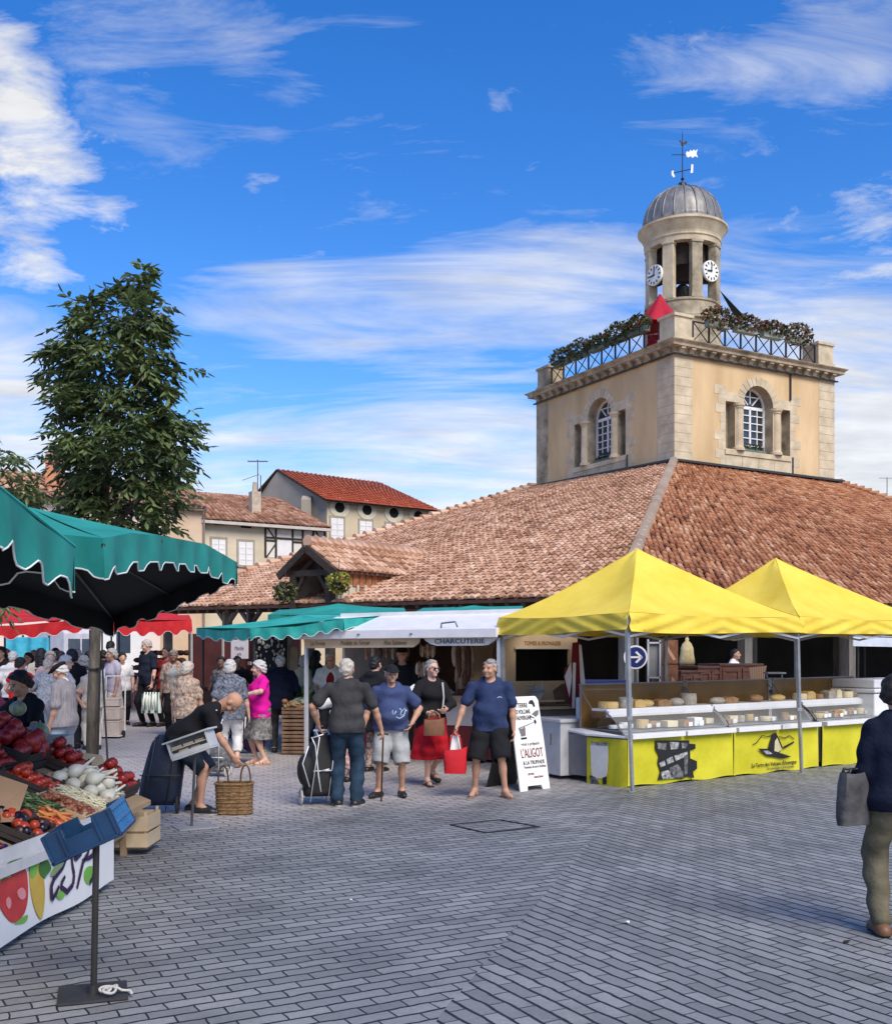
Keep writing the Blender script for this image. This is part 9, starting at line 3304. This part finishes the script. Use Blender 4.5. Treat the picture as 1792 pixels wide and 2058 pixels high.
def trolley(name, label, base, lean, w_, d_, h, m, mfr, yaw, hand, wheels_r=.085, outward=None):
 t_ = thing(name, label, 'shopping trolley', base)
 mt = Matrix.Rotation(yaw, 3, 'Z')
 ln_ = mt @ V(lean)
 X, Y = mt @ V((1, 0, 0)), mt @ V((0, 1, 0))
 mb = MB()
 secs = [(.13, .92, .9), (.20, 1.0, 1.0), (.45, 1.0, 1.0), (.75, .93, .85), (.90, .80, .62), (1.0, .55, .42)]
 rings = []
 n = 20
 for f, kx, ky in secs:
  r_ = []
  for k in range(n):
   a = 2 * PI * k / n
   cx, cy = math.cos(a), math.sin(a)
   bul = 1 + .04 * math.sin(5 * a + 9 * f)
   r_.append(base + ln_ * f + V((0, 0, h * f)) + X * (w_ / 2 * kx * bul * math.copysign(abs(cx) ** .6, cx)) + Y * (d_ / 2 * ky * bul * math.copysign(abs(cy) ** .6, cy)))
  rings.append(r_)
 mb.add([q for r_ in rings for q in r_], [(i * n + k, i * n + (k + 1) % n, (i + 1) * n + (k + 1) % n, (i + 1) * n + k) for i in range(len(rings) - 1) for k in range(n)] + [tuple(range(n)), tuple((len(rings) - 1) * n + k for k in range(n))])
 bg_ = mb.build('bag', m, t_, smooth=True)
 mb = MB()
 f0 = -Y * (d_ / 2 + .015)
 for s in (-1, 1):
  mb.tube([base + X * s * w_ * .28 + f0 + V((0, 0, .05)), base + ln_ * .98 + V((0, 0, h * .98)) + X * s * w_ * .26 + f0, hand + X * s * .06], .007, 6)
 mb.tube([hand - X * .08, hand + X * .08], .014, 8)
 mb.tube([base + X * -w_ * .45 + f0 * .4 + V((0, 0, .10)), base + X * w_ * .45 + f0 * .4 + V((0, 0, .10))], .009, 6)
 mb.tube([base + X * -w_ * .40 - f0 * .9 + V((0, 0, .012)), base + X * -w_ * .4 - f0 * .9 + V((0, 0, .12)), base + X * w_ * .4 - f0 * .9 + V((0, 0, .12)), base + X * w_ * .4 - f0 * .9 + V((0, 0, .012))], .009, 6)
 for f in (.5,):
  mb.tube([base + ln_ * f + V((0, 0, h * f)) + X * s_ * w_ * .5 + f0 for s_ in (-1, 1)], .007, 6)
 mb.build('frame', mfr, t_, smooth=True)
 for s in (-1, 1):
  mb = MB()
  c = base + X * s * (w_ * .52) + f0 * .3 + V((0, 0, wheels_r + .012))
  wheel(mb, c, wheels_r, .014, X)
  for k in range(3):
   a = PI * k / 3
   fw = X.cross(V((0, 0, 1))).normalized()
   v_ = (fw * math.cos(a) + V((0, 0, 1)) * math.sin(a)) * wheels_r * .9
   mb.tube([c - v_, c + v_], .006, 5)
  mb.build('wheel', M('trolley_wheel', (.025, .025, .027), rough=.6) if mfr is not ALU else M('pale_wheel', (.42, .40, .38), rough=.5), t_)
 return bg_, t_
tp_ = G(636, 1616)
hd = PEO['bag']['hand'][1]
bg_, tt = trolley('shopping_trolley', 'black shopping trolley with silver frame leaning beside the man in charcoal', tp_, (.10, 0, 0), .37, .30, .80, M('black_nylon', (.014, .014, .015), rough=.7, bump=.3), ALU, RAD(18), hd + V((0, 0, .0)))
mb = MB()
q = P(614, 1548, 12.3)
mb.ball(q, (.10, .10, .19), 12, 9)
mb.build('side_pocket', MATS['black_nylon'], tt, smooth=True)
mb = MB()
for pl in (((626, 1482), (634, 1500), (640, 1560), (645, 1592)), ((620, 1500), (608, 1535), (622, 1582)), ((626, 1484), (650, 1476)), ((645, 1550), (662, 1546))):
 mb.tube([P(x, y, 12.14) for x, y in pl], .008, 6)
mb.build('silver_piping', ALU, tt, smooth=True)
tp_ = G(316, 1634)
hd = PEO['bend']['hand'][1]
trolley('shopping_trolley', 'dark navy shopping trolley held by the bending man', tp_, (.13, .03, 0), .44, .34, .86, M('navy_nylon', (.008, .014, .036), rough=.6, var=.25, bump=.3, c2=(.018, .028, .06)), M('dark_frame', (.05, .05, .05), rough=.5, metal=.4), RAD(4), hd, .09)
q = P(492, 1462, 18.2)
q.z = gz(q.x, q.y)
bg2, _t = trolley('shopping_trolley', 'black and white striped shopping trolley by the magenta-topped woman', q, (.01, 0, 0), .26, .24, .62, M('black_white_stripes', (.012, .012, .012), rough=.8, wave=(6.5, 0, 'X', .5), c2=(.72, .70, .68)), DARKPOLE, 0.0, q + V((.0, -.14, .98)), .06)
q2 = q + V((.02, 0, .62))
veg_heap('yellow-green leaves sticking out of the striped trolley', q2 + V((0, 0, .10)), (.10, .08, .22), 22, [M('yellow_green', (.42, .46, .10), rough=.6), GRN[0]], 12, .05)
q = G(440, 1560)
trolley('shopping_trolley', 'small dark trolley with pale piping behind the bending man\'s arm', q, (.0, .02, 0), .30, .26, .55, M('dark_check_nylon', (.03, .03, .03), rough=.7, var=.5, scale=16, c2=(.22, .22, .22)), ALU, RAD(-20), q + V((.02, -.15, .80)), .06)
def soft_bag(name, label, hand, drop, w_, d_, h, m, cat='bag', hm=None, yaw=0.0, flare=.8, round_=False, handle_r=.010, top_open=True):
 """a bag hanging from the hand by two straps"""
 c = hand - V((0, 0, drop))
 t_ = thing(name, label, cat, c - V((0, 0, h)))
 mt = Matrix.Rotation(yaw, 3, 'Z')
 X, Y = mt @ V((1, 0, 0)), mt @ V((0, 1, 0))
 n = 24
 secs = [(0, flare, .85), (.25, flare + (1 - flare) * .3, 1.0), (.6, flare + (1 - flare) * .75, 1.05), (.85, 1.0, .95), (1.0, .98, .8)]
 if not round_:
  secs = [(0, .60, .6), (.12, .95, .95), (.4, 1.06, 1.1), (.7, .92, .9), (1.0, flare, .5)]
  secs = [(f, kx, ky) for f, kx, ky in secs]
 else:
  secs = [(1 - f, kx, ky) for f, kx, ky in secs][::-1]
 rings = []
 for f, kx, ky in secs:
  r_ = []
  for k in range(n):
   a = 2 * PI * k / n
   cx, cy = math.cos(a), math.sin(a)
   bul = 1 + .035 * math.sin(4 * a + 7 * f) + .02 * math.sin(9 * a)
   r_.append(c + V((0, 0, -h + h * f + ((.03 * math.cos(2 * a) + .05 * cx) * h if f == 1 else 0))) + X * (w_ / 2 * kx * bul * math.copysign(abs(cx) ** .7, cx)) + Y * (d_ / 2 * ky * bul * math.copysign(abs(cy) ** .8, cy)))
  rings.append(r_)
 mb = MB()
 fs = [(i * n + k, i * n + (k + 1) % n, (i + 1) * n + (k + 1) % n, (i + 1) * n + k) for i in range(len(rings) - 1) for k in range(n)] + [tuple(range(n))]
 mb.add([q for r_ in rings for q in r_], fs)
 mb.build('bag_body', m, t_, smooth=True, solid=.006)
 mb = MB()
 for s in (-1, 1):
  o_ = Y * s * d_ * .22
  mb.tube([c + X * -w_ * .30 + o_ + V((0, 0, -.03)), c + X * -w_ * .22 + o_ + V((0, 0, drop * .6)), hand - V((0, 0, .01)) + o_ * .15 - X * .02, hand - V((0, 0, .01)) + o_ * .15 + X * .02, c + X * w_ * .22 + o_ + V((0, 0, drop * .6)), c + X * w_ * .30 + o_ + V((0, 0, -.03))], handle_r, 7)
 mb.build('strap', hm or m, t_, smooth=True)
 return t_, c
h_ = PEO['pink']['hand'][0]
soft_bag('handbag', 'purple gathered handbag with pale handles held by the magenta-topped woman', h_, .15, .34, .20, .38, M('purple_nylon', (.05, .014, .065), rough=.5, bump=.5, bscale=12), hm=M('pale_strap', (.42, .38, .36), rough=.7), flare=.45)
mb = MB()
leaf_clump(mb, h_ + V((.15, -.05, -.50)), (.05, .05, .06), 14, .035, 2)
o = mb.build('celery_leaves', GRN[1], None, fixn=False)
props(o, 'pale green leaves poking from the bottom of the purple handbag', 'vegetables')
h_ = PEO['tee']['hand'][1]
t_, c = soft_bag('carrier_bag', 'big green and white carrier bag full of white leeks carried by the tall man', h_, .12, .42, .22, .42, M('green_white_bag', (.05, .22, .12), rough=.4, wave=(2.2, 3, 'X', .42), c2=(.74, .76, .74)), hm=BLK, flare=.9, round_=True)
mb = MB()
for k in range(5):
 mb.tube([c + V((-.15 + .07 * k, -.11, -.36 + .03 * (k % 2))), c + V((-.13 + .065 * k, -.13, -.15)), c + V((-.12 + .06 * k, -.06, .03))], [.022, .026, .018], 7)
o = mb.build('leeks', M('leek_white', (.72, .74, .66), rough=.5), None, smooth=True)
props(o, 'white leeks showing at the side of the green and white carrier bag', 'vegetables')
h_ = PEO['sun']['hand'][0].lerp(PEO['sun']['hand'][1], .5)
soft_bag('handbag', 'tan leather handbag with flap held before the woman in the red skirt', h_ + V((-.05, -.05, .03)), .10, .27, .13, .21, M('tan_leather', (.24, .10, .05), rough=.45, var=.2, c2=(.32, .16, .09)), flare=.95, round_=True, handle_r=.012)
s_ = PEO['sun']
mb = MB()
mb.tube([s_['T'](-.10, .16, .50), s_['T'](-.10, .20, .30), s_['T'](-.08, .20, .10), h_ + V((0, -.05, .05))], .013, 6)
o = mb.build('shoulder_strap', M('pale_strap', (.42, .38, .36)), None, smooth=True)
props(o, 'pale shoulder strap crossing the black cardigan', 'strap')
h_ = PEO['navy']['hand'][0]
t_, c = soft_bag('tote_bag', 'bright red tote bag with white goods showing, carried by the man in navy', h_, .20, .26, .12, .30, M('red_tote', (.52, .010, .018), rough=.7, bump=.3, bscale=9), flare=1.12, round_=True, handle_r=.011, yaw=.1)
mb = MB()
mb.grid(lambda u, v: c + V(((u - .5) * .16 * (1 - .5 * v), -.02 + .05 * math.sin(PI * u), -.04 + .20 * v)), 8, 6)
o = mb.build('white_packet', WHITEP, None, solid=.03, smooth=True)
props(o, 'white packet sticking out of the red tote', 'packet')
f_ = PEO['fore']
hb_ = P(1716, 1543, 6.62)
soft_bag('shopping_bag', 'grey glossy shopping bag hanging at the left arm of the foreground woman', hb_, .02, .26, .12, .33, M('grey_vinyl', (.055, .052, .054), rough=.6, var=.35, scale=6, c2=(.11, .106, .11), spec=.4, bump=.6, bscale=7), hm=LEATH_BK, flare=.74, round_=True, yaw=.45)
h_ = PEO['lilac']['hand'][1]
soft_bag('handbag', 'brown handbag with looped handle of the woman in lilac', h_, .10, .24, .12, .22, LEATH_BR, flare=.9, round_=True)
h_ = PEO['bag']['hand'][0]
cb_ = G(766, 1611)
mb = MB()
mb.tube([cb_, h_.lerp(cb_, .1) + V((0, 0, .02)), h_ + V((0, .0, .01))], [.010, .011, .012], 8)
mb.tube([h_ + V((-.06, -.04, .015)), h_ + V((0, 0, .03)), h_ + V((.05, .05, .015))], .014, 8)
o = mb.build('walking_cane', M('brown_cane', (.10, .055, .03), rough=.4), None, smooth=True)
props(o, 'slim brown walking cane in the right hand of the man in charcoal', 'cane')
c = PEO['cap']
LOGO = M('pale_logo', (.40, .52, .62), rough=.8)
bl_ = c['o']
def cloth_print(pers, part, curves, origin, uu, vv, r, m, name='print', lift=.004):
 """strokes dropped onto the garment along its facing direction"""
 shirt = [q for q in bpy.data.objects if q.parent == pers['o'] and q.name.split('.')[0] == part][0]
 bpy.context.view_layer.update()
 mw = shirt.matrix_world
 inv = mw.inverted()
 nn = uu.cross(vv).normalized()
 for cv_ in curves:
  pts = []
  for x, y in cv_:
   q = origin + uu * x + vv * y
   ok, loc, nrm2, _ = shirt.ray_cast(inv @ (q + nn * .6), inv.to_3x3() @ (-nn))
   if ok:
    pts.append(mw @ loc + nn * lift)
  if len(pts) > 1:
   mb = MB()
   mb.tube(pts, r, 5)
   o = mb.build(name, m, None, smooth=True)
   o.parent = shirt
   o.matrix_parent_inverse = inv
ox = c['T'](0, .1, .20)
cloth_print(c, 'shirt', [[(.0, -.02), (.02, .03), (.03, -.03)], [(.045, -.02), (.06, .02)], [(.06, -.05), (.10, -.07), (.15, -.04), (.17, .02), (.16, .05), (.12, .01), (.11, -.03), (.14, -.03)], [(.10, .05), (.13, .02)], [(.17, .03), (.19, .01)]],
   ox, V((1, 0, 0)), V((0, 0, 1)), .007, LOGO, 'logo')
n_ = PEO['navy']
cloth_print(n_, 'shirt', [[(.09, .0), (.12, .012), (.15, .002)]], n_['T'](0, .1, .33), V((1, 0, 0)), V((0, 0, 1)), .005, LOGO, 'logo')
b_ = PEO['bend']
o0 = P(443, 1455, 11.3)
cloth_print(b_, 'shirt', [[(-.02, .07), (.02, .05), (.045, .05)], [(.05, .05), (.075, .0)], [(.075, .04), (.10, -.01)], [(.10, .03), (.12, -.02)]], P(440, 1440, 11.65), V((1, 0, 0)), V((0, 0, 1)), .008, M('white_logo', (.7, .7, .7), rough=.8), 'logo')
